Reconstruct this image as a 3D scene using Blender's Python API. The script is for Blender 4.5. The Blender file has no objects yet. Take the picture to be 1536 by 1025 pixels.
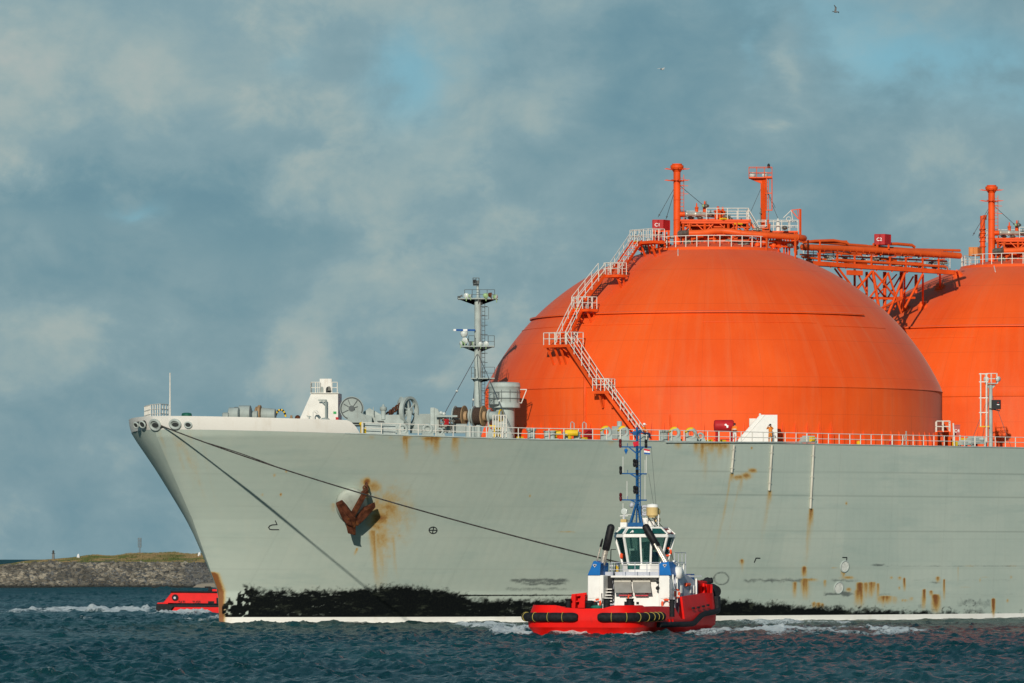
import bpy, bmesh, math, random
import numpy as np
from mathutils import Vector, Matrix
random.seed(7); rng = np.random.default_rng(11)
SC = bpy.context.scene; COL = SC.collection
F, HC, HOR, PXC = 8645.0, 5.62, 838.0, 768.0          # focal length in px of the 1536 px photo, eye height, horizon row
TH = math.radians(44.0); CT, ST = math.cos(TH), math.sin(TH)
C1X, C1Y = 18.9, 542.0                                # ship origin: axis of the first tank at the waterline
SM = Matrix.Translation((C1X, C1Y, 0)) @ Matrix.Rotation(TH, 4, 'Z')
R_ = math.radians
V = Vector

def w2l(x, y): dx, dy = x-C1X, y-C1Y; return (dx*CT+dy*ST, -dx*ST+dy*CT)
def l2w(x, y): return (C1X+x*CT-y*ST, C1Y+x*ST+y*CT)
def W(px, py, Y): return V(((px-PXC)*Y/F, Y, HC+(HOR-py)*Y/F))
def S(px, py, yl):
    """ship-local point seen at a photo pixel, on the lengthwise plane y = yl (port is negative)"""
    k = (px-PXC)/F
    # X = k*Y ; yl = -(X-C1X)*ST + (Y-C1Y)*CT
    Y = (yl + C1Y*CT - C1X*ST)/(CT-k*ST)
    x, _ = w2l(k*Y, Y)
    return V((x, yl, HC+(HOR-py)*Y/F))
def WL(px, py, Y):
    p = W(px, py, Y); x, y = w2l(p.x, p.y); return V((x, y, p.z))
def dirl(az_deg, z=0):
    """ship-local unit vector for a world azimuth (0 = picture right, 90 = away)"""
    a = R_(az_deg)-TH; return V((math.cos(a), math.sin(a), z))

# ------------------------------------------------------------------ mesh builder
SPLIT=set('cable_tray trestle_strut support_frame valve_body pipe_support valve_gear strut_foot yellow_kerb valve_handwheel floodlight junction_box bridge_pipe stay small_bore_pipe stand manifold_piping hose_reel drain_pipe seam_ledge ladder spray_ring platform_rail window_frame bridge_rail'.split())
class MB:
    def pieces(s, tol=.03):
        """groups of shapes that touch, each as a builder of its own"""
        n=len(s.v); par=list(range(n))
        def fd(a):
            while par[a]!=a: par[a]=par[par[a]]; a=par[a]
            return a
        for f in s.f:
            a=fd(f[0])
            for i in f[1:]: par[fd(i)]=a
        isl={}
        for i in range(n): isl.setdefault(fd(i),[]).append(i)
        L=list(isl.values()); A=np.array(s.v); lo=np.array([A[l].min(0) for l in L])-tol; hi=np.array([A[l].max(0) for l in L])+tol
        g=list(range(len(L)))
        def fg(a):
            while g[a]!=a: g[a]=g[g[a]]; a=g[a]
            return a
        for i in range(len(L)):
            hit=np.nonzero(((lo<=hi[i])&(hi>=lo[i])).all(1))[0]
            for j in hit:
                if j>i: g[fg(j)]=fg(i)
        own={}
        for k,l in enumerate(L):
            for i in l: own[i]=fg(k)
        out={}
        for f,m,q in zip(s.f,s.m,s.sm):
            b,mp=out.setdefault(own[f[0]],(MB(),{}))
            for i in f:
                if i not in mp: mp[i]=len(b.v); b.v.append(s.v[i])
            b.f.append([mp[i] for i in f]); b.m.append(m); b.sm.append(q)
        return [b for b,_ in out.values()]
    def __init__(s): s.v=[]; s.f=[]; s.m=[]; s.sm=[]; s.mi=0
    def add(s, vs, fs, smooth=False):
        o=len(s.v); s.v.extend([tuple(p) for p in vs])
        for f in fs:
            s.f.append([i+o for i in f]); s.m.append(s.mi); s.sm.append(smooth)
        return s
    def mat(s, i): s.mi=i; return s
    def hexa(s, p):   # 8 corners: bottom 4 ccw, top 4 ccw
        return s.add(p, [(3,2,1,0),(4,5,6,7),(0,1,5,4),(1,2,6,5),(2,3,7,6),(3,0,4,7)])
    def box(s, c, d, M=None):
        c=V(c); hx,hy,hz=d[0]/2,d[1]/2,d[2]/2
        p=[V((sx*hx,sy*hy,sz*hz)) for sz in(-1,1) for sx,sy in((-1,-1),(1,-1),(1,1),(-1,1))]
        if M is not None: p=[M@q for q in p]
        return s.hexa([c+q for q in p])
    def beam(s, a, b, w, h=None, up=(0,0,1)):
        a=V(a); b=V(b); h=h or w; d=(b-a)
        if d.length<1e-6: return s
        d.normalize(); up=V(up)
        if abs(d.dot(up))>.98: up=V((1,0,0))
        x=d.cross(up).normalized(); z=x.cross(d)
        c=[(-w/2,-h/2),(w/2,-h/2),(w/2,h/2),(-w/2,h/2)]
        return s.hexa([a+x*i+z*j for i,j in c]+[b+x*i+z*j for i,j in c])
    def cyl(s, a, b, r, r2=None, n=14, caps=True):
        a=V(a); b=V(b); r2=r if r2 is None else r2; d=(b-a).normalized()
        up=V((0,0,1)) if abs(d.z)<.95 else V((1,0,0))
        x=d.cross(up).normalized(); y=x.cross(d)
        ra=[a+(x*math.cos(t)+y*math.sin(t))*r for t in [2*math.pi*i/n for i in range(n)]]
        rb=[b+(x*math.cos(t)+y*math.sin(t))*r2 for t in [2*math.pi*i/n for i in range(n)]]
        s.add(ra+rb, [(i,i+n,(i+1)%n+n,(i+1)%n) for i in range(n)], True)
        if caps:
            s.add(ra,[tuple(range(n))]); s.add(rb,[tuple(reversed(range(n)))])
        return s
    def tube(s, pts, r, n=8, caps=True, closed=False):
        P=[V(p) for p in pts]; k=len(P); rr=r if hasattr(r,'__len__') else [r]*k; vs=[]; prev=None
        for i,p in enumerate(P):
            if closed: d=(P[(i+1)%k]-P[i-1])
            else: d=(P[min(i+1,k-1)]-P[max(i-1,0)])
            d.normalize()
            if prev is None:
                up=V((0,0,1)) if abs(d.z)<.95 else V((1,0,0)); x=d.cross(up).normalized()
            else: x=(prev-d*prev.dot(d)).normalized()
            prev=x; y=x.cross(d)
            vs+= [p+(x*math.cos(t)+y*math.sin(t))*rr[i] for t in [2*math.pi*j/n for j in range(n)]]
        fs=[]
        for i in range(k if closed else k-1):
            a=i*n; b=((i+1)%k)*n
            fs+=[(a+j,b+j,b+(j+1)%n,a+(j+1)%n) for j in range(n)]
        s.add(vs,fs,True)
        if caps and not closed:
            s.add(vs[:n],[tuple(range(n))]); s.add(vs[-n:],[tuple(reversed(range(n)))])
        return s
    def lathe(s, prof, o=(0,0,0), ax=(0,0,1), n=24, smooth=True, a0=0, a1=360):
        """prof: (radius, height) pairs; doubled points make sharp edges"""
        o=V(o); ax=V(ax).normalized(); up=V((1,0,0)) if abs(ax.x)<.9 else V((0,1,0))
        x=up-ax*up.dot(ax); x.normalize(); y=ax.cross(x); full=abs(a1-a0-360)<1e-6; m=n if full else n+1
        vs=[o+ax*h+(x*math.cos(t)+y*math.sin(t))*r for r,h in prof for t in [R_(a0+(a1-a0)*i/n) for i in range(m)]]
        fs=[]
        for k in range(len(prof)-1):
            if prof[k]==prof[k+1]: continue
            for i in range(n):
                j=(i+1)%m; fs.append((k*m+i,k*m+j,(k+1)*m+j,(k+1)*m+i))
        s.add(vs,fs,smooth); return s
    def sph(s, c, r, n=12, M=None):
        r=V(r) if hasattr(r,'__len__') else V((r,r,r)); c=V(c); vs=[]; k=n//2
        for i in range(k+1):
            for j in range(n):
                a=math.pi*i/k; b=2*math.pi*j/n
                p=V((r.x*math.sin(a)*math.cos(b),r.y*math.sin(a)*math.sin(b),r.z*math.cos(a)))
                vs.append(c+(M@p if M is not None else p))
        s.add(vs,[(i*n+j,(i+1)*n+j,(i+1)*n+(j+1)%n,i*n+(j+1)%n) for i in range(k) for j in range(n)],True); return s
    def prism(s, poly, ext):
        """closed solid: 3-D polygon pushed along ext"""
        P=[V(p) for p in poly]; e=V(ext); n=len(P); nrm=V((0,0,0))
        for i in range(n): nrm+=P[i].cross(P[(i+1)%n])
        if nrm.dot(e)<0: P=P[::-1]
        vs=P+[p+e for p in P]
        s.add(vs,[tuple(reversed(range(n))),tuple(range(n,2*n))]+[(i,(i+1)%n,(i+1)%n+n,i+n) for i in range(n)]); return s
    def torus(s, c, ax, R, r, n=20, k=8, a0=0, a1=360):
        c=V(c); ax=V(ax).normalized(); up=V((0,0,1)) if abs(ax.z)<.9 else V((1,0,0)); x=ax.cross(up).normalized(); y=ax.cross(x)
        full=abs(a1-a0-360)<1e-6; m=n if full else n+1
        s.tube([c+(x*math.cos(t)+y*math.sin(t))*R for t in [R_(a0+(a1-a0)*i/n) for i in range(m)]],r,k,closed=full); return s
    def rail(s, pts, h=1.0, r=.04, sp=1.5, rows=(.5,1.0), closed=False, up=(0,0,1), end=True):
        """guard rail along a polyline of foot points"""
        P=[V(p) for p in pts]+([V(pts[0])] if closed else []); up=V(up)
        for q in rows:
            for a,b in zip(P,P[1:]): s.cyl(a+up*h*q,b+up*h*q,r*.85,n=6,caps=False)
        for a,b in zip(P,P[1:]):
            n=max(1,round((b-a).length/sp))
            for i in range(n): p=a.lerp(b,i/n); s.cyl(p,p+up*h,r,n=6,caps=False)
        if end and not closed: s.cyl(P[-1],P[-1]+up*h,r,n=6,caps=False)
        return s
    def ladder(s, a, b, w, side, r=.03, sp=.4):
        a=V(a); b=V(b); e=V(side).normalized()*w/2
        s.cyl(a-e,b-e,r,n=6); s.cyl(a+e,b+e,r,n=6); n=int((b-a).length/sp)
        for i in range(1,n): p=a.lerp(b,i/n); s.cyl(p-e,p+e,r*.8,n=5,caps=False)
        return s
    def build(s, name, mats, parent=None, bevel=0, loc=None, split=None, cap=60):
        if split is None: split=name in SPLIT
        if split:
            P=s.pieces()
            if 1<len(P)<=cap: return [q.build(name,mats,parent,bevel,loc,False) for q in P][0]
        me=bpy.data.meshes.new(name); me.from_pydata(s.v,[],s.f)
        mats=mats if isinstance(mats,(list,tuple)) else [mats]
        for m in mats: me.materials.append(m)
        me.polygons.foreach_set('material_index',s.m); me.polygons.foreach_set('use_smooth',s.sm); me.update()
        o=bpy.data.objects.new(name,me); COL.objects.link(o)
        if parent: o.parent=parent
        if loc: o.location=loc
        if bevel:
            b=o.modifiers.new('bevel','BEVEL'); b.width=bevel; b.segments=2; b.limit_method='ANGLE'; b.angle_limit=R_(40)
        return o

def sharpen(o, deg=30):
    bm=bmesh.new(); bm.from_mesh(o.data); bmesh.ops.remove_doubles(bm,verts=bm.verts,dist=.0008)
    for e_ in bm.edges:
        if len(e_.link_faces)==2 and e_.calc_face_angle(0)>R_(deg): e_.smooth=False
    bm.to_mesh(o.data); bm.free(); return o
def empty(name, loc=(0,0,0), rz=0):
    o=bpy.data.objects.new(name,None); COL.objects.link(o); o.location=loc; o.rotation_euler=(0,0,rz); o.empty_display_size=.5; return o
def tag(o, label=None, cat=None, group=None, kind=None):
    if label: o['label']=label
    if cat: o['category']=cat
    if group: o['group']=group
    if kind: o['kind']=kind
    return o
def kids(o): return [c for c in bpy.data.objects if c.parent==o]
def copy_tree(o, parent=None, off=None):
    c=o.copy(); COL.objects.link(c)
    if parent: c.parent=parent
    if off is not None: c.location=V(o.location)+V(off)
    for ch in kids(o): copy_tree(ch,c)
    return c
def text_mesh(name, body, size, m, parent, M, thick=.01):
    cu=bpy.data.curves.new(name,'FONT'); cu.body=body; cu.size=size; cu.align_x='CENTER'; cu.align_y='CENTER'; cu.extrude=thick; cu.offset=size*.012
    t=bpy.data.objects.new(name,cu); COL.objects.link(t); bpy.context.view_layer.update()
    me=bpy.data.meshes.new_from_object(t.evaluated_get(bpy.context.evaluated_depsgraph_get()))
    bpy.data.objects.remove(t); me.transform(M); me.materials.clear(); me.materials.append(m)
    o=bpy.data.objects.new(name,me); COL.objects.link(o); o.parent=parent; return o
def face_M(o, nrm):
    """matrix that stands flat text at o, facing nrm, upright"""
    n=V(nrm).normalized(); up=V((0,0,1)); x=up.cross(n).normalized(); y=n.cross(x)
    M=Matrix((x,y,n)).transposed().to_4x4(); M.translation=V(o); return M

# ------------------------------------------------------------------ materials
class NT:
    def __init__(s, name):
        s.m=bpy.data.materials.new(name); s.m.use_nodes=True; s.t=s.m.node_tree; s.t.nodes.clear()
    def n(s, kind, **kw):
        x=s.t.nodes.new(kind)
        for k,v in kw.items():
            if k.startswith('i_'): x.inputs[k[2:].replace('_',' ')].default_value=v
            elif k.startswith('k'): x.inputs[int(k[1:])].default_value=v
            else: setattr(x,k,v)
        return x
    def l(s, a, b): s.t.links.new(a,b)
    def math(s, op, a, b=None, c=None, clamp=False):
        x=s.n('ShaderNodeMath',operation=op,use_clamp=clamp)
        for i,q in enumerate((a,b,c)):
            if q is None: continue
            if isinstance(q,(int,float)): x.inputs[i].default_value=q
            else: s.l(q,x.inputs[i])
        return x.outputs[0]
    def mix(s, fac, a, b, typ='MIX'):
        x=s.n('ShaderNodeMix',data_type='RGBA',blend_type=typ)
        for i,q in ((0,fac),(6,a),(7,b)):
            if isinstance(q,(int,float)): x.inputs[i].default_value=q
            elif isinstance(q,(tuple,list)): x.inputs[i].default_value=(*q,1) if len(q)==3 else q
            else: s.l(q,x.inputs[i])
        return x.outputs[2]
    def noise(s, vec, scale, det=4, rough=.55, dist=0):
        x=s.n('ShaderNodeTexNoise'); x.inputs['Scale'].default_value=scale; x.inputs['Detail'].default_value=det
        x.inputs['Roughness'].default_value=rough; x.inputs['Distortion'].default_value=dist
        if vec is not None: s.l(vec,x.inputs['Vector'])
        return x.outputs[0]
    def step(s, x, a, b):
        r=s.n('ShaderNodeMapRange',interpolation_type='SMOOTHSTEP'); r.inputs[1].default_value=a; r.inputs[2].default_value=b
        s.l(x,r.inputs[0]); return r.outputs[0]
    def vmul(s, vec, v):
        x=s.n('ShaderNodeVectorMath',operation='MULTIPLY'); s.l(vec,x.inputs[0]); x.inputs[1].default_value=v; return x.outputs[0]
    def attr(s, name): return s.n('ShaderNodeAttribute',attribute_name=name).outputs
    def out(s, col, rough=.5, metal=0, bump=None, bs=.2, bd=.02, **kw):
        p=s.n('ShaderNodeBsdfPrincipled'); o=s.n('ShaderNodeOutputMaterial')
        for k,q in (('Base Color',col),('Roughness',rough),('Metallic',metal)):
            if isinstance(q,(int,float)): p.inputs[k].default_value=q
            elif isinstance(q,(tuple,list)): p.inputs[k].default_value=(*q,1)
            else: s.l(q,p.inputs[k])
        for k,q in kw.items(): p.inputs[k.replace('_',' ')].default_value=q
        if bump is not None:
            b=s.n('ShaderNodeBump'); b.inputs['Strength'].default_value=bs; b.inputs['Distance'].default_value=bd
            s.l(bump,b.inputs['Height']); s.l(b.outputs[0],p.inputs['Normal'])
        s.l(p.outputs[0],o.inputs[0]); return s.m

def paint(name, col, rough=.5, metal=0, var=.12, scale=1.2, dirt=(.16,.09,.04), dirt_amt=.15, streak=True, spec=.16):
    """weathered paint: slow tone change, vertical run-off streaks, a little grime"""
    t=NT(name); tc=t.n('ShaderNodeTexCoord').outputs['Object']
    a=t.noise(tc,scale,5); c=t.mix(t.step(a,.3,.7),tuple(x*(1-var) for x in col),tuple(min(1,x*(1+var)) for x in col))
    if dirt_amt>0:
        sv=t.vmul(tc,(3.2,3.2,.35)) if streak else tc
        d=t.noise(sv,1.4,5,.65); d2=t.noise(tc,.7,2)
        k=t.math('MULTIPLY',t.step(d,.52,.78),t.step(d2,.35,.7)); k=t.math('MULTIPLY',k,dirt_amt*2.2,clamp=True)
        c=t.mix(k,c,dirt)
    b=t.noise(tc,6,3)
    return t.out(c,rough,metal,bump=b,bs=.12,bd=.01,Specular_IOR_Level=spec)
def plain(name, col, rough=.5, metal=0, var=.15, scale=4):
    t=NT(name); tc=t.n('ShaderNodeTexCoord').outputs['Object']; a=t.noise(tc,scale,4)
    c=t.mix(t.step(a,.3,.7),tuple(x*(1-var) for x in col),tuple(min(1,x*(1+var)) for x in col))
    return t.out(c,rough,metal,bump=a,bs=.1,bd=.01,Specular_IOR_Level=.22)
# ------------------------------------------------------------------ camera, sky, sun
cam=bpy.data.cameras.new('camera'); co=bpy.data.objects.new('camera',cam); COL.objects.link(co)
co.location=(0,0,HC); co.rotation_euler=(R_(90),0,0); cam.sensor_width=36; cam.lens=F/1536*36
cam.shift_y=(HOR-512.5)/1536; cam.clip_start=1; cam.clip_end=40000; SC.camera=co
SC.view_settings.view_transform='Standard'; SC.view_settings.look='None'; SC.view_settings.exposure=0; SC.view_settings.gamma=1
SUN_AZ, SUN_EL = 9.0, 20.0          # degrees left of straight behind the camera, height
sd=V((-math.sin(R_(SUN_AZ))*math.cos(R_(SUN_EL)), -math.cos(R_(SUN_AZ))*math.cos(R_(SUN_EL)), math.sin(R_(SUN_EL))))
sl=bpy.data.lights.new('sun','SUN'); sl.energy=3.7; sl.angle=R_(.6); sl.color=(1,.92,.80)
so=bpy.data.objects.new('sun',sl); COL.objects.link(so); so.rotation_euler=sd.to_track_quat('Z','Y').to_euler(); so.location=(0,0,200)

wd=bpy.data.worlds.new('World'); SC.world=wd; wd.use_nodes=True; nt=wd.node_tree; nt.nodes.clear()
w=NT.__new__(NT); w.t=nt; w.m=None
sky=w.n('ShaderNodeTexSky',sky_type='NISHITA'); sky.sun_disc=False; sky.sun_elevation=R_(SUN_EL)
sky.sun_rotation=math.atan2(sd.x,sd.y); sky.air_density=1.2; sky.dust_density=1.0
gen=w.n('ShaderNodeTexCoord').outputs['Generated']
sep=w.n('ShaderNodeSeparateXYZ'); w.l(gen,sep.inputs[0])
def wn(scale,det,v,rough=.55,dist=0): return w.noise(w.vmul(gen,v),scale,det,rough,dist)
n1=wn(11,6,(1,1,1.7),.52,.25); n2=wn(24,7,(1,1,1.45),.56,.3); n3=wn(5,3,(1,1,2.5),.5); n4=wn(70,6,(1,1,1.3),.58,.25)
wx=w.math('MULTIPLY',w.math('SUBTRACT',n2,.5),.05); wz=w.math('MULTIPLY',w.math('SUBTRACT',n1,.5),.03)
az=w.math('ADD',w.math('ARCTAN2',sep.outputs[0],sep.outputs[1]),wx)
el=w.math('ADD',w.math('ADD',sep.outputs[2],wz),w.math('MULTIPLY',w.math('SUBTRACT',n4,.5),.012))
def spot(px,py,rx,ry,amp):
    """one cloud mass, or one gap, at a fixed bearing and height"""
    a=w.math('DIVIDE',w.math('SUBTRACT',az,(px-PXC)/F),rx/F); e=w.math('DIVIDE',w.math('SUBTRACT',el,(HOR-py)/F),ry/F)
    q=w.math('ADD',w.math('MULTIPLY',a,a),w.math('MULTIPLY',e,e))
    return w.math('MULTIPLY',w.math('EXPONENT',w.math('MULTIPLY',q,-1)),amp)
val=w.math('ADD',w.math('MULTIPLY',w.math('SUBTRACT',n1,.5),1.15),w.math('MULTIPLY',w.math('SUBTRACT',n2,.5),1.25))
val=w.math('ADD',val,w.math('MULTIPLY',w.math('SUBTRACT',n3,.5),.3))
edge_=w.step(w.math('ADD',n2,w.math('MULTIPLY',w.math('SUBTRACT',n4,.5),.55)),.44,.60)
val=w.math('ADD',val,w.math('MULTIPLY',w.math('SUBTRACT',edge_,.5),.13))
n5=wn(15,5,(1,1,2.6),.55,.2); val=w.math('ADD',val,w.math('MULTIPLY',w.math('SUBTRACT',w.step(w.math('ADD',n5,w.math('MULTIPLY',w.math('SUBTRACT',n4,.5),.4)),.40,.60),.5),.10))
val=w.math('ADD',val,w.math('MULTIPLY',w.math('SUBTRACT',n4,.5),.8))
for s_ in ((100,110,260,170,.36),(400,170,250,130,.17),(20,30,200,120,.15),(70,305,230,36,-.40),(768,800,1600,110,.10),(330,345,150,45,-.22),
           (700,30,60,40,.14),(1165,125,38,85,.48),(1280,80,50,40,.2),(1290,190,70,60,-.1),(560,220,140,80,.1),
           (280,430,80,40,.16),(20,365,30,40,.2),(500,500,200,45,.1),(900,220,160,70,.08),(1480,300,150,70,.08),(1000,40,200,60,-.05),(760,360,60,50,.12),(350,470,60,50,-.08)):
    val=w.math('ADD',val,spot(*s_))
val=w.math('ADD',val,.50)
ramp=w.n('ShaderNodeValToRGB'); cr=ramp.color_ramp
K=10.0
stops=((.0,(.115,.250,.325)),(.20,(.142,.278,.345)),(.40,(.178,.308,.366)),(.58,(.206,.335,.388)),(.76,(.262,.378,.408)),(.92,(.325,.418,.425)),(1.12,(.385,.445,.44)))
stops=tuple((p_/1.12,c_) for p_,c_ in stops)
while len(cr.elements)<len(stops): cr.elements.new(.5)
for e_,(p_,c_) in zip(cr.elements,stops): e_.position=p_; e_.color=(*c_,1)
w.l(w.math('DIVIDE',val,1.12),ramp.inputs[0])
up10=w.mix(1.0,ramp.outputs[0],(K,K,K),'MULTIPLY')
gap=spot(640,125,75,75,.75)
for s_ in ((1345,95,120,55,.85),(1210,20,120,40,.4),(190,325,40,14,.5),(1090,90,30,40,.4),(1500,110,80,60,.5),(420,60,30,30,.25)): gap=w.math('ADD',gap,spot(*s_))
gap=w.math('MULTIPLY',gap,w.step(w.math('ADD',n2,w.math('MULTIPLY',w.math('SUBTRACT',n4,.5),.6)),.30,.56),clamp=True)
clear=w.mix(.9,sky.outputs[0],(1.55,4.15,5.5))
skyc=w.mix(gap,w.mix(.06,up10,sky.outputs[0]),clear)
# overhead the cloud opens to deeper blue
skyc=w.mix(w.step(sep.outputs[2],.10,.45),skyc,(.50,1.55,2.45))
bg=w.n('ShaderNodeBackground'); bg.inputs['Strength'].default_value=.1; w.l(skyc,bg.inputs[0])
wo=w.n('ShaderNodeOutputWorld'); w.l(bg.outputs[0],wo.inputs[0])

# ------------------------------------------------------------------ water
def vnoise(x,y,seed=0):
    xi=np.floor(x).astype(np.int64); yi=np.floor(y).astype(np.int64); fx=x-xi; fy=y-yi
    fx=fx*fx*(3-2*fx); fy=fy*fy*(3-2*fy)
    def h(a,b):
        n=(a*374761393+b*668265263+seed*974634761)&0x7fffffff; n=((n^(n>>13))*1274126177)&0x7fffffff; n=n^(n>>16)
        return (n&0xffff)/65535.0
    return (h(xi,yi)*(1-fx)+h(xi+1,yi)*fx)*(1-fy)+(h(xi,yi+1)*(1-fx)+h(xi+1,yi+1)*fx)*fy
def fbm(x,y,o=4,seed=0):
    r=0; a=.5; t=0
    for k in range(o): r=r+a*vnoise(x*2**k,y*2**k,seed+k*17); t+=a; a*=.55
    return r/t
def sstep(x,a,b): t=np.clip((x-a)/(b-a),0,1); return t*t*(3-2*t)

def grid_mesh(name, X, Y, Z, attrs, m, kind=None):
    ny,nx=X.shape; me=bpy.data.meshes.new(name); me.vertices.add(nx*ny)
    me.vertices.foreach_set('co',np.stack([X,Y,Z],-1).astype(np.float32).ravel())
    i=np.arange(nx*ny).reshape(ny,nx); q=np.stack([i[:-1,:-1],i[:-1,1:],i[1:,1:],i[1:,:-1]],-1).reshape(-1,4)
    me.loops.add(q.size); me.loops.foreach_set('vertex_index',q.ravel().astype(np.int32))
    me.polygons.add(len(q)); me.polygons.foreach_set('loop_start',np.arange(0,q.size,4,dtype=np.int32))
    me.polygons.foreach_set('loop_total',np.full(len(q),4,np.int32)); me.polygons.foreach_set('use_smooth',np.ones(len(q),bool))
    me.update(calc_edges=True)
    for k,a in attrs.items():
        at=me.attributes.new(k,'FLOAT','POINT'); at.data.foreach_set('value',a.astype(np.float32).ravel())
    me.materials.append(m); me.validate(); o=bpy.data.objects.new(name,me); COL.objects.link(o)
    if kind: o['kind']=kind
    return o

TUGP=(7.47,427.6); TPH=R_(17.0)
def stem_s(z): return np.interp(z,[-1,2.8,4.5,9,16.1,17.4],[7.3,7.15,6.3,4.2,.15,-.3])
V0=-68.8; HB=23.5
def hbreadth(s,z):
    q=np.clip(z/16.1,0,1.03); L=72+(45-72)*q; m=.9+(.628-.9)*q
    t=np.clip((s-stem_s(z))/L,0,1); b=HB*(1-(1-t)**2)**m
    return b
dxs=np.concatenate([-np.geomspace(9000,75,26),np.arange(-75,-34,.26),np.arange(-34,48,.16),np.arange(48,74.8,.26),np.geomspace(75,9000,26)])
ys=[-300,-150,-50,20,80,130,170,200,222,238]
y_=246.0
while y_<1150: ys.append(y_); y_+=.38*max(1,(y_/380)**1.4)
ys+=list(np.geomspace(1160,30000,24))
WX,WY=np.meshgrid(dxs,np.array(ys)); WX=WX.astype(np.float64)
fade=sstep(WY,225,250)*(1-sstep(WY,1130,1300))*(1-sstep(np.abs(WX),76,110))
Z=np.zeros_like(WX); DX=np.zeros_like(WX); DY=np.zeros_like(WX)
r2=np.random.default_rng(5)
for k in range(110):
    lam=.6*(7.5/.6)**(r2.random()**1.05); th=R_(200)+r2.normal()*.75; kk=2*math.pi/lam
    amp=.0078*lam**.66*(.6+.8*r2.random()); ph=r2.random()*6.28
    a=kk*(math.cos(th)*WX+math.sin(th)*WY)+ph; ca=np.cos(a); sa=np.sin(a)
    Z+=amp*ca; DX-=.75*amp*math.cos(th)*sa; DY-=.75*amp*math.sin(th)*sa
gust=.30+1.4*fbm(WX/26+9,WY/60,3,3)
Z*=gust*fade; DX*=fade*gust; DY*=fade*gust
# foam: bow wave and wash along the ship, wash of both tugs, loose streaks, a few whitecaps
lx=(WX-C1X)*CT+(WY-C1Y)*ST; ly=-(WX-C1X)*ST+(WY-C1Y)*CT; ss=lx-V0
dist=-ly-hbreadth(ss,0.0*ss)       # metres off the ship's side
on=(ss>4)&(ss<150)&(ly<0)
foam=np.zeros_like(WX)
foam=np.maximum(foam,np.where(on&(dist>-1),np.exp(-np.clip(dist,0,99)/1.1)*.62*fbm(ss/5,dist*0,3,8)**1.2*1.7,0))
def PXY(X,Y,z=0): return PXC+X*F/np.maximum(Y,1), HOR-(z-HC)*F/np.maximum(Y,1)
PX,PY=PXY(WX,WY)
tf=(-math.sin(TPH),-math.cos(TPH)); tp=(math.cos(TPH),-math.sin(TPH))
tx=(WX-TUGP[0])*tf[0]+(WY-TUGP[1])*tf[1]; ty=(WX-TUGP[0])*tp[0]+(WY-TUGP[1])*tp[1]
tb=4.6*np.clip(1-(np.clip(tx-2,0,9)/7.2)**5,0,1)**(1/5); td=np.where((tx<9.2)&(tx>-15),np.abs(ty)-tb,99)
td=np.minimum(td,np.hypot(np.maximum(np.abs(tx+2.8)-11.4,0),np.maximum(np.abs(ty)-4,0)))
nf=fbm(WX/2.2,WY/6,4,4); nf2=fbm(WX/1.1+5,WY/3,4,6)
foam=np.maximum(foam,np.exp(-np.clip(td,0,60)/1.3)*.95*sstep(nf,.3,.62))
def patch(x0,x1,yc,dy,amp,edge=30,thr=(.38,.62)):
    """wash on the water about a strip of sea: bearings x0..x1, distance from row yc"""
    D=F*HC/(yc-HOR); L=F*HC/(dy)/((yc-HOR)**2/dy**2)*0+ (F*HC/(yc-HOR-dy)-F*HC/(yc-HOR+dy))/2
    cx0,cx1=(x0-PXC)*D/F,(x1-PXC)*D/F; e=edge*D/F
    return amp*sstep(WX,cx0,cx0+e)*(1-sstep(WX,cx1-e,cx1))*np.exp(-((WY-D)/L)**2)*sstep(nf,*thr)
for a in ((15,245,917,4,1.0,25,(.36,.6)),(225,330,921,3,1.15,20,(.28,.5)),(260,345,930,4,.8,25,(.42,.62)),(725,815,949,6,1.1,20,(.3,.55)),(655,800,940,4,.9,40,(.4,.6)),
          (985,1110,949,4,1.1,25,(.3,.55)),(1070,1420,948,5,1.0,60,(.38,.6)),(1075,1300,936,3,.75,40,(.42,.62)),(60,240,929,3,.45,60,(.5,.66))):
    foam=np.maximum(foam,patch(*a))
crest=.55*sstep(Z,.20,.27)*sstep(fbm(WX/9+3,WY/30,2,21),.55,.7)*fade*sstep(nf2,.52,.7); foam=np.maximum(foam,crest*.75)
foam*=fade
nf3=fbm(WX/.55+3,WY/2.0,4,16); Z+=foam*(.08+.45*np.clip(nf2-.3,0,1)+.42*np.clip(nf3-.42,0,1))*1.15
# wash thrown up where the red tug behind the bow churns
calm=np.where(on&(ly<0),np.exp(-np.clip(dist,0,99)/5.0),0)*(dist>-3)
Z*=1-.45*calm
inside=(ss>8)&(ss<150)&(np.abs(ly)<hbreadth(ss,0.0*ss)-.6); Z=np.where(inside,-.7,Z)
t=NT('sea_water'); tc=t.n('ShaderNodeTexCoord').outputs['Object']
rip=t.noise(t.vmul(tc,(1,.45,1)),3.0,8,.68,.4); rip2=t.noise(t.vmul(tc,(1,.45,1)),13,5,.68,.3)
big=t.noise(t.vmul(tc,(1,.4,1)),.05,3)
fa=t.attr('foam')['Fac']; fn=t.noise(t.vmul(tc,(1,.35,1.6)),4.5,7,.74,.9)
fm=t.step(t.math('ADD',fa,t.math('MULTIPLY',t.math('SUBTRACT',fn,.5),2.1)),.34,.80)
ha=t.attr('hull_reflection')['Fac']
deep=t.mix(t.step(big,.35,.65),(.003,.044,.050),(.007,.064,.068)); deep=t.mix(ha,deep,(.018,.058,.045))  # greener near the hull: its reflection put into the water colour
colr=t.mix(fm,deep,(.74,.79,.78))
rg=t.math('ADD',t.math('ADD',.22,t.math('MULTIPLY',t.attr('open')['Fac'],.45)),t.math('MULTIPLY',fm,.6))
sum_=t.math('ADD',t.math('MULTIPLY',rip,1.0),t.math('MULTIPLY',rip2,.55))
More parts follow.
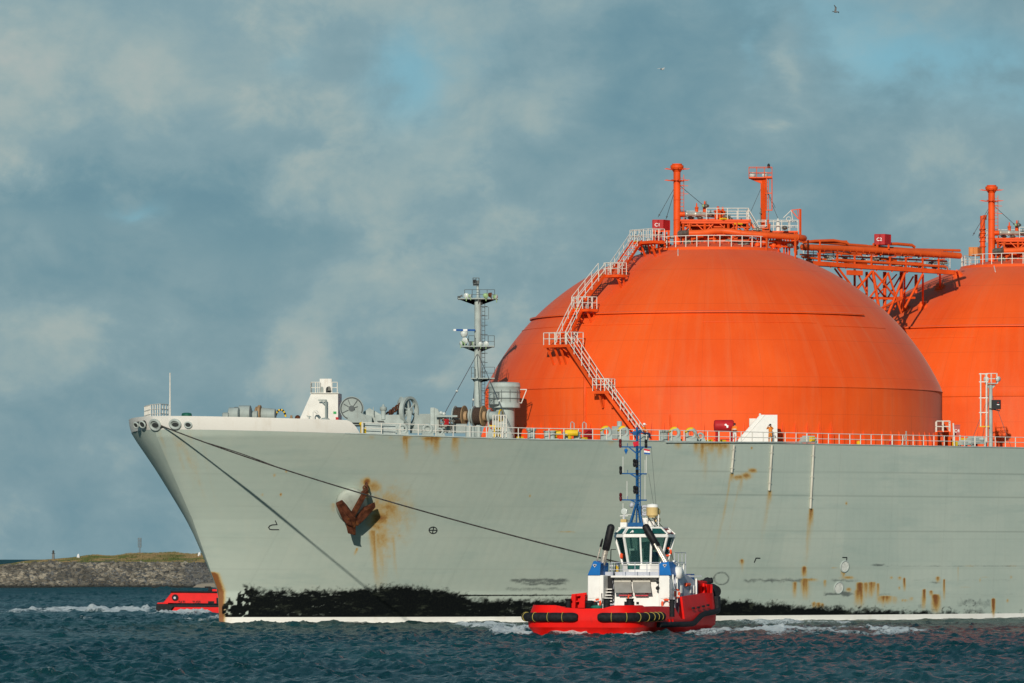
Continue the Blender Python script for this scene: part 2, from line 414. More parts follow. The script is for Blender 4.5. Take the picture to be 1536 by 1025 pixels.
wm=t.out(colr,rg,0,bump=sum_,bs=1.0,bd=.26,IOR=1.33)
water=grid_mesh('water',WX+DX,WY+DY,Z,{'foam':foam,'hull_reflection':np.clip(calm*1.0,0,1),'open':sstep(WY,600,1400)},wm,'structure')

# ------------------------------------------------------------------ breakwater
D0=1104.0
def shore_top(px):   # height of the land's upper edge along the shore
    return np.interp(px,[-260,-60,0,40,90,150,230,320,600],[1.2,3.8,5.0,5.5,5.95,6.2,6.35,6.35,6.3])
sx=np.arange(-170,60,.8); prof=[(-9,-1.5),(0,-.1),(4,1.4),(9,3.2),(13,4.6),(17,4.9),(26,5.0),(34,5.6),(42,6.2),(52,6.35),(70,5.6),(90,2),(110,-1.2)]
pp=[]; 
for (d0,z0),(d1,z1) in zip(prof,prof[1:]):
    for k in range(5): pp.append((d0+(d1-d0)*k/5,z0+(z1-z0)*k/5))
pp=np.array(pp)
SX,SI=np.meshgrid(sx,np.arange(len(pp))); SY=D0+pp[SI,0]; SZ=pp[SI,1]
pxs=PXC+SX*F/D0; k=shore_top(pxs)/6.4; end=sstep(SX,-168,-118)
SZ=np.where(SZ>0,SZ*np.where(pp[SI,0]<20,np.clip(k*1.12,0,1),k),SZ)*np.where(SZ>0,end**.4,1)
SZ=SZ+.35*(fbm(SX/3,SY/3,4,2)-.5)*(SZ>.3)
t=NT('breakwater_ground'); tc=t.n('ShaderNodeTexCoord').outputs['Object']; sp=t.n('ShaderNodeSeparateXYZ'); t.l(tc,sp.inputs[0])
n=t.noise(t.vmul(tc,(.25,.25,1)),1,5,.6); nb=t.noise(tc,.9,4)
c=t.mix(t.step(n,.4,.6),(.045,.075,.014),(.15,.115,.05))
c=t.mix(t.step(t.math('ADD',sp.outputs[1],t.math('MULTIPLY',n,14)),D0+20,D0+24),t.mix(nb,(.10,.09,.07),(.17,.15,.12)),c)
c=t.mix(t.step(sp.outputs[2],.15,.8),(.02,.022,.02),c)
gm=t.out(c,.95,bump=nb,bs=.5,bd=.1)
land=grid_mesh('breakwater_land',SX,SY,SZ,{},gm,'structure')
# grass and reed tufts on the crest
def scatter_tris(name, n, fn, m, label):
    vs=[];fs=[]
    for i in range(n):
        for q in fn(i): o=len(vs); vs+=q; fs.append(tuple(range(o,o+len(q))))
    me=bpy.data.meshes.new(name); me.from_pydata(vs,[],fs); me.materials.append(m); o=bpy.data.objects.new(name,me); COL.objects.link(o)
    tag(o,label,'grass',kind='stuff'); return o
def gz(x,y):
    d=y-D0; z=np.interp(d,pp[:,0],pp[:,1]); px=PXC+x*F/D0; kk=float(shore_top(px))/6.4
    return z*kk*float(np.clip((sstep(np.array(x),-168,-118)),0,1)**.4)
def tuft(i):
    x=random.uniform(-104,-40); y=D0+random.choice((random.uniform(15.5,30),random.uniform(30,56),random.uniform(30,56),random.uniform(36,56))); z=gz(x,y)-.05; h=random.uniform(.25,.75)*(1 if y>D0+30 else .5)*(.3+.7*float(sstep(np.array(x),-92,-70)))*(.4+1.2*vnoise(np.array([x/4.]),np.array([0.]),2)[0]); r=[]
    for k in range(5):
        a=random.uniform(0,6.28); w_=.12; dx,dy=math.cos(a)*.35,math.sin(a)*.35; bx,by=x+random.uniform(-.3,.3),y+random.uniform(-.3,.3)
        r.append([(bx-w_,by,z),(bx+w_,by,z),(bx+dx*h,by+dy*h,z+h)])
    return r
t=NT('dry_grass'); tc=t.n('ShaderNodeTexCoord').outputs['Object']; n=t.noise(t.vmul(tc,(.2,.2,1)),1,4)
gr=t.out(t.mix(t.step(n,.38,.62),(.06,.085,.02),(.21,.15,.07)),.9)
scatter_tris('dry_grass',8000,tuft,gr,'dry brown and green grass along the crest of the breakwater')
# rock armour: one mass of some thousands of stones
def rocks(name, n, xr, dr, size, m, label, seed):
    r=np.random.default_rng(seed); bm=bmesh.new(); bmesh.ops.create_icosphere(bm,subdivisions=1,radius=1); bv=np.array([v.co[:] for v in bm.verts]); bf=np.array([[v.index for v in f.verts] for f in bm.faces]); bm.free()
    xs=r.uniform(*xr,n); ds=r.uniform(*dr,n); allv=[]; allf=[]; tone=[]
    for i in range(n):
        s_=size[0]*(size[1]/size[0])**(r.random()**1.6); v=bv*(1+r.normal(size=bv.shape)*.17)*s_*np.array([1+.5*r.random(),1,.55+.4*r.random()])
        a=r.random()*6.28; b=r.normal()*.5; Rz=np.array([[math.cos(a),-math.sin(a),0],[math.sin(a),math.cos(a),0],[0,0,1]]); Rx=np.array([[1,0,0],[0,math.cos(b),-math.sin(b)],[0,math.sin(b),math.cos(b)]])
        v=v@Rx.T@Rz.T; z=np.interp(ds[i],pp[:,0],pp[:,1]); kk=float(np.clip(shore_top(PXC+xs[i]*F/D0)/6.4*1.12,0,1))*float(sstep(np.array(xs[i]),-168,-118))**.4
        allv.append(v+np.array([xs[i],D0+ds[i],z*kk if z>0 else z])); allf.append(bf+i*len(bv)); tone.append(np.full(len(bv),r.random()))
    me=bpy.data.meshes.new(name); me.from_pydata(np.concatenate(allv).tolist(),[],np.concatenate(allf).tolist())
    at=me.attributes.new('tone','FLOAT','POINT'); at.data.foreach_set('value',np.concatenate(tone).astype(np.float32)); me.materials.append(m)
    o=bpy.data.objects.new(name,me); COL.objects.link(o); tag(o,label,'rocks',kind='stuff'); return o
def rockmat(name,a,b,c_):
    t=NT(name); tc=t.n('ShaderNodeTexCoord').outputs['Object']; sp=t.n('ShaderNodeSeparateXYZ'); t.l(tc,sp.inputs[0]); n=t.noise(tc,1.5,4)
    c=t.mix(t.math('MULTIPLY',t.attr('tone')['Fac'],t.math('ADD',.35,t.step(t.noise(tc,.12,3),.35,.65))),a,b); c=t.mix(t.step(n,.5,.75),c,c_); c=t.mix(t.step(t.math('ADD',sp.outputs[2],n),.7,1.4),(.014,.016,.013),c)
    return t.out(c,.9,bump=n,bs=.3,bd=.1)
rocks('rock_armour',8200,(-165,-63),(-1.5,14.5),(.16,.66),rockmat('rock',(.045,.043,.037),(.29,.255,.195),(.10,.085,.06)),'pale grey boulders piled along the breakwater slope at the waterline',3)
rocks('dark_rock_armour',9500,(-94,8),(-1.5,14.5),(.12,.45),rockmat('dark_rock',(.035,.038,.04),(.145,.145,.138),(.06,.062,.06)),'finer dark grey stones on the breakwater slope nearer the ship',9)
t=NT('sand'); tc=t.n('ShaderNodeTexCoord').outputs['Object']
sandm=t.out(t.mix(t.noise(tc,1,4),(.26,.21,.15),(.36,.30,.22)),.95)
mb=MB(); pl=[W(288,882,D0-4),W(296,877,D0-2),W(305,875,D0),W(345,874,D0),W(345,883,D0-4)]
mb.prism([(p.x,p.y,p.z) for p in pl],(0,6,0)); mb.build('sand_beach',sandm)['kind']='structure'
# beacons and markers on the breakwater
steel=plain('weathered_steel',(.16,.16,.15),.6); whitep=paint('white_marker_paint',(.72,.72,.70),.6,dirt_amt=.05)
def at(px,d): x=(px-PXC)*(D0+d)/F; return V((x,D0+d,gz(x,D0+d)-.2))
e=empty('light_beacon',at(80,46)); mb=MB(); mb.cyl((0,0,0),(0,0,1.35),.28,.24); mb.build('post',steel,e)
mb=MB(); mb.cyl((0,0,1.35),(0,0,1.42),.42); mb.cyl((0,0,1.42),(0,0,1.75),.2); mb.sph((0,0,1.78),.22); mb.build('lantern',plain('lantern_dark',(.05,.05,.05),.4),e)
tag(e,'short dark beacon post at the far seaward tip of the grass','beacon')
e=empty('lattice_beacon',at(209.5,46)); mb=MB()
for a in (0,120,240): mb.cyl((.16*math.cos(R_(a)),.16*math.sin(R_(a)),0),(.16*math.cos(R_(a)),.16*math.sin(R_(a)),3.6),.05,n=6)
mb.build('mast',steel,e)
mb=MB()
for z in (2.0,2.6,3.2): mb.box((0,0,z),(.62,.5,.06))
for sx_ in (-.3,.3):
    for sy in (-.22,.22): mb.cyl((sx_,sy,1.9),(sx_,sy,3.75),.045,n=6)
mb.build('cage',steel,e); mb=MB(); mb.box((0,0,3.75),(.66,.5,.12)); mb.build('roof',steel,e)
tag(e,'tall thin lattice beacon mast standing in the reeds','beacon')
mk=None
for px,lb in ((117.5,'white marker cairn on the green seaward end of the breakwater'),(299,'white marker cairn on the breakwater beside the ship bow')):
    if mk is None:
        mk=empty('marker',at(px,40)); mb=MB(); mb.lathe([(.0,0),(.42,0),(.42,0),(.22,.9),(.22,.9),(.1,1.1),(0,1.12)],n=14); mb.build('body',whitep,mk); o=mk
        mb=MB(); mb.cyl((0,0,-.3),(0,0,0),.5); mb.build('base',steel,mk)
    else: o=copy_tree(mk); o.location=at(px,40)
    tag(o,lb,'marker','white markers on the breakwater')
# gulls
gullm=plain('gull_feathers',(.16,.16,.16),.8)
for px,py,Y,lb,fl in ((1253,18,700,'upper dark gull banking with one wing raised, high in the sky',1),(993,104,760,'lower pale gull gliding with wings level, in the sky above the tank',0)):
    mb=MB(); mb.sph((0,0,0),(.13,.30,.11),10); mb.sph((0,-.32,.03),(.075,.1,.075),8); mb.cyl((0,-.4,.03),(0,-.48,.02),.025,.005,n=6)
    mb.add([(0,.2,.02),(-.09,.45,.02),(.09,.45,.02)],[(0,1,2)])
    for s_ in (-1,1):
        up=.32 if fl else .1
        p=[(s_*.08,-.15,.05),(s_*.08,.13,.05),(s_*.38,-.18,.05+up),(s_*.38,.08,.05+up),(s_*.78,.02,.05+up*(.5 if not fl else 1.2)),(s_*.76,.1,.05+up*(.5 if not fl else 1.2))]
        top=[(a,b,c+.02) for a,b,c in p]; mb.add(p+top,[(0,1,3,2),(2,3,5,4),(6,8,9,7),(8,10,11,9),(0,2,8,6),(2,4,10,8),(1,7,9,3),(3,9,11,5),(4,5,11,10)])
    g=mb.build('gull',gullm if fl else plain('pale_gull_feathers',(.5,.5,.48),.8)); g.location=W(px,py,Y); g.rotation_euler=(R_(10),R_(35 if fl else -8),R_(60 if fl else 40)); tag(g,lb,'bird','gulls in the sky')
# ------------------------------------------------------------------ ship materials
M={}
M['orange']=None
def dome_mat():
    t=NT('dome_orange_paint'); tc=t.n('ShaderNodeTexCoord').outputs['Object']; sp=t.n('ShaderNodeSeparateXYZ'); t.l(tc,sp.inputs[0])
    a=t.noise(tc,.09,4,.6); ang0=t.math('ARCTAN2',sp.outputs[1],sp.outputs[0]); mv=t.n('ShaderNodeCombineXYZ'); t.l(t.math('MULTIPLY',ang0,21),mv.inputs[0]); t.l(t.math('MULTIPLY',sp.outputs[2],.10),mv.inputs[1]); b=t.noise(mv.outputs[0],.8,6,.7); d=t.noise(tc,1.6,5,.6)
    c=t.mix(t.step(a,.3,.7),(.72,.074,.006),(.83,.102,.010))
    c=t.mix(t.math('MULTIPLY',t.step(b,.42,.78),.55),c,(.70,.145,.045))          # faded chalky runs
    c=t.mix(t.math('MULTIPLY',t.step(d,.60,.85),.15),c,(.50,.055,.012))
    ang=t.math('ARCTAN2',sp.outputs[1],sp.outputs[0]); fr=t.math('FRACT',t.math('MULTIPLY',ang,48/6.2832))
    seam=t.step(t.math('ABSOLUTE',t.math('SUBTRACT',fr,.5)),.011,.003)
    pn=t.n('ShaderNodeTexWhiteNoise',noise_dimensions='2D'); cv=t.n('ShaderNodeCombineXYZ')
    t.l(t.math('FLOOR',t.math('MULTIPLY',ang,48/6.2832)),cv.inputs[0]); t.l(t.math('FLOOR',t.math('DIVIDE',sp.outputs[2],3.4)),cv.inputs[1]); t.l(cv.outputs[0],pn.inputs[0])
    c=t.mix(t.math('MULTIPLY',pn.outputs[0],.10),c,(.56,.055,.008))             # plate to plate repaint tone
    fz=t.math('FRACT',t.math('DIVIDE',sp.outputs[2],3.4)); s2=t.step(t.math('ABSOLUTE',t.math('SUBTRACT',fz,.5)),.012,.004)
    sm=t.math('MULTIPLY',t.math('MAXIMUM',seam,s2),.21)
    c=t.mix(sm,c,(.30,.035,.01))
    g=t.noise(t.vmul(tc,(2,2,.15)),1.3,4,.7); low=t.step(sp.outputs[2],21.0,16.5)
    c=t.mix(t.math('MULTIPLY',t.math('MULTIPLY',t.step(g,.5,.8),low),.35),c,(.28,.05,.02))
    h=t.noise(tc,.5,4)
    return t.out(c,.55,bump=h,bs=.25,bd=.12,Specular_IOR_Level=.2,Sheen_Weight=.10,Sheen_Roughness=.45)
M['dome']=dome_mat()
M['orange']=paint('orange_steel_paint',(.74,.085,.012),.45,var=.14,scale=.8,dirt=(.20,.03,.012),dirt_amt=.22)
M['orange2']=paint('orange_pipe_paint',(.70,.10,.018),.42,var=.12,scale=.6,dirt=(.30,.06,.02),dirt_amt=.3)
M['red']=paint('red_box_paint',(.42,.018,.022),.5,dirt_amt=.12)
M['tan']=paint('tan_box_paint',(.55,.20,.055),.6,dirt_amt=.1)
M['white']=paint('white_deck_paint',(.70,.685,.63),.5,var=.06,dirt=(.35,.20,.08),dirt_amt=.14)
M['rail']=plain('white_rail_paint',(.66,.635,.565),.5,var=.08)
M['grey']=paint('grey_deck_paint',(.30,.345,.325),.55,dirt=(.16,.10,.05),dirt_amt=.22)
M['grey2']=paint('pale_grey_mast_paint',(.36,.41,.385),.5,dirt=(.22,.15,.07),dirt_amt=.15)
M['dgrey']=paint('dark_grey_paint',(.10,.115,.115),.6,dirt_amt=.1)
M['rust']=paint('rusty_iron',(.090,.031,.016),.9,var=.55,scale=2.2,dirt=(.33,.13,.025),dirt_amt=.26,streak=False,spec=.1)
M['chain']=plain('rusty_chain',(.085,.035,.02),.9,var=.4)
M['rope']=plain('brown_mooring_rope',(.055,.036,.026),.95,var=.4,scale=12)
M['flange']=paint('rust_stained_flange',(.33,.22,.12),.7,var=.25,dirt=(.25,.09,.02),dirt_amt=.5)
M['yellow']=paint('yellow_deck_paint',(.72,.47,.02),.5,dirt_amt=.12)
M['black']=plain('black_fitting',(.012,.013,.015),.5)
M['steel']=plain('bare_steel_pipe',(.52,.48,.41),.38,metal=.35,var=.2,scale=2)
M['dull']=plain('dull_valve_metal',(.20,.19,.16),.45,metal=.5,var=.4,scale=3)
M['lens']=plain('lamp_lens',(.52,.56,.53),.15)
M['green']=plain('pale_green_lamp_housing',(.30,.45,.22),.5)
M['dkgreen']=plain('dark_green_cover',(.01,.10,.07),.6)
M['blueb']=plain('blue_scanner_paint',(.02,.09,.30),.4)
M['wire']=plain('stay_wire',(.10,.11,.12),.5)
M['drk']=plain('opening_shade_dark',(.035,.04,.04),.8)  # flat dark colour standing for the shade inside openings
M['mark']=plain('black_mark_paint',(.012,.016,.018),.6)
M['letter']=plain('white_letter_paint',(.8,.8,.78),.6)

ship=empty('gas_carrier',(C1X,C1Y,0),TH)
tag(ship,'huge grey gas carrier with orange tank domes and rust stained bow, towed past','ship')

# ------------------------------------------------------------------ hull
def sheer(s): return 15.88+.78*np.clip(1-s/26,0,1)**1.3+.06*np.clip((s-60)/30,0,1)
def hull_hit(px,py,off=.02):
    k=(px-PXC)/F; lo,hi=430.0,560.0
    def inside(Y):
        x,y=w2l(k*Y,Y); z=HC+(HOR-py)*Y/F; s=x-V0
        return -y<float(hbreadth(s,z)) and s>float(stem_s(z))
    # first entry along the ray
    prev=lo
    for Y in np.arange(lo,hi,.5):
        if inside(Y): hi=Y; lo=Y-.5; break
    for _ in range(24):
        m=(lo+hi)/2
        if inside(m): hi=m
        else: lo=m
    Y=hi-off; x,y=w2l(k*Y,Y); return V((x,y,HC+(HOR-py)*Y/F))
SMAX=150.0
gp=np.concatenate([np.linspace(0,1,9)[:-1]**1.5*1.0,np.arange(1.0,98,.115),np.linspace(99,SMAX,20)])
zr=np.concatenate([[-1.6,-.8,-.3],np.arange(-.1,15.9,.115),[16.07]])
G,ZZ=np.meshgrid(gp,zr); st=stem_s(ZZ); SS=st+G*(1-st/SMAX)
top=ZZ>15.95
for _ in range(3): ZZ=np.where(top,sheer(SS),ZZ); st=stem_s(ZZ); SS=st+G*(1-st/SMAX)
ZZ=np.where(top,ZZ,ZZ*np.where(ZZ>0,sheer(SS)/16.07,1)); st=stem_s(ZZ); SS=st+G*(1-st/SMAX)
BB=hbreadth(SS,ZZ); BB=np.where(SS>128,BB*np.sqrt(np.clip(1-((SS-128)/24)**2,0,1)*.75+.25),BB)
HX=SS+V0; HYp=-BB
wX,wY=C1X+HX*CT-HYp*ST, C1Y+HX*ST+HYp*CT
hpx=PXC+wX*F/wY; hpy=HOR-(ZZ-HC)*F/wY
shape=hpx.shape
rust=np.zeros(shape); foul=np.zeros(shape); boot=np.zeros(shape); scuff=np.zeros(shape); line=np.zeros(shape)
jx=(fbm(hpx/9,hpy/40,3,31)-.5); jy=(fbm(hpx/6,hpy/6,4,33)-.5); fine=fbm(hpx/3.5,hpy/3.0,4,35); vs_=fbm(hpx/2.5,hpy/60,3,37); med=fbm(hpx/14,hpy/10,4,39)
def streak(px,y0,y1,w,amp,lean=0,grow=.6):
    global rust
    u=np.clip((hpy-y0)/max(y1-y0,1),-1,2); xc=px+lean*(hpy-y0); wd_=w*(1+grow*np.clip(u,0,1))
    a=amp*np.exp(-((hpx-xc+jx*w*1.4)/wd_)**2)*sstep(hpy,y0-1.5,y0+1.5)*np.clip(1-u,0,1)**.8*(.55+.75*vs_)
    rust=np.maximum(rust,a)
def blot(px,py,rx,ry,amp):
    global rust
    a=amp*np.exp(-(((hpx-px+jx*rx)/rx)**2+((hpy-py+jy*ry)/ry)**2))*(.45+.9*med); rust=np.maximum(rust,a)
# rust: anchor housing and the wide weep below it
blot(548,724,7,7,1.1); blot(556,730,20,10,.6); blot(570,775,24,24,.85); blot(583,768,36,40,.58); blot(575,802,22,36,.55); streak(548,722,760,4,1.0,.05)
streak(558,795,898,5,.85,.10); streak(566,800,885,4,.6,.17); streak(590,805,880,3,.5,.08); streak(575,830,905,8,.35); streak(536,822,836,2,.9,-.4); streak(500,755,775,3,.5)
# under the fairleads and at the deck edge
for x,a,l in ((607,.9,26),(611,.7,45),(648,1.0,20),(655,.8,34),(641,.6,30),(683,1.0,30),(686,.6,50),(700,.4,14),(585,.35,10),(556,.5,8),(735,.35,12),(770,.3,12),(872,.5,12),(894,.3,10),(918,.55,18),(945,.5,20)): streak(x,654,654+l,4.5,a,-.03)
blot(648,657,16,4,.9); blot(608,656,10,4,.8)
for x,a,l in ((1018,.7,14),(1045,.9,24),(1053,.8,40),(1068,1.0,22),(1080,.8,30),(1092,.5,30),(1060,.5,70),(1072,.35,60)): streak(x,663,663+l,4.5,a,-.05)
blot(1068,668,26,6,.8)
blot(1130,706,6,4,.95); blot(1120,714,9,5,.9); blot(1106,717,10,4,.8); streak(1112,716,745,2.5,.6,-.06); streak(1098,710,728,3,.9,-.05); streak(1096,715,880,2.6,.42,-.20,.3); streak(1109,725,860,2.2,.28,-.22,.2)
streak(1155,736,760,3,.8,-.05); streak(1154,740,835,3.5,.38,-.15); streak(1217,763,800,3,.95,-.06); streak(1216,770,872,4.5,.5,-.09)
for x,y0,y1,w_,a in ((1113,839,850,3,1.0),(1113,843,865,2.5,.4),(1207,850,870,3.4,1.25),(1209,868,905,5,1.0),(1203,870,898,3,.6),(1217,868,874,8,.8),(1192,873,902,3,.9),(1238,870,884,2.4,.8),(1264,853,866,2,1.0),(1266,858,872,2.2,1.0),(1273,865,870,9,1.0),
      (1274,882,890,3.5,.9),(1291,874,914,5,1.35),(1289,885,916,6,.9),(1299,874,905,3,.9),(1306,873,902,4,1.0),(1311,873,896,3,.9),(1317,875,904,2.2,1.0),(1330,894,909,11,1.0),(1326,895,915,4,.6),(1357,867,890,1.8,1.1),(1385,884,920,2.6,1.2),(1397,886,897,2.8,.9),(1403,892,924,5,1.3),(1407,865,876,2.5,1.1),(1416,869,905,1.8,1.1),
      (1490,898,930,2.2,1.4),(1337,865,870,2.5,.9),(1350,865,872,3,.8),(1349,880,887,1.5,.8),(1358,899,905,5,.6),(1367,896,905,3,.6),(1354,899,904,2,.8),(1512,899,906,2,.8),(1517,864,870,1.5,.7),(1478,865,868,6,.5),(1221,903,916,3,1.0),(1228,904,916,3.2,1.0),(1233,905,915,2.4,.9),(1252,851,854,4,.7),
      (1470,868,875,1.2,.6),(1437,850,880,1.0,.5),(1455,848,851,8,.5),(1520,848,851,8,.5),(1449,880,883,6,.5),(850,797,800,9,.7),(860,797,802,3,.5)): streak(x,y0,y1,w_,a)
for x,y in ((412,713),(429,707),(393,743),(421,742),(795,744),(1128,672),(1270,755)): blot(x,y,1.8,2.4,.8)
# weeps below the bow chocks and the bare rusty stem bar
for x,l,a in ((217,60,.55),(262,75,.55),(240,80,.3),(274,110,.42),(283,150,.35),(300,200,.2)): streak(x,648,648+l,3,a,.22,.8)
sb=SS-stem_s(ZZ); rust=np.maximum(rust,np.where(hpy>855,1.5*np.exp(-(sb/.30)**2)*sstep(hpy,856,862)*(.8+.5*fine),0)); rust=np.maximum(rust,.5*np.exp(-(sb/.9)**2)*sstep(hpy,880,925)*fine)
# marine growth left bare above the boot-top
ftop=np.interp(hpx,[330,345,352,360,366,376,392,410,450,530,575,600,640,676,690,718,770,860,1085,1100,1160,1230,1290,1400,1480,1540],[912,897,902,888,880,882,886,888,889,888,881,880,886,891,894,902,902,903,902,904,908,912,916,921,924,927])
fd=(hpy-ftop)+(fine-.5)*13+(med-.5)*9
foul=np.where((hpx>332)&(hpy>870),sstep(fd,-15,11),0)
foul*=1-.75*np.where((hpx>333)&(hpx<375),sstep(fbm(hpx/5,hpy/5,4,51),.50,.62),0)
patchy=sstep(fbm(hpx/9,hpy/2.4,4,53),.56,.68); foul*=1-.36*patchy*np.where(((hpx>690)&(hpx<800)&(hpy>906))|((hpx>380)&(hpx<530)&(hpy>890)&(hpy<912))|((hpx>430)&(hpx<510)&(hpy>918)),1,.12)
foul=np.maximum(foul,np.where((hpx>690)&(hpx<900),np.exp(-((hpy-893.5)/1.0)**2)*.9,0))
foul=np.maximum(foul,.5*sstep(fd,-16,-2)*sstep(fine,.60,.72)*(hpx>345))
boot=np.where(ZZ>-2,1-sstep(ZZ,.50,.56),0)
# scrapes left by tugs
for x0,x1,y0,dy,a in ((760,862,871,3.2,.75),(775,860,876,2.5,.6),(750,865,884,3,.4),(1110,1230,871,3,.55),(1230,1290,891,3,.75),(1240,1300,871,2.5,.5),(1300,1336,848,2,.7),(1335,1346,861,1.5,.6),(1390,1420,874,1.8,.6),(1310,1350,892,1.6,.55),(1430,1500,905,6,.4),(1440,1490,917,4,.5),(1370,1400,909,4,.35),(1320,1540,849,1.2,.4),(1360,1540,870,2.5,.22),(1400,1540,892,3,.2),(1060,1085,868,3,.5),(880,900,872,4,.4),(788,802,744,1.2,.9),(1085,1092,747,1.2,.8)):
    scuff=np.maximum(scuff,a*sstep(hpx,x0,x0+12)*(1-sstep(hpx,x1-20,x1))*np.exp(-((hpy-y0-2*jy*dy)/dy)**2)*(.35+1.0*fbm(hpx/12,hpy/1.6,4,61)))
for cx,cy,rx,ry in ((1082,868,11,9),(1420,916,7,6),(1455,905,8,5)):
    e_=np.hypot((hpx-cx)/rx,(hpy-cy)/ry); scuff=np.maximum(scuff,.7*np.exp(-((e_-1)/.16)**2)*(.3+fine))
# plate seams: long strakes and a few butts
for y0,y1,a in ((706,712,.5),(741,746,.6),(795,798,.35),(852,850,.3),(668,674,.0)):
    yl=np.interp(hpx,[1000,1536],[y0,y1]); line=np.maximum(line,a*np.exp(-((hpy-yl)/.75)**2)*sstep(hpx,980,1080))
for zz in (2.1,4.7,7.4,10.1,12.9): line=np.maximum(line,.10*np.exp(-((ZZ-zz)/.05)**2))
for zz in np.arange(1.0,16,.62): line=np.maximum(line,.035*np.exp(-((ZZ-zz)/.09)**2)*(.3+med))
for s0 in np.arange(10,150,7.3):
    line=np.maximum(line,.11*np.exp(-((SS-s0+.3*(16-ZZ)*.3)/.05)**2)); 
for s0 in np.arange(8,150,.82): line=np.maximum(line,.028*np.exp(-((SS-s0)/.16)**2))
bulge=np.zeros(shape)
t=NT('hull_paint'); tc=t.n('ShaderNodeTexCoord').outputs['Object']; sp=t.n('ShaderNodeSeparateXYZ'); t.l(tc,sp.inputs[0])
a=t.noise(t.vmul(tc,(.5,.5,.9)),.12,5,.6); b=t.noise(t.vmul(tc,(1,1,.16)),1.1,5,.65); d=t.noise(t.vmul(tc,(.25,.25,1.6)),.6,4,.6); e3=t.noise(t.vmul(tc,(1,1,.8)),7,7,.8)
c=t.mix(t.step(a,.32,.68),(.385,.455,.400),(.455,.512,.445))
c=t.mix(t.math('MULTIPLY',t.step(b,.50,.80),.40),c,(.47,.50,.42)); c=t.mix(t.math('MULTIPLY',t.step(d,.50,.75),.35),c,(.275,.372,.340))
pc=t.n('ShaderNodeCombineXYZ'); t.l(t.math('FLOOR',t.math('DIVIDE',sp.outputs[0],7.3)),pc.inputs[0]); t.l(t.math('FLOOR',t.math('DIVIDE',sp.outputs[2],2.65)),pc.inputs[1])
pw=t.n('ShaderNodeTexWhiteNoise',noise_dimensions='2D'); t.l(pc.outputs[0],pw.inputs[0])
c=t.mix(t.math('MULTIPLY',pw.outputs[0],.22),c,(.30,.385,.345))        # plate to plate repaint tone
c=t.mix(t.attr('seam')['Fac'],c,(.10,.125,.11))
def amask(n,lo,hi,k=.5): return t.step(t.math('ADD',t.attr(n)['Fac'],t.math('MULTIPLY',t.math('SUBTRACT',e3,.5),k)),lo,hi)
c=t.mix(t.math('MULTIPLY',amask('scuff',.10,.62,.6),.8),c,(.07,.085,.085))
rm=t.math('MULTIPLY',amask('rust',.04,.66,.50),.95)
rc=t.mix(amask('rust',.38,.98,.6),(.47,.31,.095),(.21,.070,.012))
wht=t.mix(t.math('MULTIPLY',t.step(b,.45,.8),.3),(.80,.79,.74),(.60,.54,.42))
c=t.mix(amask('boot',.4,.6,.1),c,wht)
c=t.mix(rm,c,rc)
e4=t.noise(t.vmul(tc,(1,1,1.3)),17,6,.75); gmask=t.step(t.math('ADD',t.attr('growth')['Fac'],t.math('ADD',t.math('MULTIPLY',t.math('SUBTRACT',e3,.5),.62),t.math('MULTIPLY',t.math('SUBTRACT',e4,.5),.5))),.24,.74)
fl=t.mix(t.step(e3,.4,.7),(.0015,.003,.004),(.0065,.0085,.007))
fl=t.mix(t.math('MULTIPLY',t.step(t.noise(t.vmul(tc,(.5,.5,1.6)),1.3,6,.75),.54,.70),.75),fl,(.040,.048,.034)); fl=t.mix(t.math('MULTIPLY',t.step(e4,.60,.74),.6),fl,(.10,.115,.085))
nb=t.math('SUBTRACT',1.0,amask('boot',.4,.6,.1))
c=t.mix(t.math('MULTIPLY',gmask,nb),c,fl)
hb_=t.noise(t.vmul(tc,(.7,.7,.5)),.55,3,.5)
gk=t.math('MULTIPLY',gmask,nb)
fw=t.math('MULTIPLY',t.math('ABSOLUTE',t.math('SINE',t.math('MULTIPLY',sp.outputs[0],3.1416/.85))),t.math('ABSOLUTE',t.math('SINE',t.math('MULTIPLY',sp.outputs[2],3.1416/2.65))))
hb_=t.math('ADD',hb_,t.math('MULTIPLY',t.math('MULTIPLY',fw,t.step(t.noise(tc,.18,3),.3,.7)),.16))   # plating drawn in between the frames
hullm=t.out(c,t.math('ADD',.5,t.math('MULTIPLY',gk,.45)),bump=t.math('ADD',hb_,t.math('MULTIPLY',e3,.03)),bs=.35,bd=.09,Specular_IOR_Level=.12)
hull=grid_mesh('hull',HX,HYp,ZZ,{'rust':rust,'growth':foul,'boot':boot,'scuff':scuff,'seam':line},hullm); hull.parent=ship
# far side, transom and deck
gs=np.concatenate([np.linspace(0,1,6)[:-1]**1.5,np.linspace(1,SMAX,90)]); zs=np.linspace(-1.6,16.07,24); G2,Z2=np.meshgrid(gs,zs)
s2=stem_s(Z2)+G2*(1-stem_s(Z2)/SMAX); Z2=np.where(Z2>0,Z2*sheer(s2)/16.07,Z2); s2=stem_s(Z2)+G2*(1-stem_s(Z2)/SMAX); B2=hbreadth(s2,Z2); B2=np.where(s2>128,B2*np.sqrt(np.clip(1-((s2-128)/24)**2,0,1)*.75+.25),B2)
zero=np.zeros(G2.shape)
hs=grid_mesh('hull_far_side',(s2+V0)[:,::-1],B2[:,::-1],Z2[:,::-1],{'boot':(1-sstep(Z2,.5,.56))[:,::-1]},hullm); hs.parent=hull; hs.name='starboard_shell'
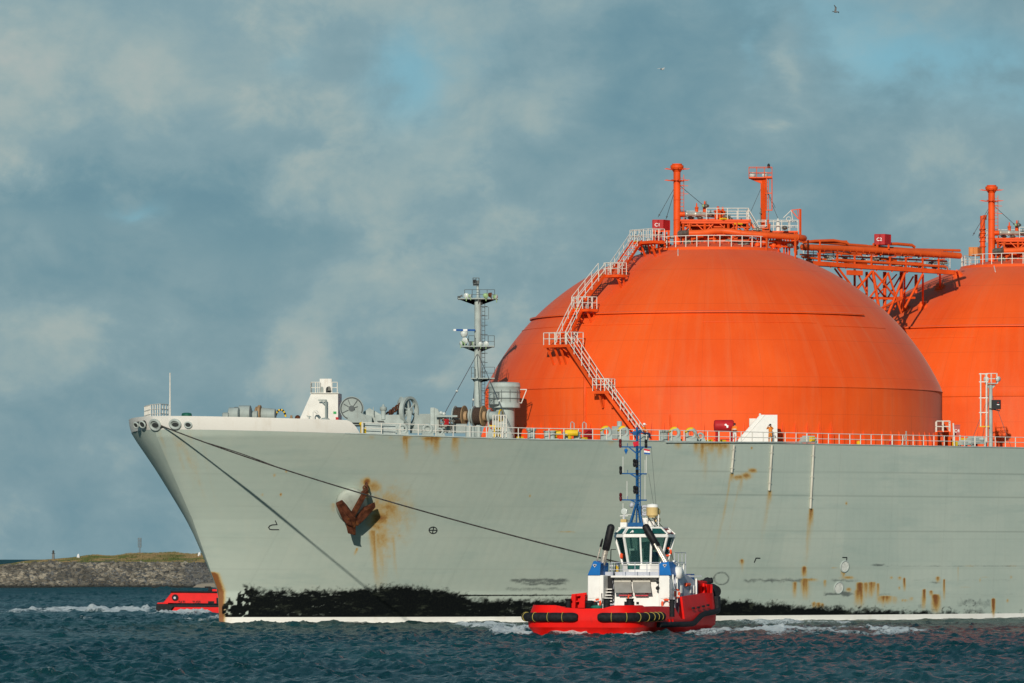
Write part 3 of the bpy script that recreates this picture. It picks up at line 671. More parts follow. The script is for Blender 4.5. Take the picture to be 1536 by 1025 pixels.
# deck plating, one strip across per station
dk=MB(); st_=np.concatenate([[.02,.3,.8,1.6],np.arange(2.5,SMAX,3)]); pr=[]
for s in st_:
    z=float(sheer(s))-.01; bb=float(hbreadth(s,z)); bb=bb*(1 if s<128 else math.sqrt(max(0,1-((s-128)/24)**2)*.75+.25)); pr.append((s+V0,bb,z))
for (x0,b0,z0),(x1,b1,z1) in zip(pr,pr[1:]): dk.add([(x0,-b0,z0),(x1,-b1,z1),(x1,b1,z1),(x0,b0,z0)],[(0,1,2,3)])
x1,b1,z1=pr[-1]; dk.add([(x1,-b1,z1),(x1,b1,z1),(x1,b1,-1.6),(x1,-b1,-1.6)],[(0,3,2,1)])
dk.build('deck',M['grey'],ship)
# sheer strake lip along the deck edge
def edge(s,inset=0,dz=0):
    z=float(sheer(s)); return V((s+V0,-float(hbreadth(s,z))+inset,z+dz))
lip=MB(); sl_=[10+i*1.5 for i in range(80)]
for a_,b_ in zip(sl_,sl_[1:]): lip.beam(edge(a_,-.01,.02),edge(b_,-.01,.02),.10,.09)
lip.build('deck_edge_lip',M['grey2'],hull)
led=MB(); P=[V(hull_hit(x,663.5)) for x in (998,1040,1080,1120,1160,1195,1222)]
for a_,b_ in zip(P,P[1:]): led.beam(a_,b_,.30,.10)
led.build('rubbing_ledge',M['grey2'],hull)

# white bulwark round the forecastle, with its closed chocks
def s_at(px,zoff=0):
    lo,hi=2.0,70.0
    for _ in range(40):
        m=(lo+hi)/2; p=edge(m,0,zoff); wx,wy=l2w(p.x,p.y)
        if PXC+wx*F/wy<px: lo=m
        else: hi=m
    return (lo+hi)/2
SB1=s_at(522); SB2=s_at(538)
bw=MB(); ring=[]
stn=[.0,.05,.15,.3,.5,.8,1.2,1.8,2.5,3.5]+list(np.linspace(4.5,SB2,22))
def brow(sgn):
    r=[]
    for s in stn:
        z0=float(sheer(s))+.01; h=1.16-.08*min(1,s/20)
        if s>SB1: h*=max(.03,1-(s-SB1)/(SB2-SB1))**.75
        q=[]
        for f in (0,.5,1):
            z=z0+h*f; ss_=s+float(stem_s(z))*(1 if s<6 else max(0,1-(s-6)/8)); q.append(V((ss_+V0,sgn*float(hbreadth(max(ss_,float(stem_s(z))),z)),z)))
        r.append(q)
    return r
for sgn in (-1,1):
    r=brow(sgn); vs=[];n=len(r)
    for q in r: vs+=q+[V((p.x+.14*(1 if k<n else 1),p.y-sgn*.13,p.z)) for k,p in enumerate(q)]
    fs=[]
    for i in range(n-1):
        a_=i*6;b_=a_+6
        for k in (0,1): fs+=[(a_+k,b_+k,b_+k+1,a_+k+1),(a_+3+k,a_+4+k,b_+4+k,b_+3+k)]
        fs.append((a_+2,b_+2,b_+5,a_+5))
    e_=(n-1)*6; fs.append((e_,e_+3,e_+5,e_+2)); bw.add(vs,fs,True)
t=NT('bulwark_paint'); tc=t.n('ShaderNodeTexCoord').outputs['Object']; n=t.noise(t.vmul(tc,(1,1,.3)),.9,5,.65); n2=t.noise(tc,.5,4)
c=t.mix(t.math('MULTIPLY',t.step(n,.5,.78),.35),(.70,.685,.63),(.50,.42,.31)); c=t.mix(t.math('MULTIPLY',t.step(n2,.6,.8),.2),c,(.55,.58,.54))
bulm=t.out(c,.5,bump=n2,bs=.3,bd=.06)
bulwark=sharpen(bw.build('bulwark',bulm,ship),40)
bulwark.data.update()
# chocks: oval steel rings let into the bulwark
def bul_hit(px,py):
    p=hull_hit(px,py,.03); q=hull_hit(px+4,py,.03); r=hull_hit(px,py+4,.03); n=(q-p).cross(r-p).normalized()
    vx,vy=l2w(p.x,p.y); d=V((-(vx*CT+vy*ST),-(-vx*ST+vy*CT),0)); n=n if n.dot(d)>0 else -n
    return p,n
for px,py,R in ((214,637,.32),(233,637.5,.50),(263,636.5,.43),(282.5,637.5,.28),(204.5,638,.27)):
    p,n=bul_hit(px,py); c=MB(); u=V((0,0,1)).cross(n).normalized(); v=n.cross(u)
    pts=[p+n*.05+(u*1.12*math.cos(a_)+v*.88*math.sin(a_))*R for a_ in [2*math.pi*i/24 for i in range(24)]]
    c.tube(pts,.12 if R>.4 else .07,8,closed=True)
    o=c.build('closed_chock',M['grey2'],bulwark)
    c=MB(); ins=[p+n*.035+(u*1.12*math.cos(a_)+v*.88*math.sin(a_))*R for a_ in [2*math.pi*i/24 for i in range(24)]]; c.prism(ins,n*-.35); c.build('chock_disc',M['drk'] if R<.4 else M['grey'],bulwark)  # solid disc; the dark ones paint the shade inside the ring
    c=MB(); c.prism([p+n*.045+(u*1.05*math.cos(a_)+v*(.62*math.sin(a_)-.1))*R*.72 for a_ in [2*math.pi*i/16 for i in range(16)]],n*-.2); c.build('throat_shade_disc',M['drk'],bulwark)  # dark disc painted as the shade deep in the chock
rs=MB()
# pulpit rail and jackstaff at the stem head
pr_=[S(x,628,0) for x in (216,)]
bowrail=MB(); zb=float(sheer(1))+1.14
pp_=[WL(217,607,502.5),WL(226,607,497),WL(240,607,494.5),WL(252,607,496.5)]
pp_=[V((p.x,p.y,zb-.1)) for p in pp_]; bowrail.rail(pp_,1.22,.05,.75,rows=(.33,.66,1.0)); bowrail.build('bow_pulpit_rail',M['rail'],bulwark)
js=MB(); p=WL(255,627,496); p.z=zb-.9; js.cyl(p,p+V((0,0,1.9)),.085,.075); js.cyl(p+V((0,0,1.9)),p+V((0,0,4.65)),.07,.045); js.sph(p+V((0,0,4.68)),.07,8); js.build('jackstaff',M['rail'],bulwark)
gc=MB(); p=WL(280,624,497); gc.lathe([(.0,-1.2),(.45,-1.2),(.45,.12),(.40,.22),(.2,.27),(0,.27)],p,n=14); gc.build('fairlead_cover',M['dkgreen'],ship)

# discharge pipes down the ship's side
for px,y0,y1 in ((1101,668,709),(1158,668,736),(1220.5,668,763)):
    lean={1101:-3.6,1158:-4.2,1220.5:-4.8}[px]; pts=[hull_hit(px+lean*k/6,y0+(y1-y0)*k/6,.16) for k in range(7)]
    d=MB(); d.tube(pts,.115,8); 
    for k in (1,3,5): d.box(pts[k],(.3,.22,.06))
    d.build('discharge_pipe',plain('cream_pipe_paint',(.52,.50,.42),.55,scale=.6),hull)
# overboard openings
for px,py,R in ((1267,850,.50),(1258,882,.52)):
    p,n=bul_hit(px,py); u=V((0,0,1)).cross(n).normalized(); v=n.cross(u)
    c=MB(); c.torus(p,n,R,.075,22,8); c.build('port_rim',M['grey2'],hull)
    c=MB(); c.lathe([(R,0),(R,0),(R*.6,-.001)],p+n*.03,n,22); c.lathe([(R*.6,-.001),(0,-.001)],p+n*.03,n,22); c.build('discharge_port',plain('pale_port_paint',(.62,.64,.59),.5),hull)
# painted marks on the shell
def hmark(name,strokes,w,ppx):
    mb=MB()
    for stp in strokes:
        pts=[hull_hit(x,y,.03) for x,y in stp]
        for a_,b_ in zip(pts,pts[1:]):
            d=(b_-a_); e=d.normalized()*w*.4; nn=V((.0,-1,0)); mb.beam(a_-e,b_+e,w,.02,up=dirl(-90))
    return mb.build(name,M['mark'],hull)
hmark('bulb_mark',[[(413,781.5),(415.5,787),(408,787.5),(404.5,789),(402.8,791.5),(404.5,794),(408,794.6),(418,794.6)]],.075,0)
hmark('thruster_mark',[[(649.5+6*math.cos(R_(a_)),795.5+4.8*math.sin(R_(a_))) for a_ in range(0,361,20)],[(643.5,795.5),(655.5,795.5)],[(650.5,790.5),(648.5,800.5)]],.075,0)
hmark('tug_mark',[[(1131.5,843.5),(1134,837.3),(1140,837.5)]],.085,0)
hmark('tug_mark',[[(1264,836.3),(1270.3,836.5),(1269.5,842)]],.085,0)

# ------------------------------------------------------------------ anchor and its housing
ap,an=bul_hit(530,757); au=V((0,0,1)).cross(an).normalized()*-1; av=an.cross(au)*1
if av.z<0: av=-av
wr=dirl(0); 
def A(px,py,out=0.0):   # point standing off the shell by out, still on the bearing px, py
    p=hull_hit(px,py,0)
    for _ in range(2):
        q=p+an*out; x,y=l2w(q.x,q.y); dx=px-(PXC+x*F/y); dy=py-(HOR-(q.z-HC)*F/y); p=hull_hit(px+dx,py+dy,0) if _==0 else p
    return p+an*out
hs_=MB(); n=26; rings=[]
for f,o_ in ((1.0,-.15),(.98,.25),(.92,.6),(.80,.85),(.62,.98),(.35,1.05),(.02,1.06)):
    rings.append([A(527+24*f*math.cos(R_(a_))*(1.0),756+(25 if math.sin(R_(a_))<0 else 30)*f*math.sin(R_(a_))-4*(1-f),o_) for a_ in [360*i/n for i in range(n)]])
vs=[p for r in rings for p in r]; hs_.add(vs,[(k*n+i,k*n+(i+1)%n,(k+1)*n+(i+1)%n,(k+1)*n+i) for k in range(len(rings)-1) for i in range(n)],True)
hs_.build('anchor_bolster',paint('bolster_paint',(.41,.45,.39),.5,dirt=(.36,.18,.04),dirt_amt=.4),hull)
anchor=empty('anchor',(C1X,C1Y,0),TH); tag(anchor,'heavy rust brown stockless anchor hauled up into its white housing on the bow','anchor')
def slab(name,poly,o0,o1,parent):
    mb=MB(); P=[A(x,y,o0) for x,y in poly]; mb.prism(P,an*(o1-o0)); return mb.build(name,M['rust'],parent,bevel=.05)
slab('shank',[(524,772),(531,774),(552,736),(551,731.5),(543,738)],1.02,1.38,anchor)
slab('crown',[(503.5,754),(513,749.5),(520,757),(528,768),(533,774),(532.5,797),(530.5,799),(521,794),(518,781),(513,776)],1.05,1.55,anchor)
slab('fluke',[(529,783),(536,772),(546,760),(562,753),(562,756),(549,771),(535,784)],.85,1.45,anchor)
slab('fluke',[(506,757),(512,772),(519,781),(528,785),(523,771),(515,762)],1.1,1.75,anchor)
slab('tripping_palm',[(519,788),(529,792),(533,799),(521,796)],1.3,1.8,anchor)
mb=MB()
for k in range(4): q=A(549.5-1.2*k,728+4.0*k,.55+.2*k); mb.torus(q,dirl(20+70*(k%2)),.2,.07,12,6)
mb.build('chain_link',M['chain'],anchor)
# ------------------------------------------------------------------ tank covers
RT=21.5
def cover_r(z):
    return RT if z<=21.25 else math.sqrt(max(0,23.6**2-(z-11.65)**2))
def T(px,py,dY=0.0):
    """ship-local point at a pixel, at depth dY behind (+) or before (-) the tank axis, for the first tank"""
    return WL(px,py,C1Y+dY)
def dome_pt(px,py,off=0.0,lo=None):
    """first point along the pixel ray on the tank cover swollen by off"""
    k=(px-PXC)/F
    prev=None
    for Y in np.arange(505,560,.1):
        x,y=w2l(k*Y,Y); z=HC+(HOR-py)*Y/F; r=math.hypot(x,y)
        if z<=21.3: ins=r<RT+off
        else: ins=math.sqrt(r*r+(z-11.65)**2)<23.6+off
        if ins: return V((x,y,z))
    # limb: nearest approach
    Y=541.0; x,y=w2l(k*Y,Y); return V((x,y,HC+(HOR-py)*Y/F))
prof=[(RT,15.5),(RT,21.14),(RT,21.14),(RT+.05,21.14),(RT+.05,21.2),(RT+.05,21.2),(RT,21.25)]
z=21.25
for k in range(1,41):
    ph0=math.asin((21.25-11.65)/23.6); ph1=math.acos(6.4/23.6); ph=ph0+(ph1-ph0)*k/40; prof.append((23.6*math.cos(ph),11.65+23.6*math.sin(ph)))
r0,z0=prof[-1]; prof+=[(r0,z0),(r0-.1,z0+.25),(r0-.1,z0+.25),(2.4,z0+1.0)]; ZT=z0
mb=MB(); mb.lathe(prof,n=180); cover=mb.build('tank_cover',M['dome'],ship)
mb=MB(); 
for a0,a1,z_,w_ in ((-216,-38,28.05,.24),(-205,-110,27.0,.05),(-95,-60,27.15,.05),(-58,-30,26.9,.05)):   # half-round stiffening ledges on the seaward side
    r=cover_r(z_); mb.lathe([(r-.1,z_),(r+w_*1.15,z_-.02),(r+w_*1.15,z_-.02),(r+w_*1.15,z_+w_*.5),(r+w_*1.15,z_+w_*.5),(r-.2,z_+w_*.8)],n=60,a0=a0-44+0,a1=a1-44+0)
mb.build('seam_ledge',M['dome'],cover)
mb=MB()
for i in range(112):
    a=2*math.pi*i/112; c_,s_=math.cos(a),math.sin(a); e=V((-s_,c_,0))*.05; aw=(math.degrees(a)+44)%360; hk=1.0 if aw<300 else .42
    q=[V((c_*(RT-.05),s_*(RT-.05),15.5)),V((c_*(RT+.18+.26*hk),s_*(RT+.18+.26*hk),15.5)),V((c_*(RT+.14+.26*hk),s_*(RT+.14+.26*hk),16.2+.7*hk)),V((c_*(RT-.02),s_*(RT-.02),16.9+1.2*hk))]
    mb.prism([p-e for p in q],e*2)
mb.lathe([(RT-.2,15.5),(RT+.2,15.5),(RT+.2,15.5),(RT+.2,15.9),(RT+.2,15.9),(RT-.2,15.95)],n=90); mb.build('base_stiffener',M['dome'],cover)
# top ring rail
mb=MB(); zt=ZT+.25; ring=[V((6.2*math.cos(a),6.2*math.sin(a),zt)) for a in [2*math.pi*i/36 for i in range(36)]]
mb.rail(ring,1.05,.045,2.0,rows=(.5,1.0),closed=True); mb.build('ring_rail',M['rail'],cover)
mb=MB(); p=dome_pt(1017,371,.05); mb.tube([dome_pt(1017,y,.06) for y in (374,378,383)],.05,6); mb.build('drain_pipe',M['rail'],cover)

# tank-top machinery: everything under one of these is repeated on the second cover
def pt(px,z,dY): p=T(px,400,dY); return V((p.x,p.y,z))
def zz(py,dY): return HC+(HOR-py)*(C1Y+dY)/F
top_parts=[]
def vent_mast():
    d=-2.6; b=pt(1015.5,zt-.2,d); zt_=zz(246,d)
    mb=MB(); r=.335; zh=zz(258.5,d); mb.lathe([(r,0),(r,zh-b.z),(r,zh-b.z),(.62,zh-b.z+.42),(.62,zh-b.z+.42),(.62,zh-b.z+.62),(.62,zh-b.z+.62),(.46,zh-b.z+.70),(.46,zh-b.z+.70),(.48,zt_-b.z),(.48,zt_-b.z),(.40,zt_-b.z),(.40,zt_-b.z),(.38,zt_-b.z-.4),(0,zt_-b.z-.4)],b,n=24)
    for py in (300,330,352): mb.torus(V((b.x,b.y,zz(py,d))),(0,0,1),r,.035,20,6)
    m=mb.build('vent_mast',M['orange'],ship)
    mb=MB()
    for py,rr in ((254,1.18),(271,1.18)):
        z_=zz(py,d)
        for k in range(10):
            a=2*math.pi*k/10+.31; e=V((math.cos(a),math.sin(a),0)); s_=V((-e.y,e.x,0))*.07; c_=V((b.x,b.y,z_))
            mb.prism([c_+e*.3-s_+V((0,0,-.08)),c_+e*.3+s_+V((0,0,-.08)),c_+e*rr+V((0,0,.02))],(0,0,.05))
        mb.torus(V((b.x,b.y,z_)),(0,0,1),rr*.55,.02,24,5); mb.cyl(V((b.x,b.y,z_-.04)),V((b.x,b.y,z_+.04)),.42)
    mb.build('spray_ring',M['orange'],m)
    mb=MB(); l=pt(1023,zt,d+.1); q=V((l.x,l.y,zz(262,d))); mb.ladder(l,q,.34,dirl(0),.03,.33)
    for py in (279,291,310,330): c_=V((b.x,b.y,zz(py,d))); e=dirl(0); mb.beam(c_+e*.3,c_+e*(1.05 if py in (279,291) else .6),.05)
    mb.build('ladder',M['orange2'],m)
    mb=MB(); tp=V((b.x,b.y,zz(275,d)))
    for px,py,dd in ((987,326,-1),(999,329,2.5),(1057,310,1.5)): q=T(px,py,dd); mb.cyl(tp,q,.025,n=5); mb.sph(tp.lerp(q,.93),.09,6)
    mb.build('stay',M['wire'],m); return m
top_parts.append(vent_mast())
def dome_neck():
    b=V((0,0,zt)); mb=MB(); zt2=zz(330,0)
    mb.lathe([(3.1,0),(3.1,.6),(3.1,.6),(1.75,zt2-zt-.5),(1.75,zt2-zt-.5),(1.75,zt2-zt),(1.75,zt2-zt),(0,zt2-zt+.05)],b,n=28)
    for k in range(10):
        a=2*math.pi*k/10; e=V((math.cos(a),math.sin(a),0)); mb.beam(b+e*3.25,b+e*1.85+V((0,0,zt2-zt-.4)),.09)
    o=mb.build('tank_neck',M['orange'],ship); return o
top_parts.append(dome_neck())
def top_deck():
    zt2=zz(331,-1.5); e=dirl(0); f=dirl(90); c0=pt(1072,zt2,-1.0)
    mb=MB(); q=[c0-e*3.3-f*2.3,c0+e*3.2-f*2.3,c0+e*3.2+f*2.6,c0-e*3.3+f*2.6]; mb.prism([p-V((0,0,.18)) for p in q],(0,0,.18))
    for k in range(5): mb.beam(c0-e*3.2+f*(-2.2+k*1.1)-V((0,0,.28)),c0+e*3.1+f*(-2.2+k*1.1)-V((0,0,.28)),.1,.2)
    o=mb.build('top_platform',M['orange'],ship)
    mb=MB()
    for s in (-3.0,-1.0,1.2,3.0):
        for t_ in (-2.1,2.3):
            a=c0+e*s+f*t_; g=V((a.x,a.y,zt-.1)); mb.beam(g,a-V((0,0,.2)),.16)
            for w_ in (-.95,.95):
                if -3.2<s+w_<3.3: mb.beam(V((a.x,a.y,zt2-1.15)),a+e*w_-V((0,0,.25)),.09)
            if t_<0 and s<3: b2=c0+e*(s+1.9)+f*t_; mb.beam(V((b2.x,b2.y,zt+.15)),a+e*.3-V((0,0,.3)),.07)
    mb.build('support_frame',M['orange'],o)
    mb=MB(); mb.rail([c0-e*.85-f*2.2,c0+e*3.1-f*2.2,c0+e*3.1+f*2.4,c0-e*3.2+f*2.4,c0-e*3.2+f*.6],1.05,.045,.95,rows=(.5,1))
    g=c0+e*3.1-f*2.2
    for s in (0,.7): mb.cyl(g+f*s+V((0,0,.95)),g+f*s+e*1.2-V((0,0,1.1)),.04,n=6); mb.cyl(g+f*s+V((0,0,.45)),g+f*s+e*1.1-V((0,0,1.5)),.03,n=6)
    mb.build('platform_rail',M['rail'],o)
    mb=MB()
    for k in range(7): mb.box(g+e*(.12+.17*k)+f*.35-V((0,0,.2+.3*k)),(.16,.6,.04),Matrix.Rotation(-TH,3,'Z'))
    mb.beam(g,g+e*1.25-V((0,0,2.1)),.06,.16); mb.beam(g+f*.7,g+f*.7+e*1.25-V((0,0,2.1)),.06,.16); mb.build('access_ladder',M['orange2'],o)
    # silver relief line and valve bodies
    mb=MB(); a=T(1020,321.5,-2.6); b2=T(1053,321.5,-1.8); c2=T(1083,325,-.6)
    mb.tube([a,b2,c2],.21,12)
    for t_ in (.3,.7): q=a.lerp(b2,t_); mb.cyl(q-e*.05,q+e*.05,.30)
    mb.build('relief_pipe',M['steel'],o)
    mb=MB(); q=T(1020,321.5,-2.6); mb.cyl(q-e*.35,q+e*.45,.23); 
    for px,py,dd,s in ((1077,321,-1.8,.34),(1084,322,-1.2,.26),(1045,316,-1,.16),(1057,313,-1,.18)): q=T(px,py,dd); mb.lathe([(s,-.6),(s,.2),(s,.2),(s*1.25,.2),(s*1.25,.3),(s*.5,.36),(s*.3,.7),(0,.72)],q,n=12)
    mb.build('valve_body',M['orange'],o)
    mb=MB()
    for px,py,dd,s in ((1050,327,-1.6,.2),(1036,327,-1.4,.2),(1066,322,-1.7,.22),(1089,325,-1.6,.24),(1095,329,-1.4,.2),(1059,309,-1.4,.22),(1112,337,-2,.28),(1120,341,-1.5,.3),(1028,336,-1,.3),(1040,338,.5,.4),(1030,364,-3.2,.33),(1036,370,-3.4,.3),(1112,360,-3,.4),(1120,368,-3.3,.35),(1128,362,-2.6,.34),(1117,352,-2.5,.3)):
        q=T(px,py,dd); mb.sph(q,s,8); mb.cyl(q-V((.3,0,0)),q+V((.3,0,0)),s*.6); mb.cyl(q,q+V((0,0,s*2)),s*.25,n=6)
    mb.build('valve_gear',M['dull'],o)
    mb=MB()
    for px,py,dd in ((1055,309,-1.5),(1034,362,-3.3)): q=T(px,py,dd); mb.sph(q,.15,8)
    mb.build('valve_handwheel',M['green'],o)
    mb=MB(); 
    for px,py,dd in ((1086,328.5,-3.2),(1107,336,-3.3)): q=T(px,py,dd); mb.box(q,(.7,.5,.14))
    mb.build('yellow_kerb',M['yellow'],o)
    for px,py,dd,L in ((1029,340,-.5,3),(1043,343,-1,2.5),(1060,358,-3.5,1.6),(1130,350,-2,2.4),(1140,357,-2.4,2)): p=T(px,py,dd); mb=MB(); mb.tube([p,p+e*L*.5,p+e*L*.5-V((0,0,.8)),p+e*L-V((0,0,.9))],.11,8); mb.build('small_bore_pipe',M['orange2'],o,split=False)
    rr=random.Random(21)
    for k in range(16):
        px=rr.uniform(1024,1150); py=rr.uniform(336,366); dd=rr.uniform(-4.2,-2.6); L=rr.uniform(.8,2.6); p=T(px,py,dd); mb=MB()
        if k%2: mb.tube([p,p+e*L,p+e*L+V((0,0,rr.uniform(-.9,.9)))],rr.uniform(.05,.11),8)
        else: mb.tube([p-V((0,0,.8)),p,p+e*.4*L,p+e*.4*L+V((0,0,.7))],rr.uniform(.05,.1),8)
        mb.build('small_bore_pipe',M['orange2'],o,split=False)
    mb=MB()
    for k in range(12):
        px=rr.uniform(1026,1152); py=rr.uniform(340,368); q=T(px,py,rr.uniform(-4,-2.6)); s=rr.uniform(.12,.26); mb.sph(q,s,7); mb.cyl(q-e*s*1.8,q+e*s*1.8,s*.55,n=8)
    mb.build('valve_body',M['dull'],o)
    return o
top_parts.append(top_deck())
def crossover():
    e=dirl(0); d=-4.3
    pts=[T(1034,350,d),T(1055,349.5,d),T(1070,347,d+.2),T(1082,346.5,d+.3),T(1095,347.5,d+.2),T(1110,350,d),T(1150,353,d+.3),T(1195,356,d+1.0),T(1203,357,d+1.6),T(1206,357.5,d+3.0),T(1205.5,358,d+6)]
    mb=MB(); mb.tube(pts,.29,16)
    for i in (0,5,6,7): p=pts[i]; t_=(pts[i+1]-pts[i]).normalized(); mb.cyl(p-t_*.05,p+t_*.05,.34,n=16)
    for px,py in ((1038,374),(1072,372),(1150,374),(1193,385)): p=T(px,352,d+.2); mb.beam(V((p.x,p.y,zz(py,d)-.4)),p-V((0,0,.3)),.13)
    o=mb.build('crossover_pipe',M['orange2'],ship)
    mb=MB(); a=pts[0]; b=T(1020,351,d+1.2); n=7
    rr=[.27 if k%2 else .33 for k in range(13)]; mb.tube([a.lerp(b,k/12) for k in range(13)],rr,14); mb.build('bellows',M['dull'],o); return o
top_parts.append(crossover())
def box_c(txt,px0,px1,y0,y1,d,m,txm,parent=ship):
    """a flat-roofed equipment box seen a little from its corner, standing on legs"""
    a=T(px0,y1,d); w_=(px1-px0)*(C1Y+d)/F; h_=(y1-y0)*(C1Y+d)/F; e=dirl(0); f=dirl(90)
    mb=MB(); q=[a,a+e*w_*.62-f*.1,a+e*w_+f*.9,a+e*w_*.3+f*1.1]; mb.prism(q,(0,0,h_))
    for t_ in (0,.5,1): p=a.lerp(q[1],t_)-f*.02; mb.beam(p,p+V((0,0,h_)),.06)
    p=q[1].lerp(q[2],.97); mb.beam(p,p+V((0,0,h_)),.08); mb.prism([p+V((0,0,h_))+(p-(a+e*w_*.5+f*.4))*.04 for p in q],(0,0,.05))
    o=mb.build('equipment_box',m,parent)
    if txt: text_mesh('number',txt,.44,M['letter'],o,face_M(a+e*w_*.27-f*.09+V((0,0,h_*.5)),-f+V((0,0,0))))
    return o
c1=box_c('C1',979,1005,330.5,345,-3.6,M['red'],None)
mb=MB(); e=dirl(0); f=dirl(90)
for px in (982,988,997,1003):
    for dd in (-3.6,-2.8): p=pt(px,zz(345.5,dd),dd); g=V((p.x,p.y,zz(372,dd)-.6 if px>990 else zz(380,dd)-.5)); mb.beam(g,p,.15)
a=T(979,347,-3.6); mb.beam(a,T(1005,347,-3.6),.12); mb.beam(T(979,362,-3.6),T(1005,362,-3.6),.14)
mb.build('stand',M['orange'],c1)
mb=MB(); a=T(979,361,-2.9); mb.prism([a,a+e*.9,a+e*.9+f*.6,a+f*.6],(0,0,.85)); mb.build('cabinet',M['red'],c1)
mb=MB()
for px,py,dd,s in ((966,369,-2.6,.3),(972,371,-2.2,.35),(992,365,-2.2,.34),(1000,356,-2.8,.28),(962,374,-3,.25),(996,368,-2.6,.22)): q=T(px,py,dd); mb.sph(q,s,8); mb.cyl(q,q+e*.7,s*.55); mb.cyl(q-V((0,0,.6)),q,s*.3)
mb.build('valve_gear',M['dull'],c1)
# light mast at the after side of the first cover
def light_mast():
    d=1.5; b=pt(1145,zz(358,d),d); e=dirl(0); f=dirl(90); zp=zz(268,d)
    mb=MB(); mb.beam(b,V((b.x,b.y,zp)),.40,.34); mb.beam(b+e*.12-f*.19,V((b.x,b.y,zp))+e*.12-f*.19,.10); o=mb.build('light_mast',M['orange'],ship)
    mb=MB(); q=[T(1123.5,267,d-.6),T(1158,267,d-.6),T(1158,267,d+.7),T(1123.5,267,d+.7)]; q=[V((p.x,p.y,zp)) for p in q]; mb.prism(q,(0,0,.10)); mb.prism([V((b.x,b.y,zp-.5))-e*.15-f*.1,V((b.x,b.y,zp))-e*.15-f*.1,q[0]+f*.5],f*.2); mb.build('lamp_platform',M['orange'],o)
    mb=MB(); mb.rail([q[0],q[1],q[2],q[3]],zz(251.5,d)-zp,.035,.7,rows=(.5,1),closed=True)
    zb=zz(316,d)
    for px in (1150,1158):
        p=T(px,316,d-.5); mb.cyl(V((p.x,p.y,zb)),V((p.x,p.y,zp)),.05,n=6)
        p2=T(px,316,d+.4); mb.cyl(V((p2.x,p2.y,zb)),V((p2.x,p2.y,zp)),.04,n=6)
    for py in (316,290.5,266): z_=zz(py,d); a=T(1148,py,d-.5); c_=T(1158,py,d-.5); mb.beam(V((a.x,a.y,z_)),V((c_.x,c_.y,z_)),.09)
    l=T(1150.5,355,d-.2); mb.ladder(V((l.x,l.y,zz(357,d))),V((l.x,l.y,zp)),.3,dirl(20),.028,.35); mb.build('ladder_cage',M['orange2'],o)
    mb=MB()
    for px in (1128.5,1147): p=T(px,262.5,d-.2); mb.lathe([(0,-.2),(.16,-.2),(.3,.1),(.3,.16),(0,.16)],p,V((*dirl(-75).xy,-.25)),14)
    mb.build('floodlight',M['lens'],o)
    mb=MB(); p=T(1153,252,d); mb.cyl(p,p+V((0,0,.32)),.13); mb.cyl(p+V((0,0,.32)),p+V((0,0,.4)),.07); mb.build('navigation_lamp',M['black'],o)
    mb=MB(); tp=V((b.x,b.y,zz(275,d)))
    for px,py in ((1126,318),(1167,328),(1163,312)): q_=T(px,py,d+1); mb.cyl(tp,q_,.022,n=5)
    mb.build('stay',M['wire'],o)
    mb=MB()
    for py in (320,331,341): p=T(1141,py,d-.3); mb.sph(p,.12,6); mb.cyl(p,p+V((0,0,.5)),.05)
    mb.build('junction_box',M['dull'],o); return o
light_mast()
def deck2():     # small railed platform with davit, right of the light mast
    d=-.5; e=dirl(0); f=dirl(90); zb=zz(347.5,d); mb=MB(); q=[pt(1136,zb,d-1),pt(1197,zb,d-1),pt(1197,zb,d+1.4),pt(1136,zb,d+1.4)]; mb.prism([p-V((0,0,.15)) for p in q],(0,0,.15))
    for px in (1140,1160,1180,1195):
        for dd in (d-.8,d+1.2): p=pt(px,zb-.1,dd); mb.beam(V((p.x,p.y,zz(374,d)-.5)),p,.12)
    o=mb.build('manifold_platform',M['orange'],ship)
    mb=MB(); mb.rail(q,1.0,.045,.8,closed=True); mb.build('platform_rail',M['rail'],o)
    mb=MB(); p=pt(1200.5,zz(362,d),d-.6); tp=V((p.x,p.y,zz(314.5,d))); mb.beam(p,tp,.15); q2=T(1187,315.5,d-.6); mb.beam(tp,q2,.07); mb.beam(q2,T(1198,329,d-.6),.08); mb.beam(tp.lerp(q2,.3),T(1198,329,d-.6),.05); mb.build('davit',M['orange'],o)
    mb=MB(); mb.cyl(q2,T(1175,327,d-.6),.04,n=6); mb.cyl(q2,T(1189,331,d-.6),.04,n=6); mb.torus(T(1183,329,d-.6),f,.22,.035,16,6); mb.beam(T(1183,347,d-.6),T(1183,332,d-.6),.06)
    for px,py in ((1167,339),(1132,345)): p=T(px,py,d-.6); mb.lathe([(.2,-.7),(.2,.25),(.2,.25),(.12,.4),(.12,.4),(.05,.7),(0,.7)],p,n=10)
    mb.build('hose_reel',M['rail'],o)
    mb=MB()
    for k in range(9): p=T(1128+8*k,366+3*math.sin(k*2.1),-3.8+.3*k); mb.sph(p,.22+.1*(k%3),8); mb.beam(p-V((0,0,1)),p+V((0,0,.9)),.12)
    for py in (361,368): mb.tube([T(1120,py,-3.3),T(1150,py+.5,-3),T(1190,py+3,-2)],.09,8)
    mb.build('manifold_piping',M['orange'],o)
    mb=MB()
    for px,py in ((1137,369),(1141,362),(1150,343),(1152,346),(1177,342),(1112,365),(1185,368),(1195,372)): p=T(px,py,-2.5); mb.sph(p,.22,8); mb.cyl(p-V((.25,0,0)),p+V((.25,0,0)),.14)
    mb.build('valve_gear',M['dull'],o)
deck2()

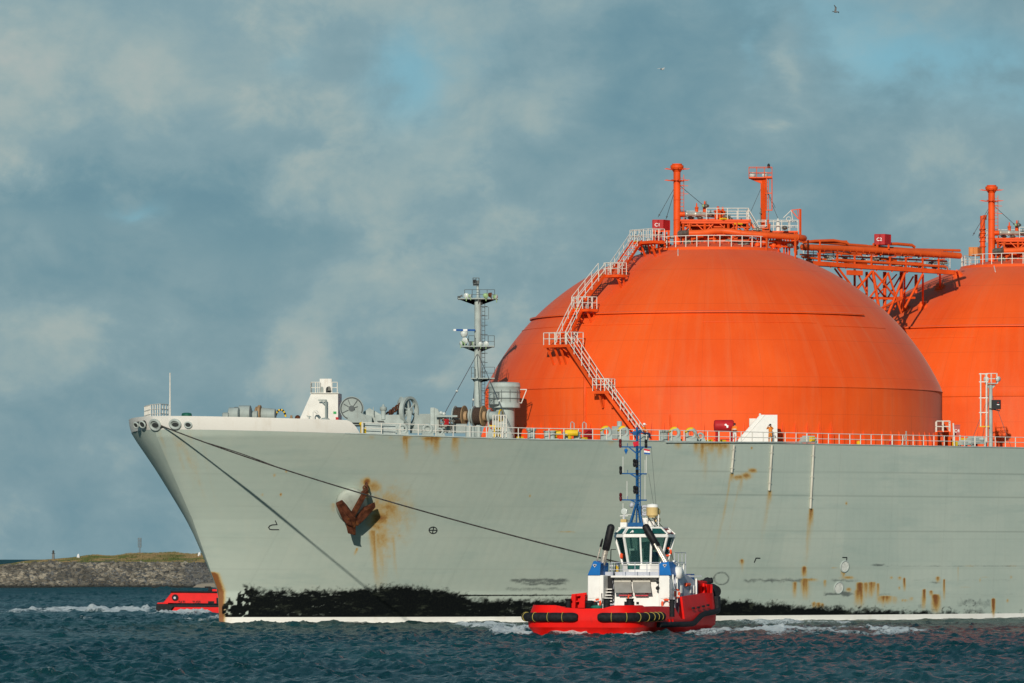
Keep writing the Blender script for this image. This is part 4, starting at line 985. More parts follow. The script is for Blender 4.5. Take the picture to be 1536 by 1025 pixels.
# ------------------------------------------------------------------ stairway over the cover
def landing(x0,x1,py,off,depth,first=False,legs=()):
    a=dome_pt(x0,py,off); b=dome_pt(x1,py,off); z_=(a.z+b.z)/2; a.z=b.z=z_
    inn=V((-(a+b).x,-(a+b).y,0)).normalized(); q=[a,b,b+inn*depth,a+inn*depth]
    mb=MB(); mb.prism([p-V((0,0,.12)) for p in q],(0,0,.12))
    for i in range(4): mb.beam(q[i]-V((0,0,.15)),q[(i+1)%4]-V((0,0,.15)),.1,.22)
    for t_,L in legs:
        p=a.lerp(b,t_)+inn*.2; mb.beam(p,V((p.x,p.y,p.z-L))+inn*.55*L,.15); mb.beam(p+inn*depth*.7,V((p.x,p.y,p.z-L))+inn*.7*L,.12)
    o=mb.build('stair_landing',M['orange'],ship)
    mb=MB(); mb.rail(q,1.1,.04,.75,rows=(.5,1),closed=True)
    mb.build('landing_rail',M['rail'],o); return q
def flight(p0,p1,w_=.9,toe=True):
    """p0 upper and p1 lower, on the outer stringer"""
    d=p1-p0; hd=V((d.x,d.y,0)).normalized(); mid=(p0+p1)/2; inn=V((-mid.x,-mid.y,0)); inn-=hd*inn.dot(hd); inn.normalize()
    mb=MB(); 
    for s in (0,w_): mb.beam(p0+inn*s,p1+inn*s,.09,.30)
    n=max(3,int(abs(d.z)/.24))
    for k in range(1,n): c=p0.lerp(p1,k/n)+inn*w_/2; mb.beam(c-inn*w_*.48,c+inn*w_*.48,.24,.05,up=(0,0,1))
    for t_ in (.05,.35,.65,.95): c=p0.lerp(p1,t_); mb.beam(c-V((0,0,.1)),c-V((0,0,.85))+inn*1.0,.09)
    o=mb.build('stair_flight',M['orange'],ship)
    mb=MB()
    for s in (0,w_):
        a,b=p0+inn*s,p1+inn*s; nn=max(2,round((b-a).length/1.35))
        for h in (.55,1.1): mb.cyl(a+V((0,0,h)),b+V((0,0,h)),.036,n=6,caps=False)
        for i in range(nn+1): c=a.lerp(b,i/nn); mb.cyl(c,c+V((0,0,1.1)),.036,n=6,caps=False)
    mb.build('stair_handrail',M['rail'],o)
    mb=MB(); mb.box(p0+inn*w_/2+V((0,0,.02)),(.5,.5,.06),Matrix.Rotation(math.atan2(hd.y,hd.x),3,'Z')); mb.build('yellow_step',M['yellow'],o)
LA=landing(945,979,362,1.7,1.5,legs=((.35,2.6),(.8,2.2)))
LB=landing(906,927,412,1.5,1.2,legs=((.8,2.2),))
LCc=landing(858,882,463.5,1.5,1.2,legs=((.8,2.4),(.2,1.6)))
LD=landing(815.5,857,517,2.0,1.6,legs=((.05,2.4),(.3,2.9),(.5,2.2),(.95,1.5)))
LE=landing(889,913,586.5,1.3,1.2,legs=((.3,1.5),(.9,1.5)))
def dp(px,py,o): return dome_pt(px,py,o)
flight(dp(951,362.5,1.7),dp(926,411.5,1.6)) if False else flight(dp(949,362.5,1.7),dp(915,412,1.55))
flight(dp(908,412.5,1.5),dp(868,463,1.5))
flight(dp(861,464,1.5),dp(835,517,1.9))
flight(dp(850,517.5,1.9),dp(895,586.5,1.3))
fl=dp(966,655,1.3); fl.z=15.9
flight(dp(907,587,1.3),fl)
# vertical cable trays and a run of small pads on the shell of the first cover
mb=MB()
for px in (877.5,):
    mb.tube([dome_pt(px,y,.08) for y in (560,585,600,625,655)],.13,6)
mb.tube([dome_pt(x,y,.05) for x,y in ((1007,655),(1006,640),(1005,622))],.1,6)
mb.build('cable_tray',M['orange'],cover)

# ------------------------------------------------------------------ pipe bridge between the covers
e=dirl(0); f=dirl(90)
DB=-2.0
def B(px,py,dd=DB): return WL(px,py,C1Y+14+dd+ (px-1320)*.055)
br=MB()
for dd in (-2.2,1.8): br.beam(B(1190,393,dd),B(1432,409,dd),.22,.42)
for k in range(11): px=1200+23*k; br.beam(B(px,397+ (px-1200)*.07,-2.2),B(px,397+(px-1200)*.07,1.8),.14,.24)
br.beam(B(1186,397.5,-2.2),B(1232,397.5,-2.2),.16)
bridge=br.build('pipe_bridge',M['orange'],ship)
gr=MB(); gr.prism([B(1205,398.5,-2.1),B(1428,412.5,-2.1),B(1428,412.5,1.7),B(1205,398.5,1.7)],(0,0,.06)); gr.build('bridge_grating',M['dgrey'],bridge)
mb=MB()
pp_=[B(1203,371,-1.9),B(1260,373,-1.9),B(1320,376,-1.9),B(1380,379.5,-1.9),B(1440,384,-1.9)]; mb.tube(pp_,.30,14)
for i in range(24): p=B(1208+9.6*i,371.3+.052*9.6*i,-1.9); mb.cyl(p-e*.04,p+e*.04,.33 if i%3 else .36,n=14)
mb.build('main_header',M['orange2'],bridge)
mb=MB()
for y0,y1,r,dd,x0,x1 in ((390,400,.13,-2.1,1254,1418),(362,369,.13,1.2,1200,1300),(363,363,.14,-.4,1204,1270),(367,378,.12,.4,1270,1414),(386,396,.10,-1.2,1204,1300),(378,386,.09,.8,1230,1420),(382,392,.08,-.6,1200,1420),(373,376,.13,1.4,1300,1440)): mb.tube([B(x0,y0,dd),B((x0+x1)/2,(y0+y1)/2,dd),B(x1,y1,dd)],r,8)
for a in ([(1205,364),(1222,362),(1250,361),(1268,364),(1272,366)],[(1310,367),(1322,366.5),(1345,366),(1368,368),(1372,371)]): mb.tube([B(x,y,-1.2) for x,y in a],.15,8)
rr=random.Random(5)
for k in range(14):
    x0=rr.uniform(1206,1370); L=rr.uniform(20,60); dd=rr.uniform(-2.0,1.2); yy=rr.uniform(-7,16); y0=374+(x0-1203)*.055+yy; y1=374+(x0+L-1203)*.055+yy
    mb.tube([B(x0,y0+4,dd),B(x0+1,y0,dd),B(x0+L-1,y1,dd),B(x0+L,y1+5,dd)],rr.uniform(.05,.10),7)
mb.build('bridge_pipe',M['orange2'],bridge)
mb=MB()
for px in (1228,1256,1282,1307,1335,1359,1384,1408):
    y=372+(px-1203)*.054; yb=396+(px-1200)*.068; mb.beam(B(px,yb,-2.15),B(px,y+6,-2.15),.14); mb.beam(B(px-2,y+7,-2.15),B(px+9,y+6,-2.15),.12); mb.beam(B(px,yb,1.6),B(px,y-2,1.6),.1)
for px in (1212,1230): mb.beam(B(px,360,-2.1),B(px,398,-2.1),.12)
mb.build('pipe_support',M['orange'],bridge)
mb=MB(); mb.rail([B(x,396+(x-1200)*.068-16.5+16,1.7) for x in (1205,1250,1300,1350,1400,1425)],1.5,.04,1.2,rows=(.5,.75,1)); mb.build('walkway_rail',M['rail'],bridge)
mb=MB(); rr=random.Random(4)
for k in range(46): px=rr.uniform(1203,1425); p=B(px,388+(px-1200)*.06+rr.uniform(-7,6),rr.uniform(-1.5,1.4)); s=rr.uniform(.08,.2); mb.sph(p,s,6); mb.cyl(p-e*s*2,p+e*s*2,s*.6,n=6); 
mb.build('valve_gear',M['dull'],bridge)
# struts down to the covers; feet on the second cover
def foot2(px,py,off=.0):
    k=(px-PXC)/F
    for Y in np.arange(540,600,.1):
        x,y=w2l(k*Y,Y); z=HC+(HOR-py)*Y/F; x-=44.5; r=math.hypot(x,y)
        if (z<=21.3 and r<RT+off) or (z>21.3 and math.sqrt(r*r+(z-11.65)**2)<23.6+off): return V((x+44.5,y,z))
    Y=572; x,y=w2l(k*Y,Y); return V((x,y,HC+(HOR-py)*Y/F))
mb=MB(); ft=MB()
def strut(px0,py0,px1,py1,w_=.17,d0=-2.1,d1=None,foot=False):
    a=B(px0,py0,d0)
    if foot:
        b=foot2(px1,py1); n=V((b.x-44.5,b.y,b.z-11.65)).normalized(); ft.lathe([(.62,-.2),(.55,.18),(.55,.18),(.25,.5),(.25,.5),(0,.5)],b,n*.6+V((0,0,.4)),10)
    else: b=B(px1,py1,d1 if d1 is not None else d0)
    mb.cyl(a,b,w_/1.7,n=8)
for q in ((1384.5,412,1384,460),(1410,411,1410,432),(1435,406,1437,414),(1356.5,408,1357,463)): strut(*q,foot=True)
for q in ((1309,406,1319,466,.26),(1308,407,1286,434,.2),(1257,402,1276,427,.2),(1332,409,1352,470,.18),(1358,408,1331,474,.22),(1312,409,1345,448,.18),(1384,412,1357,462,.2),(1331,410,1325,428,.14),(1352,449,1320,463,.18),(1331,412,1305,446,.16),(1286,408,1300,440,.15)): strut(*q)
for q in ((1282,404,1282,436,.2),(1300,408,1300,462,.22),(1327,408,1327,475,.3),(1352,408,1352,470,.3),(1374,412,1374,440,.26)): strut(*q,d0=1.6)
for q in ((1282,434,1310,408,.14),(1300,410,1330,450,.14),(1330,450,1352,412,.14),(1300,460,1345,412,.12),(1370,415,1340,465,.14),(1252,403,1263,418,.16)): strut(*q,d0=1.6)
mb.beam(B(1302,447,-1.5),B(1352,449,-1.5),.2); mb.beam(B(1272,409,-2.3),B(1292,410,-2.3),.45); mb.beam(B(1318,447,1.5),B(1372,447,1.5),.2)
mb.build('trestle_strut',M['orange'],bridge); ft.build('strut_foot',M['dome'],bridge)
c2=box_c('C2',1312,1337,352,367,12,M['red'],None)
mb=MB(); mb.beam(T(1316,367,12),T(1316,374,12),.14); mb.beam(T(1333,367,12.3),T(1333,374,12.3),.14); mb.build('stand',M['orange'],c2)

# second cover and what stands on it
OFF2=(44.5,0,0)
copy_tree(cover,None,OFF2).parent=ship
for o in top_parts: copy_tree(o,None,OFF2).parent=ship
q=box_c(None,1453.5,1475,371,384,0,M['tan'],None); wv=l2w(44.5-10,0)
q.location=V(WL(1453.5,384,C1Y+28))-V(T(1453.5,384,0))
mb=MB(); d=30; 
def T2(px,py,dd): return WL(px,py,C1Y+30.9+dd)
mb.cyl(T2(1474,402,2),T2(1474,324,2),.26); 
for y in (344,350,356,362,370): mb.torus(T2(1474,y,2),(0,0,1),.30,.06,14,6)
mb.cyl(T2(1477,330,2.5),T2(1477,323,2.5),.2); mb.build('vent_pipe',M['orange'],ship)
mb=MB(); p=T2(1470,364,2.4); mb.rail([p,p+dirl(0)*.7],1.3,.05,.35,rows=(.33,.66,1)); mb.build('vent_pipe_rail',M['rail'],ship)
# ------------------------------------------------------------------ rails and fittings along the deck edge
def zd(x): return float(sheer(x-V0))
def deckpt(px,yl):    # deck point on the plane y = yl below pixel column px
    p=S(px,650,yl)
    for _ in range(4):
        lim=-(float(hbreadth(p.x-V0,zd(p.x)))-.75)
        if p.y<lim: p=S(px,650,lim)
    p.z=zd(p.x); return p
def epx(px,inset=.25): p=edge(s_at(px),inset,.0); return p
mb=MB(); sl2=np.arange(s_at(546),128,1.42); pts=[edge(s,.22) for s in sl2]
for a_,b_ in zip(pts,pts[1:]):
    for h in (.5,.98): mb.cyl(a_+V((0,0,h)),b_+V((0,0,h)),.036,n=6,caps=False)
for k,p in enumerate(pts): mb.cyl(p-V((0,0,.05)),p+V((0,0,.98)),.045 if k%8 else .07,n=6,caps=False)
mb.build('deck_railing',M['rail'],ship)
def at_edge(px,inset): return edge(s_at(px),inset)
def chock(px,py,R,yel,base_w=.5):
    p=at_edge(px,.35); ax=dirl(-78); e=dirl(12); x,y=l2w(p.x,p.y); c=V((p.x,p.y,HC+(HOR-py)*y/F)); u=V((0,0,1))
    mb=MB(); mb.torus(c,ax,R*.72,R*.30,22,8)
    mb.prism([V((c.x,c.y,0))-e*base_w+u*p.z-ax*.14,V((c.x,c.y,0))+e*base_w+u*p.z-ax*.14,c+e*R*.95-ax*.14-u*R*.3,c+e*R*.6-ax*.14-u*R*.72,c-e*R*.6-ax*.14-u*R*.72,c-e*R*.95-ax*.14-u*R*.3],ax*.28)
    o=mb.build('roller_chock',M['grey2'],ship)
    if yel:
        mb=MB(); up=V((0,0,1)); x_=ax.cross(up).normalized(); y_=ax.cross(x_); pts=[c+(x_*math.cos(t)+y_*math.sin(t))*R*.80 for t in [R_(180+35+ (k*9)) for k in range(13)]]
        # the yellow painted crown
        pts=[c+(-e*math.cos(t)+u*math.sin(t))*R*.80 for t in [R_(a_) for a_ in range(8,116,9)]]; mb.tube(pts,R*.30,8); mb.build('yellow_crown',M['yellow'],o)
    return o
for px,py,R,yel in ((608,644,.50,0),(645.5,644,.50,0),(664,647.5,.34,0),(913.5,648.5,.52,1),(939.5,648.5,.52,1),(1016.5,650,.52,1),(1041,651,.54,1),(1055,654.5,.34,0)): chock(px,py,R,yel)
mb=MB(); p=at_edge(1043,.1); e=dirl(0); mb.tube([p+V((0,0,.85)),p+V((0,0,.5))+e*.15,p+e*.35+V((0,0,.25)),p+e*.5+V((0,0,.5))],.06,6); mb.build('rope_tail',plain('old_rope',(.35,.27,.16),.9),ship)
def bollards(px,yl,h,r,gap,m,cap=None):
    p=deckpt(px,yl); e=dirl(0); mb=MB()
    for s in (0,gap):
        q=p+e*s; mb.lathe([(r,0),(r,h*.78),(r,h*.78),(r*1.28,h*.8),(r*1.28,h),(r*1.28,h),(0,h)],q,n=16)
    mb.prism([p-e*r*1.5-V((0,.3,0)),p+e*(gap+r*1.5)-V((0,.3,0)),p+e*(gap+r*1.5)+V((0,.3,0)),p-e*r*1.5+V((0,.3,0))],(0,0,.12)); return mb.build('mooring_bollard',m,ship)
bollards(797,-21,.98,.34,.0001,M['grey2']); bollards(996,-21.3,1.02,.36,.0001,M['grey2']); bollards(820,-20.5,.8,.22,.5,M['grey2']); bollards(850,-20.5,.7,.3,.9,M['grey2'])
mb=MB(); p=deckpt(826,-20); e=dirl(0)
for s,L,r in ((0,.9,.22),(1.25,1.1,.28)): mb.cyl(p+e*s+V((0,0,.62)),p+e*(s+L)+V((0,0,.62)),r); mb.beam(p+e*(s+.4),p+e*(s+.4)+V((0,0,.5)),.2)
mb.build('yellow_roller',M['yellow'],ship,split=True)
mb=MB(); 
for px in (856,874): p=deckpt(px,-20.2); mb.tube([p,p+V((0,0,1.5)),p+V((0,0,1.62))+e*.1,p+e*.3+V((0,0,1.5)),p+e*.3],.05,6)
mb.build('gooseneck_vent',M['grey2'],ship,split=True)
mb=MB(); p=deckpt(883,-21); mb.box(p+V((0,0,.55)),(.6,.5,.9)); mb.build('fire_hose_box',M['red'],ship)
mb=MB(); p=deckpt(928,-20.6); mb.box(p+V((0,0,.75)),(.9,.8,1.1)); mb.cyl(p+V((.1,0,1.3)),p+V((.1,0,1.75)),.22); mb.build('pump_casing',M['grey2'],ship)
mb=MB()
for px,yl in ((780,-21),(876,-21.4),(905,-21.6),(1018,-22),(1064,-22),(1084,-22),(556,-17)): p=deckpt(px,yl); mb.box(p+V((0,0,.14)),(.5,.35,.24))
mb.build('yellow_pad',M['yellow'],ship,split=True)
# dry powder unit: red drum on legs, and the white coaming beside it
p=deckpt(1071,-19.5); x,y=l2w(p.x,p.y); k=y/F; e=dirl(0); f=dirl(90)
mb=MB(); zc=HC+(HOR-639)*k; a=V((p.x,p.y,zc))+e*.02; L=29*k
mb.lathe([(0,-.06),(.42,-.02),(.50,.06),(.50,.06),(.53,.12),(.53,L-.12),(.50,L-.06),(.50,L-.06),(.42,L+.02),(0,L+.06)],a,e,20); o=mb.build('powder_drum',M['red'],ship)
mb=MB(); c=a+e*L*.60-f*.545; mb.prism([c+e*x_+V((0,0,z_)) for x_,z_ in ((-.16,.10),(.0,.19),(.09,.05),(.2,.04),(.2,-.16),(.06,-.2),(.02,.0),(-.08,.0))],-f*.02); mb.build('white_emblem',M['letter'],o)
mb=MB()
for s in (.12,.88): q=a+e*L*s; mb.beam(V((q.x,q.y,p.z)),q-V((0,0,.45)),.16); mb.beam(V((q.x,q.y,p.z))+f*.5,q-V((0,0,.45))+f*.2,.1)
mb.beam(V((p.x,p.y,p.z+.35)),V((p.x,p.y,p.z+.35))+e*L,.1); mb.build('stand',M['red'],o)
q0=deckpt(1111,-22.2); x,y=l2w(q0.x,q0.y); k=y/F
_q=S(1166,650,-21.7); _Y=l2w(_q.x,_q.y)[1]
def wp(px,py,dy=0): return WL(px,py,_Y+dy)
fy=dirl(90); zc_=zd(q0.x); wz=lambda p: V((p.x,p.y,zc_))
mb=MB(); mb.prism([wz(wp(1109,668)),wz(wp(1166,668)),wp(1166,622.5),wp(1148,622.5)],fy*1.5); mb.prism([wp(1140,622.4,.12),wp(1147.7,622.4,.12),wz(wp(1108.6,671,.12)),wz(wp(1101,671,.12))],fy*1.2)
o=mb.build('white_coaming',plain('white_coaming_paint',(.74,.73,.69),.5,var=.03),ship); mb=MB(); mb.prism([wz(wp(1124,640,1.7)),wz(wp(1134,640,1.7)),wp(1134,628,1.7),wp(1124,628,1.7)],fy*.6); mb.cyl(wp(1140,624,.8),wp(1140,620.5,.8),.1); mb.build('coaming_top_box',M['white'],o)
# small winch boxes, the railed stand and the lamp post near the second tank
for px,w_,h_ in ((1201,1.4,.75),(1436,1.4,.6),(1449,1.8,1.0)):
    p=deckpt(px,-21); mb=MB(); mb.box(p+e*w_/2+V((0,0,h_*.62)),(w_,.7,h_*.55)); mb.cyl(p+e*w_*.1+V((0,0,h_*.8)),p+e*w_*.9+V((0,0,h_*.8)),.22); mb.beam(p+V((0,0,0)),p+V((0,0,h_*.5)),.2); mb.beam(p+e*w_,p+e*w_+V((0,0,h_*.5)),.2); o=mb.build('tugger_winch',M['grey2'],ship)
    mb=MB(); q=p+e*(w_*.72 if px<1300 else -.25)-f*.42+V((0,0,h_*.62)); mb.box(q,(.36,.36,.5)); mb.build('yellow_cover',M['yellow'],o)
for px,m in ((1288,M['yellow']),(1336,M['red']),(1463,M['red'])): p=deckpt(px,-21.5); mb=MB(); mb.lathe([(.2,0),(.22,.3),(.22,.3),(.12,.42),(0,.45)],p,n=10); mb.build('deck_valve_cap',m,ship)
p0=epx(1390,.15); p1=epx(1422,.15); mb=MB(); 
for t_ in (0,.33,.67,1): q=p0.lerp(p1,t_); mb.cyl(q,q+V((0,0,1.35)),.07,n=6); mb.cyl(q-dirl(0)*.45,q+V((0,0,1.2)),.055,n=6)
mb.cyl(p0+V((0,0,1.35)),p1+V((0,0,1.35)),.08,n=6); mb.build('gangway_frame',M['rail'],ship)
p=deckpt(1405,-20.5); x,y=l2w(p.x,p.y); k=y/F; zl=HC+(HOR-648)*k; mb=MB(); q=[V((p.x,p.y,zl)),V((p.x,p.y,zl))+e*20*k,V((p.x,p.y,zl))+e*20*k+f*1.2,V((p.x,p.y,zl))+f*1.2]
mb.prism(q,(0,0,.1)); 
for c in q: mb.beam(V((c.x,c.y,p.z)),c,.14)
o=mb.build('access_platform',M['orange'],ship); mb=MB(); mb.rail(q,1.0,.05,.65,rows=(.5,1),closed=True); mb.cyl(q[1]+e*.45-V((0,0,2.0)),q[1]+e*.3+V((0,0,.8)),.08,n=6); mb.build('platform_rail',M['rail'],o)
p=deckpt(1430,-20); mb=MB(); x,y=l2w(p.x,p.y); k=y/F; a=V((p.x,p.y,HC+(HOR-653)*k)); w_=10*k; h_=15*k; mb.prism([a,a+e*w_,a+e*w_+f*.5,a+f*.5],(0,0,h_)); mb.prism([a+V((0,0,h_))-e*.04-f*.04,a+e*(w_+.04)+V((0,0,h_))-f*.04,a+e*(w_+.04)+f*.5+V((0,0,h_)),a+f*.5+V((0,0,h_))],(0,0,.05)); o=mb.build('equipment_box',paint('faded_red_paint',(.45,.10,.08),.6),ship)
text_mesh('number','C4',.42,M['letter'],o,face_M(a+e*w_*.52+V((0,0,h_*.42))-f*.03,-f)); mb=MB(); mb.beam(V((a.x,a.y,p.z)),a,.12); mb.beam(V((a.x,a.y,p.z))+e*w_,a+e*w_,.12); mb.build('stand',M['rail'],o)
# lamp post with side ladder and black box
p=deckpt(1486,-20.5); x,y=l2w(p.x,p.y); k=y/F
def pl(px,py,dy=0): w_=W(px,py,y+dy); a_,b_=w2l(w_.x,w_.y); return V((a_,b_,w_.z))
mb=MB(); tp=V((p.x,p.y,HC+(HOR-577)*k)); mb.cyl(p,tp,.19,.17,16); lp=mb.build('lamp_post',M['grey2'],ship)
mb=MB(); a=pl(1479,576,-.4); mb.prism([a,a+e*1.05,a+e*1.05+f*.9,a+f*.9],(0,0,.09)); mb.prism([tp-V((0,0,.6)),tp+e*.5,tp-e*.45],f*.1); mb.build('lamp_platform',M['grey2'],lp)
mb=MB(); mb.rail([a,a+e*1.05,a+e*1.05+f*.9,a+f*.9],.98,.03,.55,rows=(.5,1),closed=True); mb.build('platform_rail',M['rail'],lp)
mb=MB()
for s,ax in ((.05,dirl(-110,-.2)),(1.1,dirl(-60,-.1))): c=a+e*s+V((0,0,.45)); mb.lathe([(0,-.22),(.18,-.2),(.26,.08),(.26,.12),(0,.12)],c,ax,14); mb.cyl(c-V((0,0,.4)),c,.05,n=6)
mb.build('floodlight',M['lens'],lp)
mb=MB()
for px,y0,y1 in ((1471,560,640),(1480,560,665)): mb.cyl(pl(px,y0,-.5),pl(px,y1,-.5),.075,n=6)
for py in (561,573,597,619): mb.beam(pl(1468.5,py,-.5),pl(1482,py,-.5),.09)
mb.ladder(pl(1480,665,-.2),pl(1480,578,-.2),.34,dirl(60),.03,.33); mb.build('ladder_cage',M['rail'],lp)
mb=MB(); mb.beam(pl(1469,640,-.5),pl(1484,640,-.5),.1); mb.build('yellow_gate_bar',M['yellow'],lp)
mb=MB(); a=pl(1487.5,614,-.4); mb.prism([a,a+e*13*k,a+e*13*k+f*.5+e*.1,a+f*.5],(0,0,14*k)); mb.beam(pl(1484,613,-.2),pl(1500,615,-.2)-V((0,0,.1)),.1); mb.build('control_box',M['black'],lp)
mb=MB(); c=pl(1497,604.5,-.45); mb.prism([c+V((0,0,.1)),c-e*.07-V((0,0,.05)),c+e*.08],-f*.012); mb.build('red_badge',M['red'],lp); mb=MB(); mb.prism([c-e*.1-V((0,0,.2)),c+e*.12-V((0,0,.2)),c+e*.12-V((0,0,.13)),c-e*.1-V((0,0,.13))],-f*.012); mb.build('white_badge',M['letter'],lp)
mb=MB()
for q in (pl(1460,655,-.2),pl(1517,672,-.6),pl(1474,655,2)): mb.cyl(tp-V((0,0,.6)),q,.022,n=5)
mb.build('stay',M['wire'],lp)

# ------------------------------------------------------------------ forecastle
# white steering tower with railed top
yl=-5.0; e=dirl(0); f=dirl(90); q=S(478,630,yl); x,y=l2w(q.x,q.y); k=y/F
def fp(px,py,dy=0): w_=W(px,py,y+dy); a_,b_=w2l(w_.x,w_.y); return V((a_,b_,w_.z))
mb=MB(); mb.prism([fp(441,648),fp(507,648),fp(507,590),fp(467,590)],f*2.6+e*.25); tw=mb.build('lookout_tower',M['white'],ship)
mb=MB(); mb.prism([fp(465,590.4,-.15),fp(508,590.4,-.15),fp(508,590.4,2.9),fp(465,590.4,2.9)],(0,0,.07)); mb.rail([fp(466.5,590,-.1),fp(480,590,-.1)],.95,.045,.45,rows=(.5,1)); mb.rail([fp(498,590,-.1),fp(506,590,-.1),fp(506,590,2.7),fp(467,590,2.7),fp(466.5,590,-.1)],.95,.045,.6,rows=(.5,1)); mb.build('top_rail',M['rail'],tw)
mb=MB(); mb.prism([fp(479.5,590,.1),fp(497.5,590,.1),fp(497.5,568.3,.1),fp(479.5,568.3,.1)],f*1.0); o=mb.build('bell_house',M['white'],tw)
for px,w_ in ((483,2.1),(492.5,3.6)):
    mb=MB(); pts=[fp(px-w_,589.5,.08),fp(px+w_,589.5,.08)]+[fp(px+w_*math.cos(R_(a_)),584-4*math.sin(R_(a_)),.08) for a_ in range(0,181,30)]; mb.prism(pts,f*-.02); mb.build('arch_opening',M['drk'] if px>490 else M['grey'],o)  # flat plates for the arches; the dark one paints the shade inside
mb=MB(); c=fp(493.8,584.5,-.05); mb.lathe([(.03,.28),(.1,.22),(.12,.0),(.2,-.12),(.2,-.12),(0,-.12)],c,n=12); mb.build('ship_bell',M['dull'],o)
mb=MB(); mb.beam(fp(489,632,-.5),fp(489,600,-.5),.13); mb.beam(fp(477.5,600.5,-.5),fp(490,600.5,-.5),.12); mb.beam(fp(482,601,-.5),fp(489,608,-.5),.09); mb.lathe([(.45,0),(.40,.2),(.2,.3),(0,.3)],fp(487.5,632,-.6),n=14); mb.build('davit',M['grey'],tw)
mb=MB(); mb.prism([fp(453,630.5,-1.2),fp(475,630.5,-1.2),fp(475,629,-1.2),fp(453,629,-1.2)],f*.8); mb.cyl(fp(464,630,-1),fp(464,624,-1),.06); mb.cyl(fp(461,625,-1),fp(467,625.4,-1),.035,n=6); mb.cyl(fp(461,625,-1),fp(460.5,623,-1),.03,n=6); mb.build('hatch',M['grey'],ship)
mb=MB(); mb.tube([fp(469.5,629,-1),fp(469.5,619,-1),fp(471,617,-1),fp(474,617.5,-1),fp(476.5,620.5,-1)],[.05,.05,.08,.13,.13],8); mb.build('cowl_vent',M['white'],ship)
for c,m in ((((500,617.5),(504.5,621)),plain('green_sign',(.04,.35,.10),.6)),): mb=MB(); (x0,y0),(x1,y1)=c; mb.prism([fp(x0,y0,-.03),fp(x1,y0,-.03),fp(x1,y1,-.03),fp(x0,y1,-.03)],-f*.015); mb.build('green_sign',m,tw)
mb=MB(); mb.prism([fp(503.5,630,-.3),fp(507.5,630,-.3),fp(507.5,626,-.3),fp(503.5,626,-.3)],f*.2); mb.build('red_sign',M['red'],tw)
# mooring winches on the starboard side of the forecastle, axis across the picture
def drum_row(items,yl,parent_name,az=-14):
    o=None; ax=dirl(az)
    for i,(px,w_,R,mm) in enumerate(items):
        c=S(px,621.5,yl); c.z=zd(c.x)+.95; mb=MB(); L=w_; mb.lathe([(0,0),(R,0),(R,0),(R,L),(R,L),(0,L)],c,ax,22)
        if o is None: o=mb.build(parent_name,M[mm],ship)
        else: mb.build('flange' if mm=='flange' else 'gear_case',M[mm],o)
    return o
for yl_,off in ((3,0),):
    a=S(333,622,5); 
    mb=MB(); ax=dirl(-8)
    def ring_(px,py,R,L,m,nm,par=None,R2=None):
        c=S(px,py,4); mb=MB(); R2=R if R2 is None else R2; mb.lathe([(0,0),(R*.8,0),(R,.06),(R,.06),(R2,L),(R2,L),(R2*.8,L+.05),(0,L+.05)],c,ax,22); return mb.build(nm,M[m],par or ship)
    wn_=ring_(343,622,.62,.9,'grey','mooring_winch'); ring_(334,624,.30,.5,'grey','brake_casing',wn_); ring_(351,622,.66,.34,'rope','rope_coil',wn_); ring_(358,621,.74,1.05,'grey','gear_case',wn_,.74)
    wn2=ring_(391,622,.62,1.3,'grey','mooring_winch',None,.5); ring_(386.5,621.5,.80,.28,'flange','flange',wn2); ring_(383,622,.70,.2,'flange','flange',wn2); ring_(373,624,.45,.8,'grey','brake_casing',wn2)
    mb=MB()
    for px in (345,366,388,408): p=S(px,622,4); mb.beam(V((p.x,p.y,zd(p.x))),p,.25)
    mb.build('winch_bed',M['grey'],wn_,split=True)
    c=S(421,622.5,3.5); st=MB(); n=16; mats_=[M['yellow'],M['black']]
    pts=[c+V((0,0,-.3))+dirl(0)*(.45*math.cos(R_(a_)))+V((0,0,.75*math.sin(R_(a_)))) for a_ in range(10,175,15)]
    for i,(u_,v_) in enumerate(zip(pts,pts[1:])): st.mat(i%2).cyl(u_,v_,.09,n=8)
    st.build('striped_hoop',mats_,ship)
    mb=MB(); p=S(437,628,2.5); z0=zd(p.x); mb.lathe([(.26,0),(.26,1.2),(.20,1.3),(.30,1.55),(.30,1.75),(.16,1.9),(.1,2.05),(.1,2.2),(0,2.2)],V((p.x,p.y,z0)),n=12); mb.build('rusty_fairlead_post',M['flange'],ship); mb=MB(); p=S(446.5,627,2.5); mb.sph(p,.25,10); mb.beam(V((p.x,p.y,z0)),p,.3); mb.build('rusty_cap',M['rust'],ship)
# port windlass group
def wheel(c,ax,R,rim,nsp,m,parent,name='brake_wheel',w_=.28,hub=.16):
    ax=V(ax).normalized(); mb=MB(); mb.lathe([(R-rim,-w_/2),(R,-w_/2),(R,-w_/2),(R,w_/2),(R,w_/2),(R-rim,w_/2),(R-rim,w_/2),(R-rim,-w_/2)],c,ax,32); u=V((0,0,1)); x_=ax.cross(u).normalized()
    for k in range(nsp):
        t_=2*math.pi*(k+.35)/nsp; d_=x_*math.cos(t_)+u*math.sin(t_); mb.beam(c+d_*hub,c+d_*(R-rim*.5),.13,.12,up=ax)
    mb.cyl(c-ax*(w_*.7),c+ax*(w_*.7),hub+.06,n=14); return mb.build(name,m,parent)
yl=-9.0; q=S(528,612,yl); x,y=l2w(q.x,q.y); k=y/F; ws=y
c=fp; 
def wq(px,py,dy=0): w_=W(px,py,ws+dy); a_,b_=w2l(w_.x,w_.y); return V((a_,b_,w_.z))
z0=zd(wq(528,640).x); cc=wq(527.5,613)
mb=MB(); mb.lathe([(0,-.1),(1.04,-.1),(1.04,-.1),(1.04,.55),(1.04,.55),(0,.6)],cc,dirl(90),34); wl_=mb.build('windlass',M['grey'],ship)
